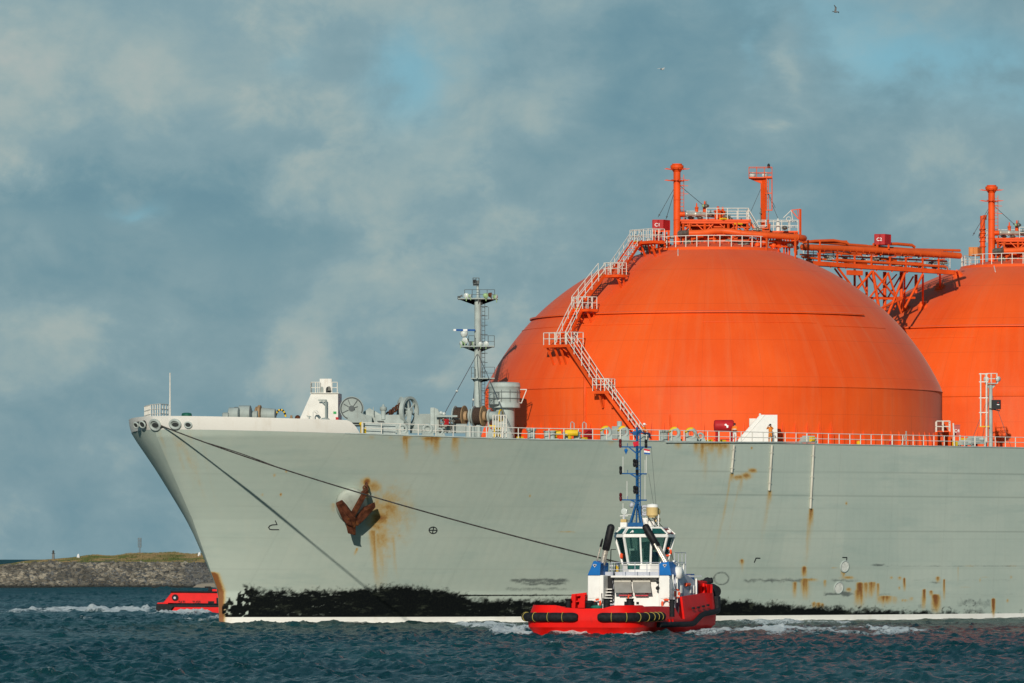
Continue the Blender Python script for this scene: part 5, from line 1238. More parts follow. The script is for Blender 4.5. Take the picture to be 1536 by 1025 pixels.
mb=MB(); mb.torus(cc+dirl(-90)*.12,dirl(-90),.93,.05,34,6)
mb.build('brake_band',M['dgrey'],wl_)
mb=MB(); mb.prism([wq(519,640,-.25),wq(556,640,-.25),wq(545,621,-.25),wq(530,615,-.25),wq(524,615,-.25)],f*.5); mb.prism([wq(530,617,-.1),wq(558,625,-.1),wq(558,642,-.1),wq(545,642,-.1)],f*.9); mb.build('gear_case',M['grey'],wl_,bevel=.04)
mb=MB(); u=V((0,0,1))
for a_,r0,r1 in ((55,.2,.85),(112,.35,.85),(150,.3,.8),(205,.3,.9),(18,.25,.55)): d_=dirl(0)*math.cos(R_(a_))+u*math.sin(R_(a_)); mb.beam(cc+d_*r0-f*.14,cc+d_*r1-f*.14,.06)
mb.cyl(cc-f*.3,cc,.26,n=16); mb.build('brake_spoke',M['dgrey'],wl_,split=True)
mb=MB(); mb.prism([wq(554,612,1),wq(572,622,1),wq(580,625,1),wq(580,650,1),wq(545,650,1),wq(545,618,1)],f*1.4); mb.prism([wq(563,623,.2),wq(606,622,.2),wq(606,650,.2),wq(563,650,.2)],f*1.1); mb.build('windlass_bed',M['grey2'],ship,bevel=.05)
mb=MB(); mb.cyl(wq(560,623,.5),wq(560,611,.5),.035,n=6); mb.build('sounding_pipe',M['grey2'],ship)
mb=MB(); b=wq(575,626,.3); mb.lathe([(.22,-.2),(.22,.55),(.22,.55),(.30,.58),(.30,.85),(.30,.85),(.12,.95),(.08,1.1),(0,1.12)],b,n=16); mb.build('oil_tank',M['grey2'],ship)
mb=MB()
for x0,y0,x1,y1 in ((524,634.5,540,634.5),(527,638,541,638),(566,632,576,632)): mb.prism([wq(x0,y0+1,-.4),wq(x1,y0+1,-.4),wq(x1,y0-.5,-.4),wq(x0,y0-.5,-.4)],f*.3)
mb.build('vent_slot',M['drk'],wl_,split=True)
# chain gypsy and big spoked gear wheel
yl=-11; q=S(600,612,yl); x,y=l2w(q.x,q.y); ws=y
g0=wq(599.5,609.5,.8); mb=MB(); mb.lathe([(0,0),(.62,0),(.84,.14),(.84,.14),(.70,.3),(.70,.5),(.84,.66),(.84,.66),(.62,.8),(0,.8)],g0,dirl(24),24); gy=mb.build('chain_gypsy',M['grey2'],ship)
wh=wheel(wq(613.5,617,-.2),dirl(-33),1.28,.20,6,M['grey2'],gy,'gear_wheel',.38,.24)
mb=MB(); 
for px in (598,603): mb.prism([wq(px-5,645,.6),wq(px+6,645,.6),wq(px+2,606,.6),wq(px-2,606,.6)],f*.25)
mb.prism([wq(620,645,.2),wq(637,645,.2),wq(631,626,.2),wq(622,617,.2)],f*1.3); mb.prism([wq(607,645,-.6),wq(615,645,-.6),wq(618,617,-.6),wq(612,615,-.6)],f*.2)
mb.build('bearing_pedestal',M['grey'],gy,bevel=.03,split=True)
mb=MB(); pts=[wq(583,621.5,-.3),wq(588,617.5,-.3),wq(594,613,-.3),wq(600,609,-.3),wq(604,606,-.2)]
for i in range(11):
    t_=i/10*(len(pts)-1); a_=min(int(t_),len(pts)-2); p=pts[a_].lerp(pts[a_+1],t_-a_); mb.torus(p,dirl(20 if i%2 else -70),.18,.085,10,6)
for i in range(5): p=wq(603-.6*i,610+4*i,-.3); mb.torus(p,dirl(20 if i%2 else -70),.18,.085,10,6)
for p in (wq(574,627,-.5),wq(577.5,624,-.5)): mb.torus(p,dirl(30),.2,.09,10,6)
mb.build('anchor_chain',M['chain'],gy)
mb=MB(); mb.tube([wq(577,628,-.6),wq(580,623,-.6),wq(583,625,-.6),wq(585,634,-.6)],.14,8); mb.build('chain_stopper',M['grey2'],ship)
# long deck machinery aft of the windlass
yl=-13; q=S(640,630,yl); x,y=l2w(q.x,q.y); ws=y
mb=MB(); mb.prism([wq(645,650),wq(651.5,650),wq(651.5,611.5),wq(645.5,611.5)],f*1.2); mb.prism([wq(651.6,650,.05),wq(659,650,.05),wq(661,624,.05),wq(657,614,.05),wq(651.6,611.7,.05)],f*1.1); gh=mb.build('hydraulic_cabinet',M['grey2'],ship,bevel=.03)
mb=MB(); mb.prism([wq(629,640,.7),wq(645,640,.7),wq(645,621,.7),wq(629,621,.7)],f*1.2); mb.prism([wq(615,650,.9),wq(700,650,.9),wq(700,636,.9),wq(615,636,.9)],f*.6); mb.beam(wq(654,624.5,-.4),wq(686,624.5,-.4),.22,.16); mb.build('machinery_casing',M['grey'],gh)
mb=MB()
for px,py in ((661.5,619.5),(666,621)): mb.sph(wq(px,py,0),.16,10); mb.cyl(wq(px,py+4,0),wq(px,py,0),.05)
mb.build('globe_lamp',M['lens'],gh)
mb=MB(); rr=random.Random(8)
for i in range(14): p=wq(rr.uniform(655,682),rr.uniform(627,640),rr.uniform(-.3,.6)); mb.sph(p,rr.uniform(.08,.2),7); mb.cyl(p,p+dirl(0)*rr.uniform(.2,.8),.07,n=6)
for px in (659,668,676,680): mb.beam(wq(px,626,0),wq(px,648,0),.08)
mb.build('valve_gear',M['dull'],gh)
mb=MB(); mb.box(wq(669.5,633,-.2),(.3,.3,.5)); mb.build('red_valve_box',M['red'],gh)
# two rope drums
yl=-14; q=S(705,624,yl); x,y=l2w(q.x,q.y); ws=y; ax=dirl(-20)
for px in (682.5,711):
    c0=wq(px,624.5,0); mb=MB(); mb.lathe([(.0,0),(.90,0),(.90,0),(.90,.07),(.90,.07),(0,.07)],c0,ax,28); dr=mb.build('rope_drum',M['grey2'],ship)
    mb=MB(); pr_=[(0,.1)]; n=9
    for i in range(n): pr_+= [(.74,.1+.72*i/n),(.78,.1+.72*(i+.5)/n)]
    mb.lathe(pr_+[(.74,.84),(0,.84)],c0,ax,24); mb.build('wound_rope',M['rope'],dr)
    mb=MB(); c1=c0+ax*.84; mb.lathe([(.78,0),(.92,0),(.92,0),(.92,.08),(.92,.08),(.45,.09),(.45,.09),(.45,.03),(.0,.03)],c1,ax,28); mb.lathe([(.45,.08),(.40,.32),(.40,.32),(0,.32)],c1,ax,18); mb.build('flange',M['flange'],dr)
    mb=MB(); mb.prism([c1+ax*.42+V((0,0,-.95))-f*.4,c1+ax*.42+V((0,0,-.95))+f*.4,c1+ax*.42+V((0,0,.15))+f*.15,c1+ax*.42+V((0,0,.15))-f*.15],ax*.14); mb.lathe([(.62,.55),(.62,.62),(0,.62)],c1,ax,20); mb.prism([c1+ax*.3-V((0,0,1.9))-f*.6,c1+ax*1.1-V((0,0,1.9))-f*.6,c1+ax*.6-V((0,0,.7))-f*.5],f*.5); mb.build('drum_bearing',M['grey2'],dr)
    for s in (.2,.9): pass
mb=MB(); a=wq(735,624,-.8); mb.lathe([(0,0),(.35,.0),(.38,.1),(.38,.9),(.48,.9),(.48,1.05),(0,1.05)],a,ax,18); mb.prism([a+ax*.2-V((0,0,1.9)),a+ax*.9-V((0,0,1.9)),a+ax*.9-V((0,0,.2)),a+ax*.2-V((0,0,.2))],f*.4); mt=mb.build('winch_motor',M['grey2'],ship)
mb=MB(); mb.torus(a+ax*1.0,ax,.50,.07,18,6); mb.build('yellow_guard',M['yellow'],mt)
mb=MB()
for px in (703,708,718): p=deckpt(px,-16); mb.cyl(p,p+V((0,0,1.1)),.28 if px<710 else .2)
mb.build('drum_pedestal',M['grey2'],ship,split=True)
# yellow steps and a white ladder gate
mb=MB(); a=wq(734,639,-1.6); b=wq(750,639,-1.6)
for px in (742,752): mb.beam(wq(px-1,657,-2),wq(px,638.5,-1.6),.09)
for py in (643,648.5,653): mb.beam(wq(741,py,-1.9),wq(752,py,-1.9),.10,.16)
mb.beam(a,wq(744,639,-1.6),.10); mb.build('yellow_steps',M['yellow'],ship)
mb=MB(); p=epx(754,1.2); q=epx(774,1.2); z1=HC+(HOR-623)*l2w(p.x,p.y)[1]/F
for i in range(6): a=p.lerp(q,i/5); mb.cyl(a,V((a.x,a.y,z1)),.055,n=6)
for h in (.5,1.35): mb.cyl(V((p.x,p.y,p.z+h)),V((q.x,q.y,q.z+h)),.04,n=6)
mb.cyl(V((p.x,p.y,z1)),V((q.x,q.y,z1)),.05,n=6); mb.build('boarding_gate',M['rail'],ship)
mb=MB(); p=epx(552,.8); mb.lathe([(.12,0),(.12,.75),(.22,.8),(.22,.95),(.1,1.05),(0,1.05)],p,n=10); mb.box(p+V((.25,0,.35)),(.3,.3,.5)); mb.build('yellow_hydrant',M['yellow'],ship)
mb=MB(); p=epx(548,.3); mb.beam(p,p+V((0,0,1.15)),.1); mb.prism([epx(556,.9)+V((0,0,.05)),epx(604,.9)+V((0,0,.05)),epx(604,.9)+V((0,0,1.0)),epx(556,.9)+V((0,0,1.0))],f*.05); mb.build('spray_screen',paint('pale_screen_paint',(.40,.45,.43),.6),ship)
# big ventilator with platform, in front of the first cover
c=S(756.5,650,2); x,y=l2w(c.x,c.y); ws=y; k=y/F; z0=zd(c.x); za=HC+(HOR-612)*k; zb_=HC+(HOR-575.5)*k; R=24.2*k; r=15.5*k
mb=MB(); mb.lathe([(r,z0),(r,za),(r,za),(R,za),(R,za),(R,za+.1),(R,za+.1),(R*.985,za+.12),(R*.985,za+.85),(R*1.0,za+.87),(R*1.0,za+.93),(R*.985,za+.95),(R*.985,zb_-.35),(R*1.01,zb_-.33),(R*1.01,zb_-.25),(R*.985,zb_-.23),(R*.985,zb_),(R*.985,zb_),(R*.9,zb_+.08),(0,zb_+.16)],V((c.x,c.y,0)),n=40); vt=mb.build('ventilator',M['grey2'],ship)
mb=MB(); a=wq(733,607,-1.3); b=wq(748,607,-1.6); mb.prism([a,b,b+f*.5,a+f*.5],(0,0,.06)); mb.prism([a+V((0,0,0)),b,b.lerp(a,.5)-V((0,0,.55))+f*.7],f*.05)
mb.build('side_platform',M['dgrey'],vt); mb=MB(); mb.rail([a,b],1.15,.028,.45,rows=(.5,1)); mb.cyl(a,b+V((0,0,1.1)),.02,n=5)
for a_ in (-100,-70,-40): d_=dirl(a_); q=V((c.x,c.y,0))+d_*(R+.05); mb.cyl(V((q.x,q.y,za+.5)),V((q.x,q.y,zb_-.6)),.02,n=5)
for z_ in (za+.85,zb_-.8): mb.torus(V((c.x,c.y,z_)),(0,0,1),R+.06,.02,40,5)
mb.build('grab_rail',M['dgrey'],vt)
mb=MB(); t1=wq(780,584.5,-.3); t2=wq(790,584.5,-.3); t3=wq(782,605,-.3); mb.cyl(t1,t2,.05,n=6); mb.cyl(t2,t3,.05,n=6); mb.cyl(t1+f*.5,t2+f*.5,.04,n=6); mb.cyl(wq(779,604,-.3),t3,.04,n=6); mb.build('side_bracket',M['rail'],vt)
# foremast
b=S(716.5,650,4); x,y=l2w(b.x,b.y); ws=y; k=y/F; z0=zd(b.x); zz_=lambda py: HC+(HOR-py)*k
mb=MB(); mb.lathe([(.34,z0),(.31,zz_(520)),(.29,zz_(447)),(.29,zz_(447)),(.11,zz_(446)),(.10,zz_(425)),(.10,zz_(425)),(0,zz_(425))],V((b.x,b.y,0)),n=24); fm=mb.build('foremast',M['grey2'],ship)
def plat(py,x0,x1,d,rail_segs,hh):
    mb=MB(); q=[wq(x0,py,-d),wq(x1,py,-d),wq(x1,py,d),wq(x0,py,d)]; q=[V((p.x,p.y,zz_(py))) for p in q]; mb.prism(q,(0,0,.10)); c_=V((b.x,b.y,zz_(py)-(x1-x0)*k*.14)); 
    for s in (0,1): mb.prism([c_-dirl(0)*.3,c_+dirl(0)*.3,q[1].lerp(q[2],.5)-dirl(0)*.1,q[0].lerp(q[3],.5)+dirl(0)*.1],dirl(90)*.06)
    mb.prism([c_-f*.25,q[0].lerp(q[1],.5)-V((0,0,.03)),q[3].lerp(q[2],.5)-V((0,0,.03)),c_+f*.25],e*.06)
    o=mb.build('mast_platform',M['grey'],fm)
    for a_,b_ in rail_segs:
        for s in (-d*.9,d*.9): mb=MB(); mb.rail([wq(a_,py,s),wq(b_,py,s)],hh,.028,.75,rows=(.5,1)); mb.build('platform_rail',M['dgrey'],o)
    return o
p1=plat(449.5,687,747,.8,((697,742),),.9); p2=plat(521,691.5,741.5,.9,((703,712),(723,741.5)),1.05); p3=plat(569,706.5,742,.8,((707,712),(724,742)),1.1)
def lamps(lst,par):
    for px,py,r,az,m in lst:
        c_=wq(px,py,-.8); a_=V((*dirl(az).xy,-.2)); mb=MB(); mb.mat(0).lathe([(0,-r*1.3),(r*.6,-r*1.2),(r,-.02),(r,-.02)],c_,a_,14); mb.mat(1).lathe([(r,-.02),(r*.7,r*.18),(0,r*.25)],c_,a_,14); mb.mat(0).cyl(c_-V((0,0,r*1.8)),c_,.04,n=6); mb.build('floodlight',[M[m],M['lens']],par)
lamps(((699.5,444,.26,-100,'green'),(706,444.5,.2,-20,'green'),(729,444,.26,60,'green'),(737,443,.25,10,'rust'),(745,446,.27,-20,'green')),p1)
lamps(((691,515.5,.24,-150,'green'),(697,511.5,.32,-120,'green'),(711,516,.22,-20,'green'),(721,516.5,.22,-80,'green'),(729,516,.26,-110,'green'),(703.5,516,.24,180,'dgrey')),p2)
mb=MB(); p=wq(688.5,446,0); mb.beam(p-V((0,0,.2)),p+V((0,0,.1)),.2); mb.prism([p-dirl(0)*.15,p+dirl(0)*.3+V((0,0,.25)),p+dirl(0)*.35+V((0,0,.05))],f*.2); mb.build('horn',M['dgrey'],p1)
mb=MB(); a=wq(714,425.5,-.2)
for py in (417.2,425):
    for d_ in (-.45,.15): mb.beam(wq(709,py,d_),wq(719,py,d_),.06)
for px in (709.5,714,718.5):
    for d_ in (-.45,.15): mb.beam(wq(px,425,d_),wq(px,417,d_),.05)
mb.beam(wq(709.5,425,-.15),wq(718.5,425,-.15),.05,.5)
mb.build('top_lantern_cage',M['dgrey'],fm)
mb=MB(); mb.lathe([(.10,0),(.13,.08),(.13,.25),(.08,.30),(0,.30)],wq(712,424.5,-.2),n=12); mb.build('masthead_light',M['black'],fm)
sc=MB(); p=wq(696,500.5,-.5); sc.lathe([(.22,-.3),(.33,-.1),(.33,.15),(.2,.28),(.08,.32),(0,.32)],p,n=16); sco=sc.build('scanner_turntable',M['lens'],fm)
mb=MB(); a=wq(681,495.3,-.9); b2=wq(712.5,495.5,-.4); mb.beam(a,b2,.22,.16); mb.build('radar_scanner',M['blueb'],fm); mb=MB(); mb.beam(a-(b2-a).normalized()*.06,a+(b2-a).normalized()*.16,.23,.17); d_=(b2-a); mb.beam(a+d_*.42,a+d_*.62,.23,.17); mb.build('white_band',M['letter'],sco,split=True)
mb=MB(); mb.beam(wq(696,521,-.5),wq(696,505,-.5),.14); mb.beam(wq(700,521,-.5),wq(698,508,-.5),.1); mb.build('scanner_pedestal',M['grey'],fm)
mb=MB(); mb.ladder(wq(725,640,.1),wq(725,450,.1),.42,dirl(50),.026,.35)
for py in range(460,640,14): mb.torus(wq(726,py,.15),(0,0,1),.32,.018,14,5)
mb.build('mast_ladder',M['dgrey'],fm); mb=MB(); mb.tube([wq(724,460,0),wq(733,461,0),wq(733,479,0),wq(725,479,0)],.025,6); mb.build('ladder_hoop',M['dgrey'],fm)
mb=MB(); tp=V((b.x,b.y,zz_(530))); 
ins=[]
for q in (S(666,622,-10),S(706,640,9),S(768,645,-9)): mb.cyl(tp,q,.034,n=6); ins.append(tp.lerp(q,.63))
mb.build('mast_stay',M['wire'],fm,split=False); mb=MB()
for q in ins: mb.sph(q,.13,8)
mb.build('stay_insulator',M['lens'],fm,split=True)
mb=MB(); mb.prism([wq(727,625,1.5),wq(733,625,1.5),wq(733,583,1.5),wq(729,583,1.5)],f*.6); mb.build('red_duct',M['orange'],ship)

# ------------------------------------------------------------------ crew
skin=plain('skin',(.45,.24,.16),.6); hiv=plain('orange_workwear',(.85,.20,.02),.8); hiv2=plain('ochre_overalls',(.62,.20,.03),.85); navy=plain('navy_cloth',(.012,.02,.06),.85); wtr=plain('white_trousers',(.70,.68,.64),.8); boots=plain('dark_boots',(.02,.018,.016),.7); helm=plain('white_helmet',(.80,.80,.78),.35); dark=plain('dark_cap',(.015,.018,.025),.8); refl=plain('reflective_tape',(.75,.75,.62),.4)
def person(px,yl,lab,J,edges,regions,face,extras,zoff=0,grp=None):
    """one continuous skinned body; J: joint -> (right, forward, up, radius) in metres, facing world azimuth face"""
    p=S(px,650,yl); lim=-(float(hbreadth(p.x-V0,zd(p.x)))-.5); p=S(px,650,max(yl,lim)); p.z=zd(p.x)+zoff; fw=dirl(face); rt=dirl(face-90)
    root=empty('person',SM@p,0); tag(root,lab,'person',grp)
    Rm=SM.to_3x3(); fw=Rm@fw; rt=Rm@rt; names=list(J); loc=lambda a: rt*a[0]+fw*a[1]+V((0,0,a[2]))
    me=bpy.data.meshes.new('body'); me.from_pydata([loc(J[n]) for n in names],[(names.index(a),names.index(b)) for a,b in edges],[]); o=bpy.data.objects.new('body',me); COL.objects.link(o)
    o.modifiers.new('skin','SKIN'); sv=me.skin_vertices[0].data
    for i,n in enumerate(names): r=J[n][3]; sv[i].radius=(r,r) if not hasattr(r,'__len__') else r; sv[i].use_root=(n=='pelvis')
    o.modifiers.new('sub','SUBSURF').levels=1; bpy.context.view_layer.update(); dg=bpy.context.evaluated_depsgraph_get(); m2=bpy.data.meshes.new_from_object(o.evaluated_get(dg)); bpy.data.objects.remove(o)
    mats=[]; idx={}
    for m in regions.values():
        if m.name not in idx: idx[m.name]=len(mats); mats.append(m)
    m2.materials.clear(); [m2.materials.append(m) for m in mats]
    segs=[(loc(J[a]),loc(J[b]),idx[regions[(a,b)].name]) for a,b in edges]
    for f_ in m2.polygons:
        c_=f_.center; best=(9,0)
        for a,b,mi in segs:
            t_=max(0,min(1,(c_-a).dot(b-a)/max((b-a).length_squared,1e-9))); d_=(c_-a.lerp(b,t_)).length
            if d_<best[0]: best=(d_,mi)
        f_.material_index=best[1]; f_.use_smooth=True
    body=bpy.data.objects.new('body',m2); COL.objects.link(body); body.parent=root
    hd=loc(J['head'])
    for nm,fn,m in extras: mb=MB(); fn(mb,hd,rt,fw,loc); mb.build(nm,m,root)
    return root
def stand(hip=.93): return {'pelvis':(0,0,hip,(.15,.12)),'waist':(0,0,1.10,(.15,.115)),'chest':(0,0,1.32,(.19,.13)),'neck':(0,.01,1.49,.062),'head':(0,.03,1.63,(.085,.105)),'crown':(0,.03,1.70,.075),
  'shl':(-.19,0,1.42,.075),'shr':(.19,0,1.42,.075),'hl':(-.09,0,.88,.10),'hr':(.09,0,.88,.10),'kl':(-.11,.02,.48,.072),'kr':(.11,.02,.48,.072),'al':(-.12,-.02,.09,.055),'ar':(.12,-.02,.09,.055),'tl':(-.13,.15,.05,.045),'tr':(.13,.15,.05,.045)}
ED=[('pelvis','waist'),('waist','chest'),('chest','neck'),('neck','head'),('head','crown'),('chest','shl'),('chest','shr'),('shl','el'),('shr','er'),('el','wl'),('er','wr'),('wl','fl'),('wr','fr'),('pelvis','hl'),('pelvis','hr'),('hl','kl'),('hr','kr'),('kl','al'),('kr','ar'),('al','tl'),('ar','tr')]
def reg(top,low,sk,bt): 
    r={}
    for a,b in ED: r[(a,b)]= sk if a in('neck','head','wl','wr') else bt if a in('al','ar') else low if a in('pelvis','hl','hr','kl','kr') and b!='waist' else top
    return r
def helmet(mb,h,rt,fw,loc): mb.lathe([(.150,-.01),(.150,-.01),(.128,.0),(.125,.05),(.10,.11),(.05,.14),(0,.145)],h+V((0,0,.055)),n=16); mb.box(h+fw*.14+V((0,0,.05)),(.13,.13,.015))
def hair(mb,h,rt,fw,loc): mb.sph(h+V((0,0,.045))-fw*.015,(.10,.115,.105),12)
def nose(mb,h,rt,fw,loc):
    mb.cyl(h+fw*.095+V((0,0,.01)),h+fw*.125-V((0,0,.02)),.012,.02,8)
    for s in(-1,1): mb.sph(h+rt*s*.095,.022,6); mb.sph(h+fw*.10+rt*s*.036+V((0,0,.03)),.012,6)
def tape(z_,r):
    def fn(mb,h,rt,fw,loc): mb.lathe([(r,-.03),(r,.03)],loc((0,0,z_)),n=16)
    return fn
J=stand(); J.update(el=(-.26,-.02,1.15,.052),er=(.26,-.04,1.15,.052),wl=(-.25,.10,.95,.035),wr=(.25,.08,.93,.035),fl=(-.22,.16,.87,.036),fr=(.22,.14,.85,.036))
person(1102,-22.4,'crew member with dark cap, orange hi-vis jacket and white trousers beside the red drum',J,ED,reg(hiv,wtr,skin,boots),60,[('cap',hair,dark),('face',nose,skin),('reflective_tape',tape(1.22,.205),refl),('jacket_hem',lambda mb,h,rt,fw,loc: mb.lathe([(.185,.96),(.20,1.06),(.20,1.12)],loc((0,0,0)),n=16),navy)],grp='crew on the ship deck')
J=stand(); J.update(el=(-.30,.16,1.30,.052),er=(.30,.16,1.30,.052),wl=(-.12,.28,1.56,.036),wr=(.12,.28,1.56,.036),fl=(-.05,.23,1.63,.036),fr=(.05,.23,1.63,.036))
person(1155.5,-22.5,'crew member in ochre overalls raising binoculars, standing before the white coaming',J,ED,reg(hiv2,hiv2,skin,boots),-105,[('hair',hair,dark),('face',nose,skin),('binoculars',lambda mb,h,rt,fw,loc:[mb.cyl(h+fw*.11+rt*s*.04+V((0,0,.02)),h+fw*.27+rt*s*.045+V((0,0,.02)),.035,.045) for s in(-1,1)],dark)],grp='crew on the ship deck')
J=stand(.55); J={k:(a,b,(c-.38 if k not in('pelvis',) else c),r) for k,(a,b,c,r) in J.items()}
J.update(hl=(-.10,.06,.52,.10),hr=(.10,.06,.52,.10),kl=(-.14,.48,.56,.075),kr=(.14,.48,.56,.075),al=(-.14,.52,.12,.055),ar=(.14,.60,.16,.055),tl=(-.15,.68,.09,.045),tr=(.15,.76,.14,.045),el=(-.28,.10,.80,.052),er=(.28,.12,.80,.052),wl=(-.18,.36,.72,.036),wr=(.18,.36,.72,.036),fl=(-.12,.44,.70,.036),fr=(.12,.44,.70,.036))
p=deckpt(966,-22.6); mb=MB(); mb.box(p+V((0,0,.28)),(.7,.6,.5)); mb.lathe([(.34,.5),(.34,.62),(0,.62)],p,n=16); mb.build('deck_seat_box',M['grey2'],ship)
person(966,-22.6,'seated crew member in white helmet and orange jacket at the foot of the stairway',J,ED,reg(hiv,navy,skin,boots),-25,[('helmet',helmet,helm),('face',nose,skin),('reflective_tape',tape(.84,.205),refl)],zoff=.14,grp='crew on the ship deck')
# ------------------------------------------------------------------ the red and white tug
TRZ=-(math.pi/2+TPH); TX,TY=TUGP
Tf=V((-math.sin(TPH),-math.cos(TPH),0)); Tp=V((math.cos(TPH),-math.sin(TPH),0))
def G(px,py,xl):
    k=(px-PXC)/F; Y=(xl+TX*Tf.x+TY*Tf.y)/(k*Tf.x+Tf.y); X=k*Y
    return V((xl,(X-TX)*Tp.x+(Y-TY)*Tp.y,HC+(HOR-py)*Y/F))
def GY(px,py,yl):
    k=(px-PXC)/F; Y=(yl+TX*Tp.x+TY*Tp.y)/(k*Tp.x+Tp.y); X=k*Y
    return V(((X-TX)*Tf.x+(Y-TY)*Tf.y,yl,HC+(HOR-py)*Y/F))
def tz(py,xl,px=950): return G(px,py,xl).z
tug=empty('tugboat',(TX,TY,0),TRZ); tag(tug,'red and white tug with blue mast and twin black exhausts, close alongside the grey ship','tugboat')
N={}
N['red']=paint('tug_red_paint',(.70,.008,.005),.5,var=.12,scale=.5,dirt=(.30,.015,.012),dirt_amt=.25,spec=.14)
N['white']=paint('tug_white_paint',(.80,.79,.75),.4,var=.04,dirt=(.42,.34,.24),dirt_amt=.10)
N['blue']=paint('tug_blue_paint',(.008,.135,.42),.4,var=.1,dirt_amt=.05)
N['rub']=plain('black_rubber',(.012,.013,.015),.75,var=.4,scale=5)
N['strap']=plain('yellow_strap',(.46,.37,.08),.7)
N['deck']=plain('dark_deck',(.06,.07,.07),.8)
N['boot']=plain('dark_red_boot_top',(.10,.008,.010),.5)
N['grey']=paint('hatch_grey',(.26,.255,.235),.5,dirt_amt=.08)
N['pale']=paint('pale_grey_side',(.46,.48,.54),.5,var=.05,dirt_amt=.08)
N['buoy']=plain('lifebuoy_orange',(.80,.09,.025),.5)
N['tan']=paint('tan_dome_paint',(.55,.40,.17),.5,dirt_amt=.08)
N['chrome']=plain('exhaust_steel',(.50,.45,.38),.35,metal=.6,var=.3,scale=2)
N['soot_shade']=plain('soot_shade_black',(.012,.012,.014),.55,var=.4)
N['pink']=plain('red_lettering',(.55,.05,.07),.6)
def glassmat():
    t=NT('wheelhouse_glass'); a=t.n('ShaderNodeBsdfTransparent'); a.inputs[0].default_value=(.74,.86,.84,1)
    g=t.n('ShaderNodeBsdfGlossy'); g.inputs['Roughness'].default_value=.03; g.inputs[0].default_value=(.8,.95,.95,1)
    d=t.n('ShaderNodeBsdfDiffuse'); d.inputs[0].default_value=(.04,.13,.13,1); m1=t.n('ShaderNodeMixShader'); m1.inputs[0].default_value=.18; t.l(a.outputs[0],m1.inputs[1]); t.l(d.outputs[0],m1.inputs[2])
    f_=t.n('ShaderNodeFresnel'); f_.inputs[0].default_value=1.5; m=t.n('ShaderNodeMixShader'); t.l(f_.outputs[0],m.inputs[0]); t.l(m1.outputs[0],m.inputs[1]); t.l(g.outputs[0],m.inputs[2])
    o=t.n('ShaderNodeOutputMaterial'); t.l(m.outputs[0],o.inputs[0]); return t.m
N['glass']=glassmat()
# plan of the hull: blunt bow, straight sides, rounded stern
XB,XS,BH=9.1,-15.3,4.55
def half(x):
    if x>2.5: return BH*max(0,1-((x-2.5)/(XB-2.5))**5)**(1/5)
    if x<-11.6: return BH-1.0*((-11.6-x)/3.7)**2.2
    return BH
xs_=[XB-.0001]+[XB-.5*(XB-2.5)*(1-math.cos(math.pi*k/22)) for k in range(1,23)]
xs_=sorted(set([XB]+[2.5+(XB-2.5)*(1-(1-k/30)**2.6) for k in range(0,31)]+[2.5-1.03*k for k in range(1,14)]+[XS+3.6*(1-math.cos(math.pi/2*k/8)) for k in range(0,9)]),reverse=True)
port=[(x,half(x)) for x in xs_]
loop=[(x,-y) for x,y in reversed(port)]+port[1:]     # starboard stern -> bow -> port stern
def nrm(i):
    a=loop[max(0,i-1)]; b=loop[min(len(loop)-1,i+1)]; d=V((b[0]-a[0],b[1]-a[1],0)).normalized(); return V((d.y,-d.x,0))*-1
NR=[nrm(i) for i in range(len(loop))]
if NR[len(loop)//2].x<0: NR=[-n for n in NR]
def top_z(x,y):
    if x>3.5:
        d=abs(y-.45); return 1.98+.24*float(sstep(np.array(d),1.1,2.4))-.10*float(sstep(np.array(7.0-x),0,3)) if x>6.2 else 2.12
    if x>-2.1: return 2.12-.08*(3.5-x)/6
    if x>-4.4: return 1.12
    if x>-12.4: return 2.75+.28*(-4.4-x)/8.0
    return 3.0+.65*float(sstep(np.array(-12.4-x),0,1.0))
def deck_z(x): return 1.1 if x>-5 else 1.1+.9*float(sstep(np.array(-5-x),0,5))
def fender_z(x): return float(np.interp(-x,[-4,5.6,8.2,15],[.76,.72,1.42,1.72]))
lev=[(-.8,.95),(.0,.55),(.56,.10),(.60,.04),(1.05,0)]
rows=[]
for i,(x,y) in enumerate(loop):
    tz_=top_z(x,y); r=[]
    for z,ins in lev: r.append(V((x,y,z))-NR[i]*ins*(1 if x>-8 else 1.3))
    lean=.38 if x>3 else (.30 if x>-2.3 else .34 if x>-12.4 else .12)
    r.append(V((x,y,max(1.1,1.1+(tz_-1.1)*.15)))); r.append(V((x,y,tz_))-NR[i]*lean*max(.05,(tz_-1.1)/1.1)); r.append(V((x,y,tz_))-NR[i]*(lean*max(.05,(tz_-1.1)/1.1)+.16)); r.append(V((x,y,min(tz_,deck_z(x))))-NR[i]*.5); rows.append(r)
mb=MB(); k=len(rows[0]); vs=[p for r in rows for p in r]
for j in range(k-1):
    mb.mat(1 if j==0 else 0); fs=[(i*k+j,(i+1)*k+j,(i+1)*k+j+1,i*k+j+1) for i in range(len(rows)-1)]; mb.add(vs,fs,True)
mb.mat(0); r0,r1=rows[0],rows[-1]; vs2=r0[:7]+r1[:7]; mb.add(vs2,[(j,j+1,j+8,j+7) for j in range(6)])
o=mb.build('hull',[N['red'],N['boot']],tug); o.data.validate()
bm=bmesh.new(); bm.from_mesh(o.data); bmesh.ops.remove_doubles(bm,verts=bm.verts,dist=.0008)
for e_ in bm.edges:
    if len(e_.link_faces)==2 and e_.calc_face_angle(0)>R_(28): e_.smooth=False
bm.to_mesh(o.data); bm.free(); tug_hull=o
mb=MB(); half_n=len(loop)//2
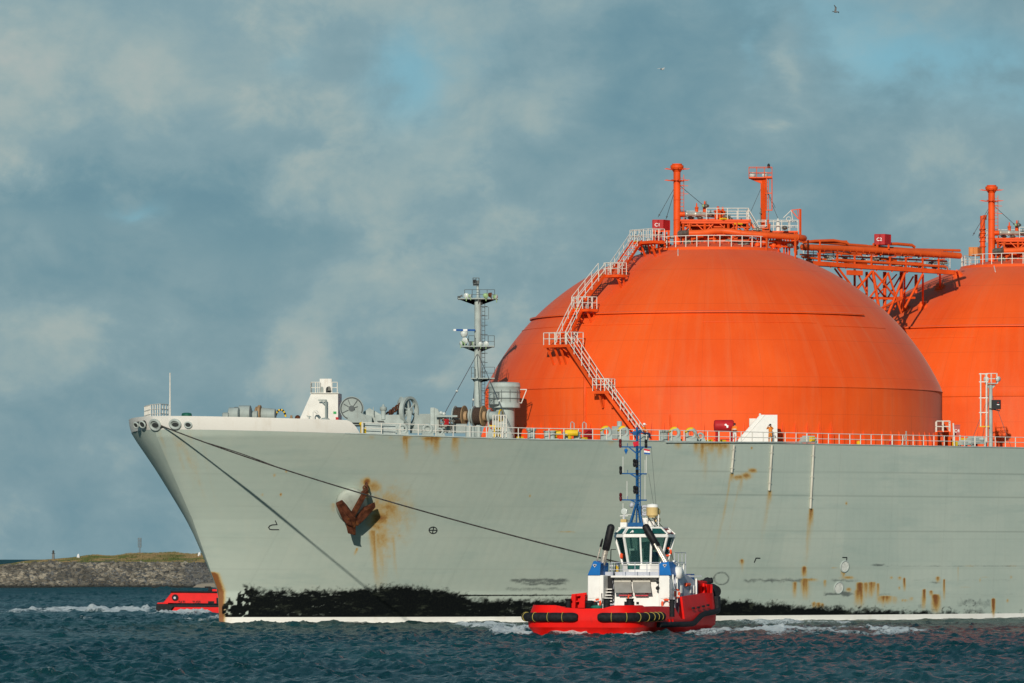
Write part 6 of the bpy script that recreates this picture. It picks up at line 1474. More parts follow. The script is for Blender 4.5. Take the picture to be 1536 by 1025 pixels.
for i in range(half_n-1):
    a,b=port[i],port[i+1]; 
    mb.add([(a[0],-max(0,a[1]-.45),deck_z(a[0])),(a[0],max(0,a[1]-.45),deck_z(a[0])),(b[0],max(0,b[1]-.45),deck_z(b[0])),(b[0],-max(0,b[1]-.45),deck_z(b[0]))],[(0,1,2,3)])
mb.build('deck',N['deck'],tug)
# fender rolls at the bow
def near_i(px,side):
    best=None
    for i,(x,y) in enumerate(loop):
        p=V((x,y,1.35))+NR[i]*.25; w_=V((TX,TY,0))+Tf*p.x+Tp*p.y; q=PXC+w_.x*F/w_.y
        if x>1.5 and (best is None or abs(q-px)<best[0]) and (side*y>0 or abs(y)<1.5): best=(abs(q-px),i)
    return best[1]
def outl(i0,i1,off,z):
    st=1 if i1>=i0 else -1; return [V((loop[i][0],loop[i][1],z(loop[i][0]) if callable(z) else z))+NR[i]*off for i in range(i0,i1+st,st)]
def resample(P,n):
    d=[0]
    for a,b in zip(P,P[1:]): d.append(d[-1]+(b-a).length)
    out=[]
    for k in range(n):
        t_=d[-1]*k/(n-1); j=max(i for i in range(len(d)) if d[i]<=t_+1e-9); j=min(j,len(P)-2); out.append(P[j].lerp(P[j+1],(t_-d[j])/max(1e-9,d[j+1]-d[j])))
    return out
def fender(i0,i1,nseg,R=.34,z=1.36):
    P=resample(outl(i0,i1,.16,z),nseg*6+1); mb=MB(); rr=[]
    for k in range(len(P)): rr.append(R*(.93+.07*math.sin(math.pi*((k%6)/6))) if 1<k<len(P)-2 else R*(.62 if k in(0,len(P)-1) else .9))
    mb.tube(P,rr,14); o=mb.build('roll_fender',N['rub'],tug)
    for k in range(1,nseg):
        c=P[k*6]; d=(P[min(k*6+1,len(P)-1)]-P[k*6-1]).normalized(); m2=MB(); m2.torus(c,d,R*.985,.022,18,5); m2.build('strap',N['strap'],o)
    return o
iA=0
I=lambda px,s: near_i(px,s)

fender(min(range(len(loop)),key=lambda i:(loop[i][0]-6.0)**2+(loop[i][1]+4.6)**2),I(856,-1),6)
fender(I(898,1),min(range(len(loop)),key=lambda i:(loop[i][0]-3.2)**2+(loop[i][1]-4.7)**2),8)
# side rubbing strake following its step, and the stern pads
for sgn in (1,-1):
    ids=[i for i in range(len(loop)) if loop[i][1]*sgn>0 and -14.7<loop[i][0]<4.2]; ids.sort(key=lambda i:-loop[i][0])
    P=[V((loop[i][0],loop[i][1],fender_z(loop[i][0])))+NR[i]*.12 for i in ids]; mb=MB(); mb.tube(P,.21,10); mb.build('rubbing_strake',N['rub'],tug)
    mb=MB(); x=-14.2; mb.prism([V((x+.7,sgn*(half(x)+.05),1.55)),V((x-.9,sgn*(half(x)-.25),1.55)),V((x-.9,sgn*(half(x)-.25),2.75)),V((x+.55,sgn*(half(x)-.05),2.75))],(0,sgn*.42,0)); mb.build('corner_pad',N['rub'],tug,bevel=.08)
mb=MB(); P=[V((-15.7,y,3.1)) for y in (-3.0,-1.5,0,1.5,3.0)]; P=[V((-15.4,-3.7,3.1))]+P+[V((-15.6,3.5,3.1)),V((-15.3,3.9,3.1))]; mb.tube(P,[.4]+[.6]*6+[.42],16); mb.build('stern_fender',N['rub'],tug)
# side freeing ports and small fittings on the plating
mb=MB()
for px,py in ((1040,912.5),(1047.5,911.5),(1055,909.8),(1062,908)): p=GY(px,py,BH-.02); mb.box(p,(.5,.12,.16))
mb.build('freeing_port',N['rub'],tug_hull,split=True)
mb=MB()
for px,py in ((1004,931),(1009,931)): p=GY(px,py,BH+.0); mb.prism([p+V((.22,.1,.1)),p+V((-.22,.1,.1)),p+V((-.1,.1,-.12)),p+V((.1,.1,-.12))],(0,-.2,0))
mb.build('tow_eye',N['red'],tug_hull,split=True)
for px,py in ((984,948),(983,952)): mb=MB(); p=GY(px,py,BH-.4); mb.sph(p,.09,6); mb.build('anode',N['white'],tug_hull)
# inner bulwark stays and the red fairlead frame at the starboard bow quarter
mb=MB(); 
for px,xl in ((858,6),(872,6)): a=G(px,912,xl); mb.prism([a+V((0,-.25,0)),a+V((0,.25,0)),G(px+2,892,xl)+V((0,.18,.0)),G(px+2,892,xl)-V((0,.12,0))],(-.5,0,0))
mb.beam(G(858,893.5,5.7),G(880,891,5.7),.14,.2); mb.beam(G(861,903,5.6),G(878,901,5.6),.5,.1); mb.prism([G(860,912,5.3),G(879,912,5.3),G(879,892,5.3),G(863,894,5.3)],(-.1,0,0)); mb.build('red_locker',N['red'],tug)
mb=MB(); 
for px in (852.5,): mb.lathe([(.17,-.9),(.17,.0),(.17,.0),(.24,.03),(.24,.13),(.24,.13),(0,.13)],G(px,901,6.5),n=14)
mb.build('bow_bollard',N['rub'],tug)
for px,xl,r,y0 in ((910,6.2,.26,899.5),(945,7.0,.26,899.5),(1008,4.2,.19,901)):
    mb=MB(); mb.lathe([(r,-1.2),(r,0),(r,0),(r*1.15,.0),(r*1.15,.08),(r*1.15,.08),(0,.08)],G(px,y0,xl),n=16); mb.build('capstan',N['rub'],tug)
mb=MB(); a=G(884,903,5.6); mb.lathe([(.3,-.9),(.3,-.15),(.36,-.1),(.36,.05),(.2,.1),(0,.1)],a,n=14); mb.sph(a+V((.2,.5,-.2)),.22,8); mb.build('dark_winch',N['rub'],tug)
mb=MB(); a=G(895,911,6.2); mb.sph(a,(.3,.5,.16),8); mb.build('green_hose_coil',plain('green_hose',(.02,.14,.10),.7),tug)
# deckhouse: side towers with blue tops, middle front, side house
D=-9.0; XF=4.6+D
def blk(name,px0,px1,y0,y1,xl,depth,m,parent=tug,bev=.05,inset=0):
    a=G(px0,y1,xl); b=G(px1,y1,xl); c=G(px1,y0,xl); d=G(px0,y0,xl); mb=MB(); mb.prism([a,b,c,d],(-depth,0,0)); return mb.build(name,m,parent,bevel=bev)
house=None
mb=MB(); a=G(881,907,XF); zt_=tz(863,XF); mb.prism([V((XF,G(881,900,XF).y,1.0)),V((XF,G(905,900,XF).y,1.0)),V((XF,G(905,863,XF).y,zt_)),V((XF,G(881.5,863,XF).y,zt_))],(-6.3,0,0)); house=mb.build('deckhouse',N['white'],tug,bevel=.06)
yA=G(907,880,XF-.3).y; yB=G(1003.5,880,XF).y; yC=G(988,880,XF).y
mb=MB(); mb.prism([V((XF,yC,1.0)),V((XF,yB,1.0)),V((XF,yB,zt_)),V((XF,yC,zt_))],(-6.3,0,0)); mb.build('exhaust_tower',N['white'],house,bevel=.06)
mb=MB(); y0=G(919,880,XF).y; mb.prism([V((XF-.25,y0,1.0)),V((XF-.25,yC,1.0)),V((XF-.9,yC,zt_-.1)),V((XF-.9,y0,zt_-.1))],(-5.5,0,0)); mb.build('house_front',N['white'],house)
for px0,px1 in ((882,899),(990.5,1004)): p=[G(px0,898,XF+.05),G(px1,897,XF+.05),G(px1,864.5,XF+.05),G(px0,864.5,XF+.05)]; mb=MB(); mb.prism(p,(-.06,0,0)); mb.build('access_panel',N['white'],house,bevel=.02)
mb=MB(); mb.prism([G(907,905,XF-1.2),G(918.5,905,XF-1.2),G(918.5,864,XF-1.2),G(907,864,XF-1.2)],(-.1,0,0)); mb.build('stair_shade_sheet',N['soot_shade'],house)  # black sheet painted in for the shade inside the stair opening
mb=MB()
for py in (884,888.5,893,897.5,902): mb.beam(G(906.5,py,XF-.3-(902-py)*.04),G(919,py,XF-.3-(902-py)*.04),.28,.07,up=(0,0,1))
mb.build('stair_tread',N['white'],house,split=True)
mb=MB()
for px in (904.5,919.5): mb.beam(G(px-1,905,XF+.1),G(px+4,862,XF-1.9),.07,.14); mb.cyl(G(px-2,893,XF+.1),G(px+4.5,845,XF-1.9),.035,n=6)
for q in (0,.5,1): mb.cyl(G(904.5-1,905,XF+.1).lerp(G(908.5,862,XF-1.9),q),G(902.5,893,XF+.1).lerp(G(909,845,XF-1.9),q),.03,n=6)
mb.build('stair_rail',N['soot_shade'],house,split=False)
# blue wedge tops
def wedge(pts,xl,depth,nm): mb=MB(); P=[G(x,y,xl) for x,y in pts]; Q=[p+V((-depth,0,0)) for p in P]; n=len(P); mb.add(P+Q,[tuple(range(n)),tuple(reversed(range(n,2*n)))]+[(i,i+n,(i+1)%n+n,(i+1)%n) for i in range(n)]); return mb.build(nm,N['blue'],tug,bevel=.04)
wl=wedge([(881,863.5),(900,863.5),(901,845),(893,841.5),(890,842)],XF+.08,2.2,'blue_tower_top')
mb=MB(); P=[G(900,863.5,XF+.08),G(907,863.5,XF-1.3),G(907.5,847,XF-1.3),G(901,845,XF+.08)]; mb.prism(P,(-.9,0,0)); mb.build('tower_side',N['blue'],wl)
wr_=wedge([(988.5,863.5),(1007,863.5),(1003,842.5),(992,844),(988,846)],XF+.08,2.2,'blue_tower_top')
for px,par in ((892,wl),(997,wr_)):
    mb=MB(); mb.prism([G(px+dx,848.5+dy,XF+.14) for dx,dy in ((-3,-.8),(-2,-2),(2,-2),(3,-.8),(0,3))],(-.04,0,0)); mb.build('diamond_badge',N['pale'],par)
    mb=MB(); mb.prism([G(px+dx,848.0+dy,XF+.19) for dx,dy in ((-1.6,-.6),(1.6,-.6),(0,1.6))],(-.04,0,0)); mb.build('badge_mark',N['soot_shade'],par)
# exhausts: bright pipe and black upper tube
def exhaust(p,q,r,bl,br,t0):
    a=G(*p); b=G(*q); m=a.lerp(b,t0); mb=MB(); mb.cyl(a-(b-a)*.04,m+(b-a)*.03,r*.80,n=16); e_=mb.build('exhaust_pipe',N['chrome'],tug)
    d=(b-a).normalized(); mb=MB(); mb.tube([m,m+(b-m)*.02,m.lerp(b,.5),b-d*.22,b-d*.08,b],[br*.8,br,br,br,br*.8,br*.35],16); mb.build('sooty_sleeve',N['soot_shade'],e_); return e_
exhaust((904,845,XF-.9),(917.5,786.5,XF-.9),.26,0,.29,.33)
exhaust((1000,845,XF-.7),(966.5,787,XF-.7),.24,0,.28,.42)
mb=MB(); mb.cyl(G(1003.5,846,XF-1),G(987,815,XF-1),.09,n=10); mb.cyl(G(997,845,XF-.2),G(981.5,816,XF-.2),.10,n=10); mb.build('small_exhaust',N['chrome'],tug,split=True)
exhaust((895,843,XF-.8),(904,808,XF-.8),.075,0,.085,.64)
# hatch covers, signs, fittings on the house front
for px0,px1,po in ((922,948,0),(950,977,0)):
    mb=MB(); mb.prism([G(px0,889.5,XF+.25),G(px1,889.5,XF+.25),G(px1-2,873.5,XF-.35),G(px0-1.5,873.5,XF-.35)],(-.05,0,0)); h_=mb.build('window_cover',N['grey'],house,bevel=.02)
    mb=MB(); mb.prism([G(px0-1,873.4,XF-.32),G(px1-1.5,873.4,XF-.32),G(px1-2.5,868,XF-.62),G(px0-.5,868,XF-.62)],(-.05,0,0)); mb.build('upper_cover',paint('cover_pale',(.55,.53,.47),.5),h_)
mb=MB()
for px0,px1,py in ((928.5,947,893.2),(953,972,893.5),(943,948,890.7),(968,973,890.7)): mb.prism([G(px0,py+.8,XF-.18),G(px1,py+.8,XF-.18),G(px1,py-.8,XF-.18),G(px0,py-.8,XF-.18)],(-.1,0,0))
mb.build('red_line_lettering',N['pink'],house,split=True)
for px,py,s in ((986.5,869,.1),(986.5,874,.12),(986.5,882.5,.16)): mb=MB(); p=G(px,py,XF+.02); mb.cyl(p-V((.45,0,0)),p,s,n=12); mb.build('vent_mouth',N['rub'],house)
mb=MB(); mb.tube([G(942,906,XF+.6),G(942.5,896,XF+.6),G(943.5,893,XF+.5)],.07,6); mb.build('orange_hose_post',N['buoy'],house)
mb=MB(); mb.beam(G(937,905.5,XF+1.2),G(951,905.5,XF+1.2),.25,.3); mb.beam(G(955,905,XF+.3),G(958,905,XF+.3),.2); mb.build('winch_base',N['rub'],tug)
# bridge deck with rail
mb=MB(); zb=tz(864,XF); mb.prism([V((XF+.15,G(917,864,XF).y,zb-.12)),V((XF+.15,G(989,864,XF).y,zb-.12)),V((-6.5+D+3.5,3.6,zb-.12)),V((-6.5+D+3.5,-3.2,zb-.12)),V((2.0+D,-3.2,zb-.12)),V((2.2+D,G(908,864,XF).y,zb-.12))],(0,0,.14)); bd=mb.build('bridge_deck',N['white'],tug)
mb=MB(); mb.rail([V((XF+.1,G(917,864,XF).y,zb)),V((XF+.1,G(989,864,XF).y,zb))],1.0,.028,.95,rows=(.45,1)); mb.rail([V((XF-.3,G(915,864,XF).y,zb)),V((1.5+D,G(913,864,XF).y-.3,zb)),V((-3+D,-2.9,zb))],1.0,.028,1.2,rows=(.5,1)); mb.rail([V((1.5+D,G(1012,864,1.5+D).y,zb)),V((-2+D,G(1012,864,1.5+D).y-.1,zb))],1.75,.03,1.1,rows=(.5,1)); mb.build('bridge_rail',N['pale'],bd)
mb=MB(); mb.tube([G(903,842,2.2+D),G(916,842,2.2+D)],.03,6); mb.cyl(G(915.5,862,2.2+D),G(916.5,824.5,2.2+D),.035,n=6); mb.cyl(G(916.5,824.5,2.2+D),G(924,824.5,2.2+D),.03,n=6); mb.cyl(G(1006.5,864,1.0+D),G(1006.5,825,1.0+D),.035,n=6); mb.cyl(G(999,825,1.0+D),G(1007,825,1.0+D),.03,n=6); mb.cyl(G(1007,826,1+D),G(1010,843,1+D),.03,n=6); mb.build('guard_frame',N['rub'],bd,split=True)
# wheelhouse
cxw=.9+D+.3
def octo(hw,hf,c,z,cy,cx=cxw): return [V((cx+hf,cy-hw+c,z)),V((cx+hf,cy+hw-c,z)),V((cx+hf-c,cy+hw,z)),V((cx-hf+c,cy+hw,z)),V((cx-hf,cy+hw-c,z)),V((cx-hf,cy-hw+c,z)),V((cx-hf+c,cy-hw,z)),V((cx+hf-c,cy-hw,z))]
cyw=G(959,820,cxw+1.5).y
zA,zB,zC,zD,zE=zb,tz(847,2.2+D),tz(804.5,2.8+D),tz(801.5,2.8+D),tz(792,2.2+D)
o0=octo(1.45,1.45,.62,zA,cyw); o1=octo(1.48,1.48,.62,zB,cyw); o2=octo(2.05,2.0,.98,zC,cyw); o2b=octo(2.08,2.03,.98,zD,cyw); o3=octo(1.55,1.55,.62,zE,cyw)
def ringm(mb,a,b): n=len(a); mb.add(a+b,[(i,(i+1)%n,(i+1)%n+n,i+n) for i in range(n)])
mb=MB(); ringm(mb,o0,o1); wh=mb.build('wheelhouse',N['white'],tug)
mb=MB(); ringm(mb,[p for p in o2],[p for p in o2b]); mb.add(o3,[tuple(range(8))]); mb.add([V((p.x*.0+cxw+(p.x-cxw)*.98,cyw+(p.y-cyw)*.98,zC+.02)) for p in o2],[tuple(reversed(range(8)))])
for a,b in zip(o2b,o3): mb.beam(a,b,.13,.12)
for i in range(8): mb.beam(o2[i],o2[(i+1)%8],.14,.16); mb.beam(o3[i],o3[(i+1)%8],.12,.14); mb.beam(o1[i],o1[(i+1)%8],.12,.10)
mb.build('roof',N['white'],wh)
mb=MB()
for a,b in zip(o1,o2): mb.beam(a,b,.15,.13)
f0=o1[0].lerp(o1[1],.5); f1=o2[0].lerp(o2[1],.5); f0l=o1[0].lerp(o1[1],.0)
for i,tt in ((0,.60),(3,.5),(4,.5),(5,.5)):
    mb.beam(o1[i].lerp(o1[(i+1)%8],tt),o2[i].lerp(o2[(i+1)%8],tt),.12,.1)
mb.build('window_frame',N['white'],wh)
for i in range(8):
    a,b,c,d=o1[i],o1[(i+1)%8],o2[(i+1)%8],o2[i]; m=(a+b+c+d)/4; n_=(b-a).cross(d-a).normalized(); n_=n_ if n_.dot(m-V((cxw,cyw,m.z)))>0 else -n_
    mb=MB(); mb.prism([p-n_*.03 for p in (a,b,c,d)],n_*.012); mb.build('window_pane',N['glass'],wh)
    a,b,c,d=o2b[i],o2b[(i+1)%8],o3[(i+1)%8],o3[i]; mb=MB(); k_=lambda p,q,t_: p.lerp(q,t_); P=[a,b,c,d]; ce=sum(P,V())/4; P=[ce+(p-ce)*.86 for p in P]; nn=(b-a).cross(d-a).normalized(); nn=nn if nn.z>0 else -nn
    if i in (2,3): mb.prism([p-nn*.02 for p in P],nn*.03); mb.build('roof_panel',paint('roof_red_panel',(.30,.06,.05),.6),wh)
    else: mb.prism([p-nn*.02 for p in P],nn*.03); mb.build('skylight_pane',plain('green_skylight_glass',(.012,.085,.075),.12),wh)
    Q=[a,b,c,d]; mb=MB(); mb.prism([ce+(p-ce)*.999-nn*.05 for p in Q],-nn*.03); mb.build('roof_side',N['white'],wh)
# lower front pane, console and chair seen through the glass
mb=MB(); mb.prism([G(941.5,854,cxw+1.49),G(959.5,854,cxw+1.49),G(960,846.5,cxw+1.52),G(941,846.5,cxw+1.52)],(.02,0,0)); mb.build('lower_pane',plain('dark_lower_glass',(.02,.09,.085),.1),wh)
mb=MB(); mb.box((cxw,cyw,zB+.0),(2.2,2.2,.06)); mb.box((cxw+.35,cyw-.55,zB+.55),(.9,.7,1.0)); mb.box((cxw+.3,cyw+.75,zB+.5),(.9,.6,.9)); mb.box((cxw+.0,cyw+.1,zB+1.55),(.25,.9,.3)); mb.prism([V((cxw,cyw-.35,zB+1.25)),V((cxw,cyw+1.3,zB+1.05)),V((cxw,cyw+.9,zB+1.55)),V((cxw,cyw+.2,zB+1.75))],(.3,0,0)); mb.build('console',N['rub'],wh)
mb=MB(); mb.box((cxw-.6,cyw+.1,zB+.8),(.5,.6,.9)); mb.build('helm_chair',N['soot_shade'],wh)
mb=MB(); mb.box((cxw+.1,cyw-.95,zB+.95),(.6,.5,.5)); mb.build('white_monitor',N['white'],wh)
mb=MB()
for i in (0,): mb.cyl(G(945,800,3.1+D),G(949,796,3.1+D),.04); mb.sph(G(949,797.5,3.1+D),.1,8); mb.sph(G(1003.5,797.5,1.5+D),(.22,.22,.14),10)
mb.build('roof_lamp',N['white'],wh,split=True)
mb=MB(); mb.cyl(G(933,834,cxw+1.0)-V((0,.1,0)),G(933,834,cxw+1.0)+V((0,.1,0)),.22,n=14); mb.build('orange_flotation_box',N['buoy'],wh)
# yellow-edged side ladder by the wheelhouse
mb=MB()
for py in (849,854,858.5,862): mb.beam(G(915,py,2.6+D),G(927,py,2.6+D),.2,.06)
mb.build('white_step',N['white'],bd,split=True); mb=MB(); mb.beam(G(924,862,2.7+D),G(924.5,848.5,2.7+D),.14); mb.beam(G(926.8,862,2.7+D),G(927,850,2.7+D),.06); mb.beam(G(915,863,2.7+D),G(918,863.5,2.7+D),.1); mb.build('yellow_edge',M['yellow'],bd,split=True)
# side house aft of the port tower, rescue boat davit, funnel block
mb=MB(); P=[GY(1004,906,3.3),GY(1048,898,3.3),GY(1047,874,3.3),GY(1030,862,3.3),GY(1004,858,3.3)]; P[0].z=1.05; P[1].z=1.6; P[0].x=P[4].x=XF-1.3; mb.prism(P,(0,-6.4,0)); sh=mb.build('side_house',N['pale'],tug,bevel=.05)
mb=MB()
for px in (1022,1036,1041): mb.prism([GY(px-1.2,890,3.34),GY(px+1.2,889.5,3.34),GY(px+1.2,878,3.34),GY(px-1.2,878.5,3.34)],(0,.05,0))
for px in (1015.5,1044.5): mb.beam(GY(px,904,3.4),GY(px,868,3.4),.12)
mb.build('side_post',N['white'],sh,split=True)
mb=MB(); p=GY(1031,877,3.4); mb.cyl(p-V((.6,0,0)),p+V((.5,0,0)),.13,n=10); mb.build('extinguisher',N['buoy'],sh)
mb=MB()
for py in (868,876,884,892): mb.beam(GY(1003.5,py,4.0),GY(1009,py,3.35),.09,.05)
mb.beam(GY(1009.5,862,3.6),GY(1010,898,3.6),.10); mb.build('side_rack',N['white'],sh,split=False)
mb=MB(); mb.lathe([(0,-.35),(.42,-.3),(.5,0),(.42,.3),(0,.35)],GY(1016.5,859.5,3.3),V((.3,1,0)),18); mb.build('liferaft_canister',N['white'],tug)
mb=MB()
for x in (1010,1018,1025.5): mb.beam(GY(x,868,3.0),GY(x,846,3.0),.10)
mb.beam(GY(1010.5,842,3.2),GY(1024,861,3.2),.12); mb.beam(GY(1013,841,2.6),GY(1026,860,2.6),.10); mb.beam(GY(1015,844,3),GY(1027,844,3),.07); mb.beam(GY(1015,869,3.1),GY(1027,867.5,3.1),.25,.2); mb.beam(GY(1018,846,2.6),GY(1025,868,2.6),.06); mb.build('boat_davit',N['white'],tug,split=False)
mb=MB(); mb.prism([GY(1029,871,2.2),GY(1042,871,2.2),GY(1042,861,2.2),GY(1029,861,2.2)],(0,-2,0)); mb.build('blue_locker',N['blue'],tug,bevel=.05)
# winch house at the far end
mb=MB(); P=[GY(1042,893,3.0),GY(1062,890,3.0),GY(1061,872,3.0),GY(1044,870,3.0)]; mb.prism(P,(0,-5.5,0)); wnh=mb.build('winch_house',N['red'],tug,bevel=.08)
mb=MB(); mb.box(GY(1056,884,3.1),(.3,.15,.9)); mb.box(GY(1048,883,3.1),(.3,.15,.7)); mb.build('winch_bracket',N['red'],wnh,split=True)
mb=MB(); p=GY(1061,872.5,2.8); mb.sph(p,.34,10); mb.cyl(p-V((0,.5,.1)),p+V((0,.4,.1)),.22,n=12); mb.cyl(p,p-V((0,0,.7)),.2); mb.build('fairlead_roller',N['rub'],tug)
mb=MB(); mb.cyl(V((-11.2,-1.0,3.3)),V((-11.2,1.6,3.3)),.55,n=20); mb.cyl(V((-11.2,-1.05,3.3)),V((-11.2,-.95,3.3)),.8,n=20); mb.cyl(V((-11.2,1.55,3.3)),V((-11.2,1.65,3.3)),.8,n=20); mb.box((-11.2,.3,2.6),(1.2,2.8,.9)); mb.build('tow_winch',N['grey'],tug)
# mast
xm=-1.0+D
mb=MB(); ap=G(956,752,xm); tp=G(955.5,641,xm)
for px,xx in ((943.5,xm+.8),(963.5,xm+.5),(961,xm-1.1),(946,xm-1.0)): mb.cyl(G(px,790,xx),ap+V((0,0,.15)),.075,n=8)
mb.cyl(G(954,791,xm),ap,.06,n=8); mb.tube([ap,G(955.7,700,xm),tp],[.13,.12,.09],10)
mb.beam(G(942,787,xm+.8),G(965,787,xm+.8),.14,.3); mb.beam(G(942,791.5,xm+.8),G(965,791.5,xm+.8),.12,.12)
for px in (943,949,956,963): mb.beam(G(px,792,xm+.8),G(px,787,xm+.8),.09)
N['mast']=paint('mast_blue_paint',(.010,.085,.235),.5,dirt_amt=.05)
mast=mb.build('mast',N['mast'],tug)
for py,x0,x1,dx,yb in ((671,932,977,9,681),(711,933,970,7,717),(750.5,933,970,6,755)):
    mb=MB(); mb.beam(G(x0,py-.5,xm+.1),G(x1,py,xm+.1),.10); mb.beam(G(955.5,yb,xm+.1),G(955.5-dx-3,py,xm+.1),.09); mb.beam(G(955.5,yb,xm+.1),G(955.5+dx,py,xm+.1),.09)
    mb.beam(G(941 if py!=711 else 941.5,py,xm+.1),G(941.5,py-6,xm+.1),.04); mb.build('crosstree',N['mast'],mast)
mb=MB(); mb.ladder(G(957.6,782,xm+.25),G(958.3,647,xm+.25),.26,(0,1,0),.028,.32); mb.cyl(G(960.6,780,xm+.25),G(960.2,645,xm+.25),.04,n=6); mb.build('ladder',N['mast'],mast)
mb=MB(); mb.beam(G(945,649.5,xm),G(966,648.5,xm),.08); mb.beam(G(955,657,xm),G(961,645,xm),.06); mb.sph(G(960,647.5,xm),.16,8); mb.box(G(953,650,xm),(.3,.3,.3)); mb.build('mast_head',N['mast'],mast,split=False)
redl=plain('dark_red_lamp',(.10,.012,.016),.3)
for px,py,m,h in ((930.5,664.5,redl,10),(931,705,N['soot_shade'],9.5),(931,745,redl,9.5),(969,665,N['soot_shade'],10),(951.5,694,N['soot_shade'],9),(954.8,694.5,N['rub'],9),(951.8,734,N['soot_shade'],9),(955,734.5,N['rub'],9),(955.5,707.5,N['soot_shade'],4.5)):
    mb=MB(); c=G(px,py+h/2,xm+.25); mb.lathe([(.07,-.12),(.10,0),(.10,0),(.115,.02),(.115,h*.049*.45),(.08,h*.049*.47),(.08,h*.049*.52),(.115,h*.049*.54),(.115,h*.049),(.115,h*.049),(.03,h*.049+.06),(0,h*.049+.06)],c,n=12); mb.build('navigation_lamp',m,mast)
    mb=MB(); mb.beam(c-V((0,0,.1)),c-V((0,0,.1))+V((-.1,(.1 if px<940 else -.1),-.05)),.06); 
mb=MB(); mb.cyl(G(934.5,711,xm),G(934.5,685,xm),.02,n=5); mb.cyl(G(940.5,750,xm),G(940.5,722,xm),.02,n=5); mb.cyl(G(967.5,750,xm),G(967.5,690,xm),.018,n=5); mb.cyl(G(969.5,711,xm),G(969.5,684,xm),.02,n=5); mb.cyl(G(934.5,782,xm),G(934.5,755,xm),.02,n=5); mb.build('whip_aerial',N['white'],mast,split=True)
mb=MB(); mb.cyl(G(977,671,xm),G(986,782,xm-2),.012,n=4); mb.cyl(G(973,711,xm),G(984,780,xm-2),.012,n=4); mb.build('flag_halyard',M['wire'],mast,split=True)
# flags and cone
def flag(name,pts,m,par=mast):
    n=7; a,b,c,d=[G(x,y,xm+.3) for x,y in pts]; mb=MB(); vs=[]
    for i in range(n+1):
        for j in range(4): p=a.lerp(b,i/n).lerp(d.lerp(c,i/n),j/3); p.x+=.06*math.sin(i*1.5+j*.5); vs.append(p)
    q=len(m)
    for j in range(3): mb.mat(j%q); mb.add(vs,[(i*4+j,(i+1)*4+j,(i+1)*4+j+1,i*4+j+1) for i in range(n)],True)
    return mb.build(name,m,par)
fr=plain('flag_red',(.55,.02,.04),.8); fw_=plain('flag_white',(.75,.74,.72),.8); fb=plain('flag_blue',(.02,.10,.32),.8)
flag('tricolour_flag',[(966,673),(974.5,675),(975,682),(966.5,681.5)],[fr,fw_,fb]); flag('red_flag',[(949,663.5),(957.5,662),(958,668.5),(951,670)],[fr])
mb=MB(); c=G(939,676,xm); mb.lathe([(0,-.32),(.14,0),(.14,0),(.1,.12),(0,.14)],c,n=10); mb.cyl(c,c+V((0,0,.3)),.02,n=5); mb.build('black_cone',N['blue'],mast)
# searchlight, radar drum, tan fittings on the wheelhouse roof
mb=MB(); p=G(936.5,767.5,-.2+D); mb.mat(0).lathe([(0,-.22),(.2,-.18),(.25,.04),(.25,.04)],p,V((1,-.1,0)),18); mb.mat(1).lathe([(.25,.05),(.2,.07),(0,.08)],p,V((1,-.1,0)),18); mb.mat(0).cyl(p-V((0,0,.25)),p-V((0,0,.75)),.05); mb.build('searchlight',[N['pale'],M['lens']],tug)
mb=MB(); mb.box(G(936,781.5,0+D),(.4,.46,.24)); mb.build('tan_fitting',N['tan'],tug,bevel=.04)
mb=MB(); mb.box(G(936.5,788,0+D),(.5,.5,.42)); mb.beam(G(930,774,-.2+D),G(942,774,-.2+D),.05); mb.box(G(935,793,0+D),(.6,.6,.2)); mb.build('lamp_box',N['white'],tug,split=True)
mb=MB(); c=G(978.3,773.5,-1.2+D); mb.lathe([(.28,-.15),(.28,-.1),(.45,0),(.45,0),(.45,.62),(.45,.62)],c,n=22); td=mb.build('satellite_drum',N['tan'],tug); mb=MB(); mb.lathe([(.46,.62),(.46,.72),(.46,.72),(.40,.84),(0,.9)],c,n=22); mb.build('drum_cap',N['white'],td)
mb=MB(); mb.lathe([(0,-.1),(.33,-.08),(.33,0),(.33,0),(.2,.12),(0,.16)],G(985.5,768,-1.8+D),V((.6,.8,0)),18); mb.build('tan_lamp',N['tan'],tug)
mb=MB(); mb.box(G(986,780,-1.8+D),(.4,.4,.3)); mb.build('tan_speaker',N['tan'],tug,bevel=.04)
mb=MB(); mb.torus(G(967,766,-1.5+D),(1,.2,0),.33,.10,22,8); mb.torus(G(967,766,-1.5+D),(1,.2,0),.16,.05,18,6); mb.build('hose_reel_disc',N['pale'],tug,split=False)
mb=MB(); zr=tz(791,-1+D)
mb.rail([G(935,791,0+D),G(935,791,-2.4+D),G(986,791,-2.6+D),G(988,791,0+D)],.95,.03,.7,rows=(.5,1)); 
for px in (966,971,976,981,986): mb.cyl(G(px-4,774,-1.8+D),G(px+6,796,.4+D),.022,n=5)
mb.box(G(968,784,-1.6+D),(.5,.5,.7)); mb.box(G(977,786,-1.8+D),(.4,.6,.4)); mb.build('roof_rail',N['white'],wh,split=False)
mb=MB()
for px in (972,978,983): mb.tube([G(px,775,-1.5+D),G(px+3,780,-1+D),G(px+8,788,-.2+D),G(px+18,797,.5+D)],.03,6)
mb.build('black_cable',N['rub'],wh,split=True)
mb=MB(); mb.lathe([(0,-.12),(.18,-.1),(.22,.1),(.14,.16),(0,.18)],G(948,758,xm+.1),V((.2,-.6,.3)),12); mb.cyl(G(948,764,xm),G(948,756,xm),.03); mb.build('mast_loudhailer',N['pale'],mast)
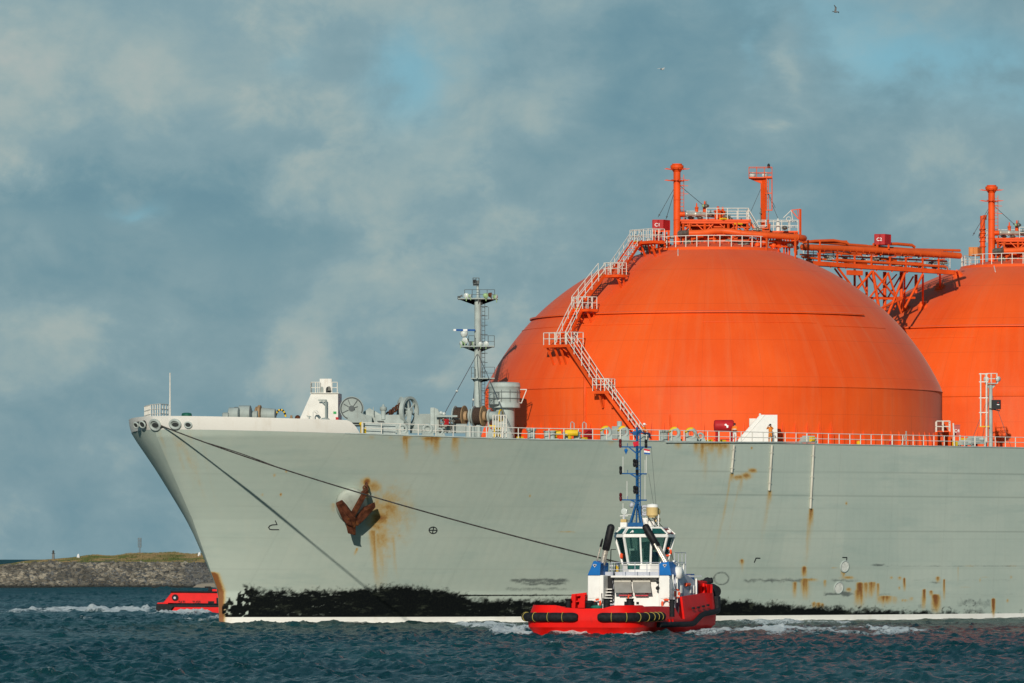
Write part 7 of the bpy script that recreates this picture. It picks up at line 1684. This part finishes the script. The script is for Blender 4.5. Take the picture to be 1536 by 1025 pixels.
# lifebuoys hang on the rails: things of their own
TM=Matrix.Translation((TX,TY,0))@Matrix.Rotation(TRZ,4,'Z'); first=None
for px,py,xl,nx,R,lb in ((1000.5,828,1.4+D,(1,.35,0),.37,'orange lifebuoy hung on the guard rail beside the tug wheelhouse'),(896,905,5.2+D,(1,-.4,.2),.36,'orange lifebuoy lying low at the foot of the tug stairway'),
                         (999.5,906,4.9+D,(1,.15,.1),.40,'orange lifebuoy low on the tug front below the right blue tower'),(1015.5,891,-5.6,(.35,1,0),.38,'orange lifebuoy seen edge-on on the tug side house')):
    c=TM@G(px,py,xl)
    if first is None:
        mb=MB(); mb.torus((0,0,0),(1,0,0),.30,.085,26,10); first=mb.build('lifebuoy',N['buoy']); b=first
        for k in range(4):
            m2=MB(); m2.torus((0,0,0),(1,0,0),.30,.090,4,10,a0=45+90*k-10,a1=45+90*k+10); m2.build('reflective_band',N['white'],first)
    else: b=copy_tree(first)
    b.location=c; n_=TM.to_3x3()@V(nx); b.rotation_euler=n_.to_track_quat('X','Z').to_euler(); s=R/.38; b.scale=(s,s,s); tag(b,lb,'lifebuoy','lifebuoys on the tug')

# ------------------------------------------------------------------ tow line from the bow chock to the tug's winch
A0=SM@bul_hit(241,638.5)[0]; B0=TM@V((-11.2,0.2,3.9))
pxs=np.linspace(241,PXC+B0.x*F/B0.y,60); pyx=[241,287,330,364.6,430,500,570,640,700,760,830,893,960,1000]; pyy=[638.6,656.2,672.8,683.8,705,728,748,768.5,785.5,801.5,819.5,835,851,861]
iy=np.interp(pxs,[pxs[0],pxs[-1]],[1/A0.y,1/B0.y]); pts=[]
cf=np.polyfit(pyx,pyy,4)
for a_,b_ in zip(pxs,iy): pts.append(W(a_,float(np.polyval(cf,a_)),1/b_))
pts[0]=A0; pts[-1]=B0
ropem=plain('tow_rope',(.055,.05,.045),.9,var=.5,scale=3)
mb=MB(); mb.tube(pts,.058,8); 
tl=mb.build('tow_line',ropem); tag(tl,'long dark tow line sloping from the ship bow chock down to the tug','rope')
mb=MB(); sp=[p+V((0,0,.13*math.sin(math.pi*k/9)))+V((.0,-.02,0)) for k,p in enumerate(pts[5:15])]; mb.tube(sp,.04,6); mb.build('spliced_eye',ropem,tl)
mb=MB(); P=[SM@bul_hit(x,y)[0]+V((0,-.12,0)) for x,y in ((226,640),(229,643.5),(234,644.5),(240,642),(244,640))]; mb.tube(P,.055,6); mb.build('chafe_turn',ropem,tl)

# ------------------------------------------------------------------ the other red tug, mostly hidden behind the bow
Y2=588.0; sc=Y2/F
T2L=V(((300-PXC)*sc,Y2+4,0))
def Q(px,py,dy=0): return W(px,py,Y2+dy)-T2L
t2=empty('harbour_tug',T2L); tag(t2,'low red tug hull with black belting, half hidden behind the ship bow','tugboat')
def put(o): o.parent=t2; return o
red2=paint('second_tug_red',(.66,.008,.008),.5,var=.08,dirt_amt=.08)
mb=MB(); mb.prism([Q(249,928),Q(262,911),Q(420,911),Q(420,928)],(0,9,0)); hl=mb.build('hull',red2); put(hl)
mb=MB(); mb.prism([Q(233.7,906),Q(420,908),Q(420,911.8,-.05),Q(260,911.2,-.05),Q(250,921,-.05),Q(234.2,921,-.05)],(0,9.4,0)); put(mb.build('belting',N['rub'],None,bevel=.1))
mb=MB(); a=[Q(244.5,904.8,.3),Q(420,906.5,.3),Q(420,889.5,.7),Q(258,888.2,.7)]; mb.prism(a,(0,8.4,0)); bw2=put(mb.build('bulwark',red2,None,bevel=.06))
mb=MB(); mb.prism([Q(235.5,906,0),Q(252,906,0),Q(252,904.4,0),Q(236.5,904.2,0)],(0,9,0)); put(mb.build('stern_step',red2))
mb=MB(); mb.cyl(Q(256,888,.6),Q(420,889.2,.6),.09,n=8); put(mb.build('cap_rail',N['rub']))
mb=MB(); mb.prism([Q(311.5,888.5,2),Q(318,888.5,2),Q(316,880,2),Q(313,880,2)],(0,.6,0)); mb.beam(Q(307,881,2.2),Q(315,881,2.2),.16); put(mb.build('tow_bitt',N['rub']))
mb=MB(); mb.prism([Q(318,889,2.5),Q(420,889,2.5),Q(420,884,2.5),Q(318,884,2.5)],(0,4,0)); put(mb.build('deck_casing',red2,None,bevel=.05))
mb=MB(); c=Q(262.5,896.5,.28); mb.cyl(c-V((0,.02,0)),c+V((0,.3,0)),.33,n=22); r_=mb.build('round_badge',N['rub']); put(r_); mb=MB(); mb.cyl(c-V((.03,.05,.03)),c-V((.03,.02,.03)),.13,n=14); put(mb.build('badge_mark',N['pale']))
dk2=plain('black_lettering',(.02,.012,.012),.6)
for px,tx_ in ((272.5,'TATI'),(294.5,'TUGS')):
    o=text_mesh('lettering',tx_,.34,dk2,None,face_M(Q(px,903.3,.27),V((0,-1,0))),.012); put(o)
mb=MB(); mb.prism([Q(312,905.5,.26),Q(321,905.5,.26),Q(321,902,.26),Q(312,902,.26)],(0,.2,0)); put(mb.build('freeing_port',N['rub'])); mb=MB(); mb.prism([Q(324.5,905,.2),Q(330,905,.2),Q(330,897,.2),Q(324.5,897,.2)],(0,.3,0)); put(mb.build('dark_post',N['rub']))
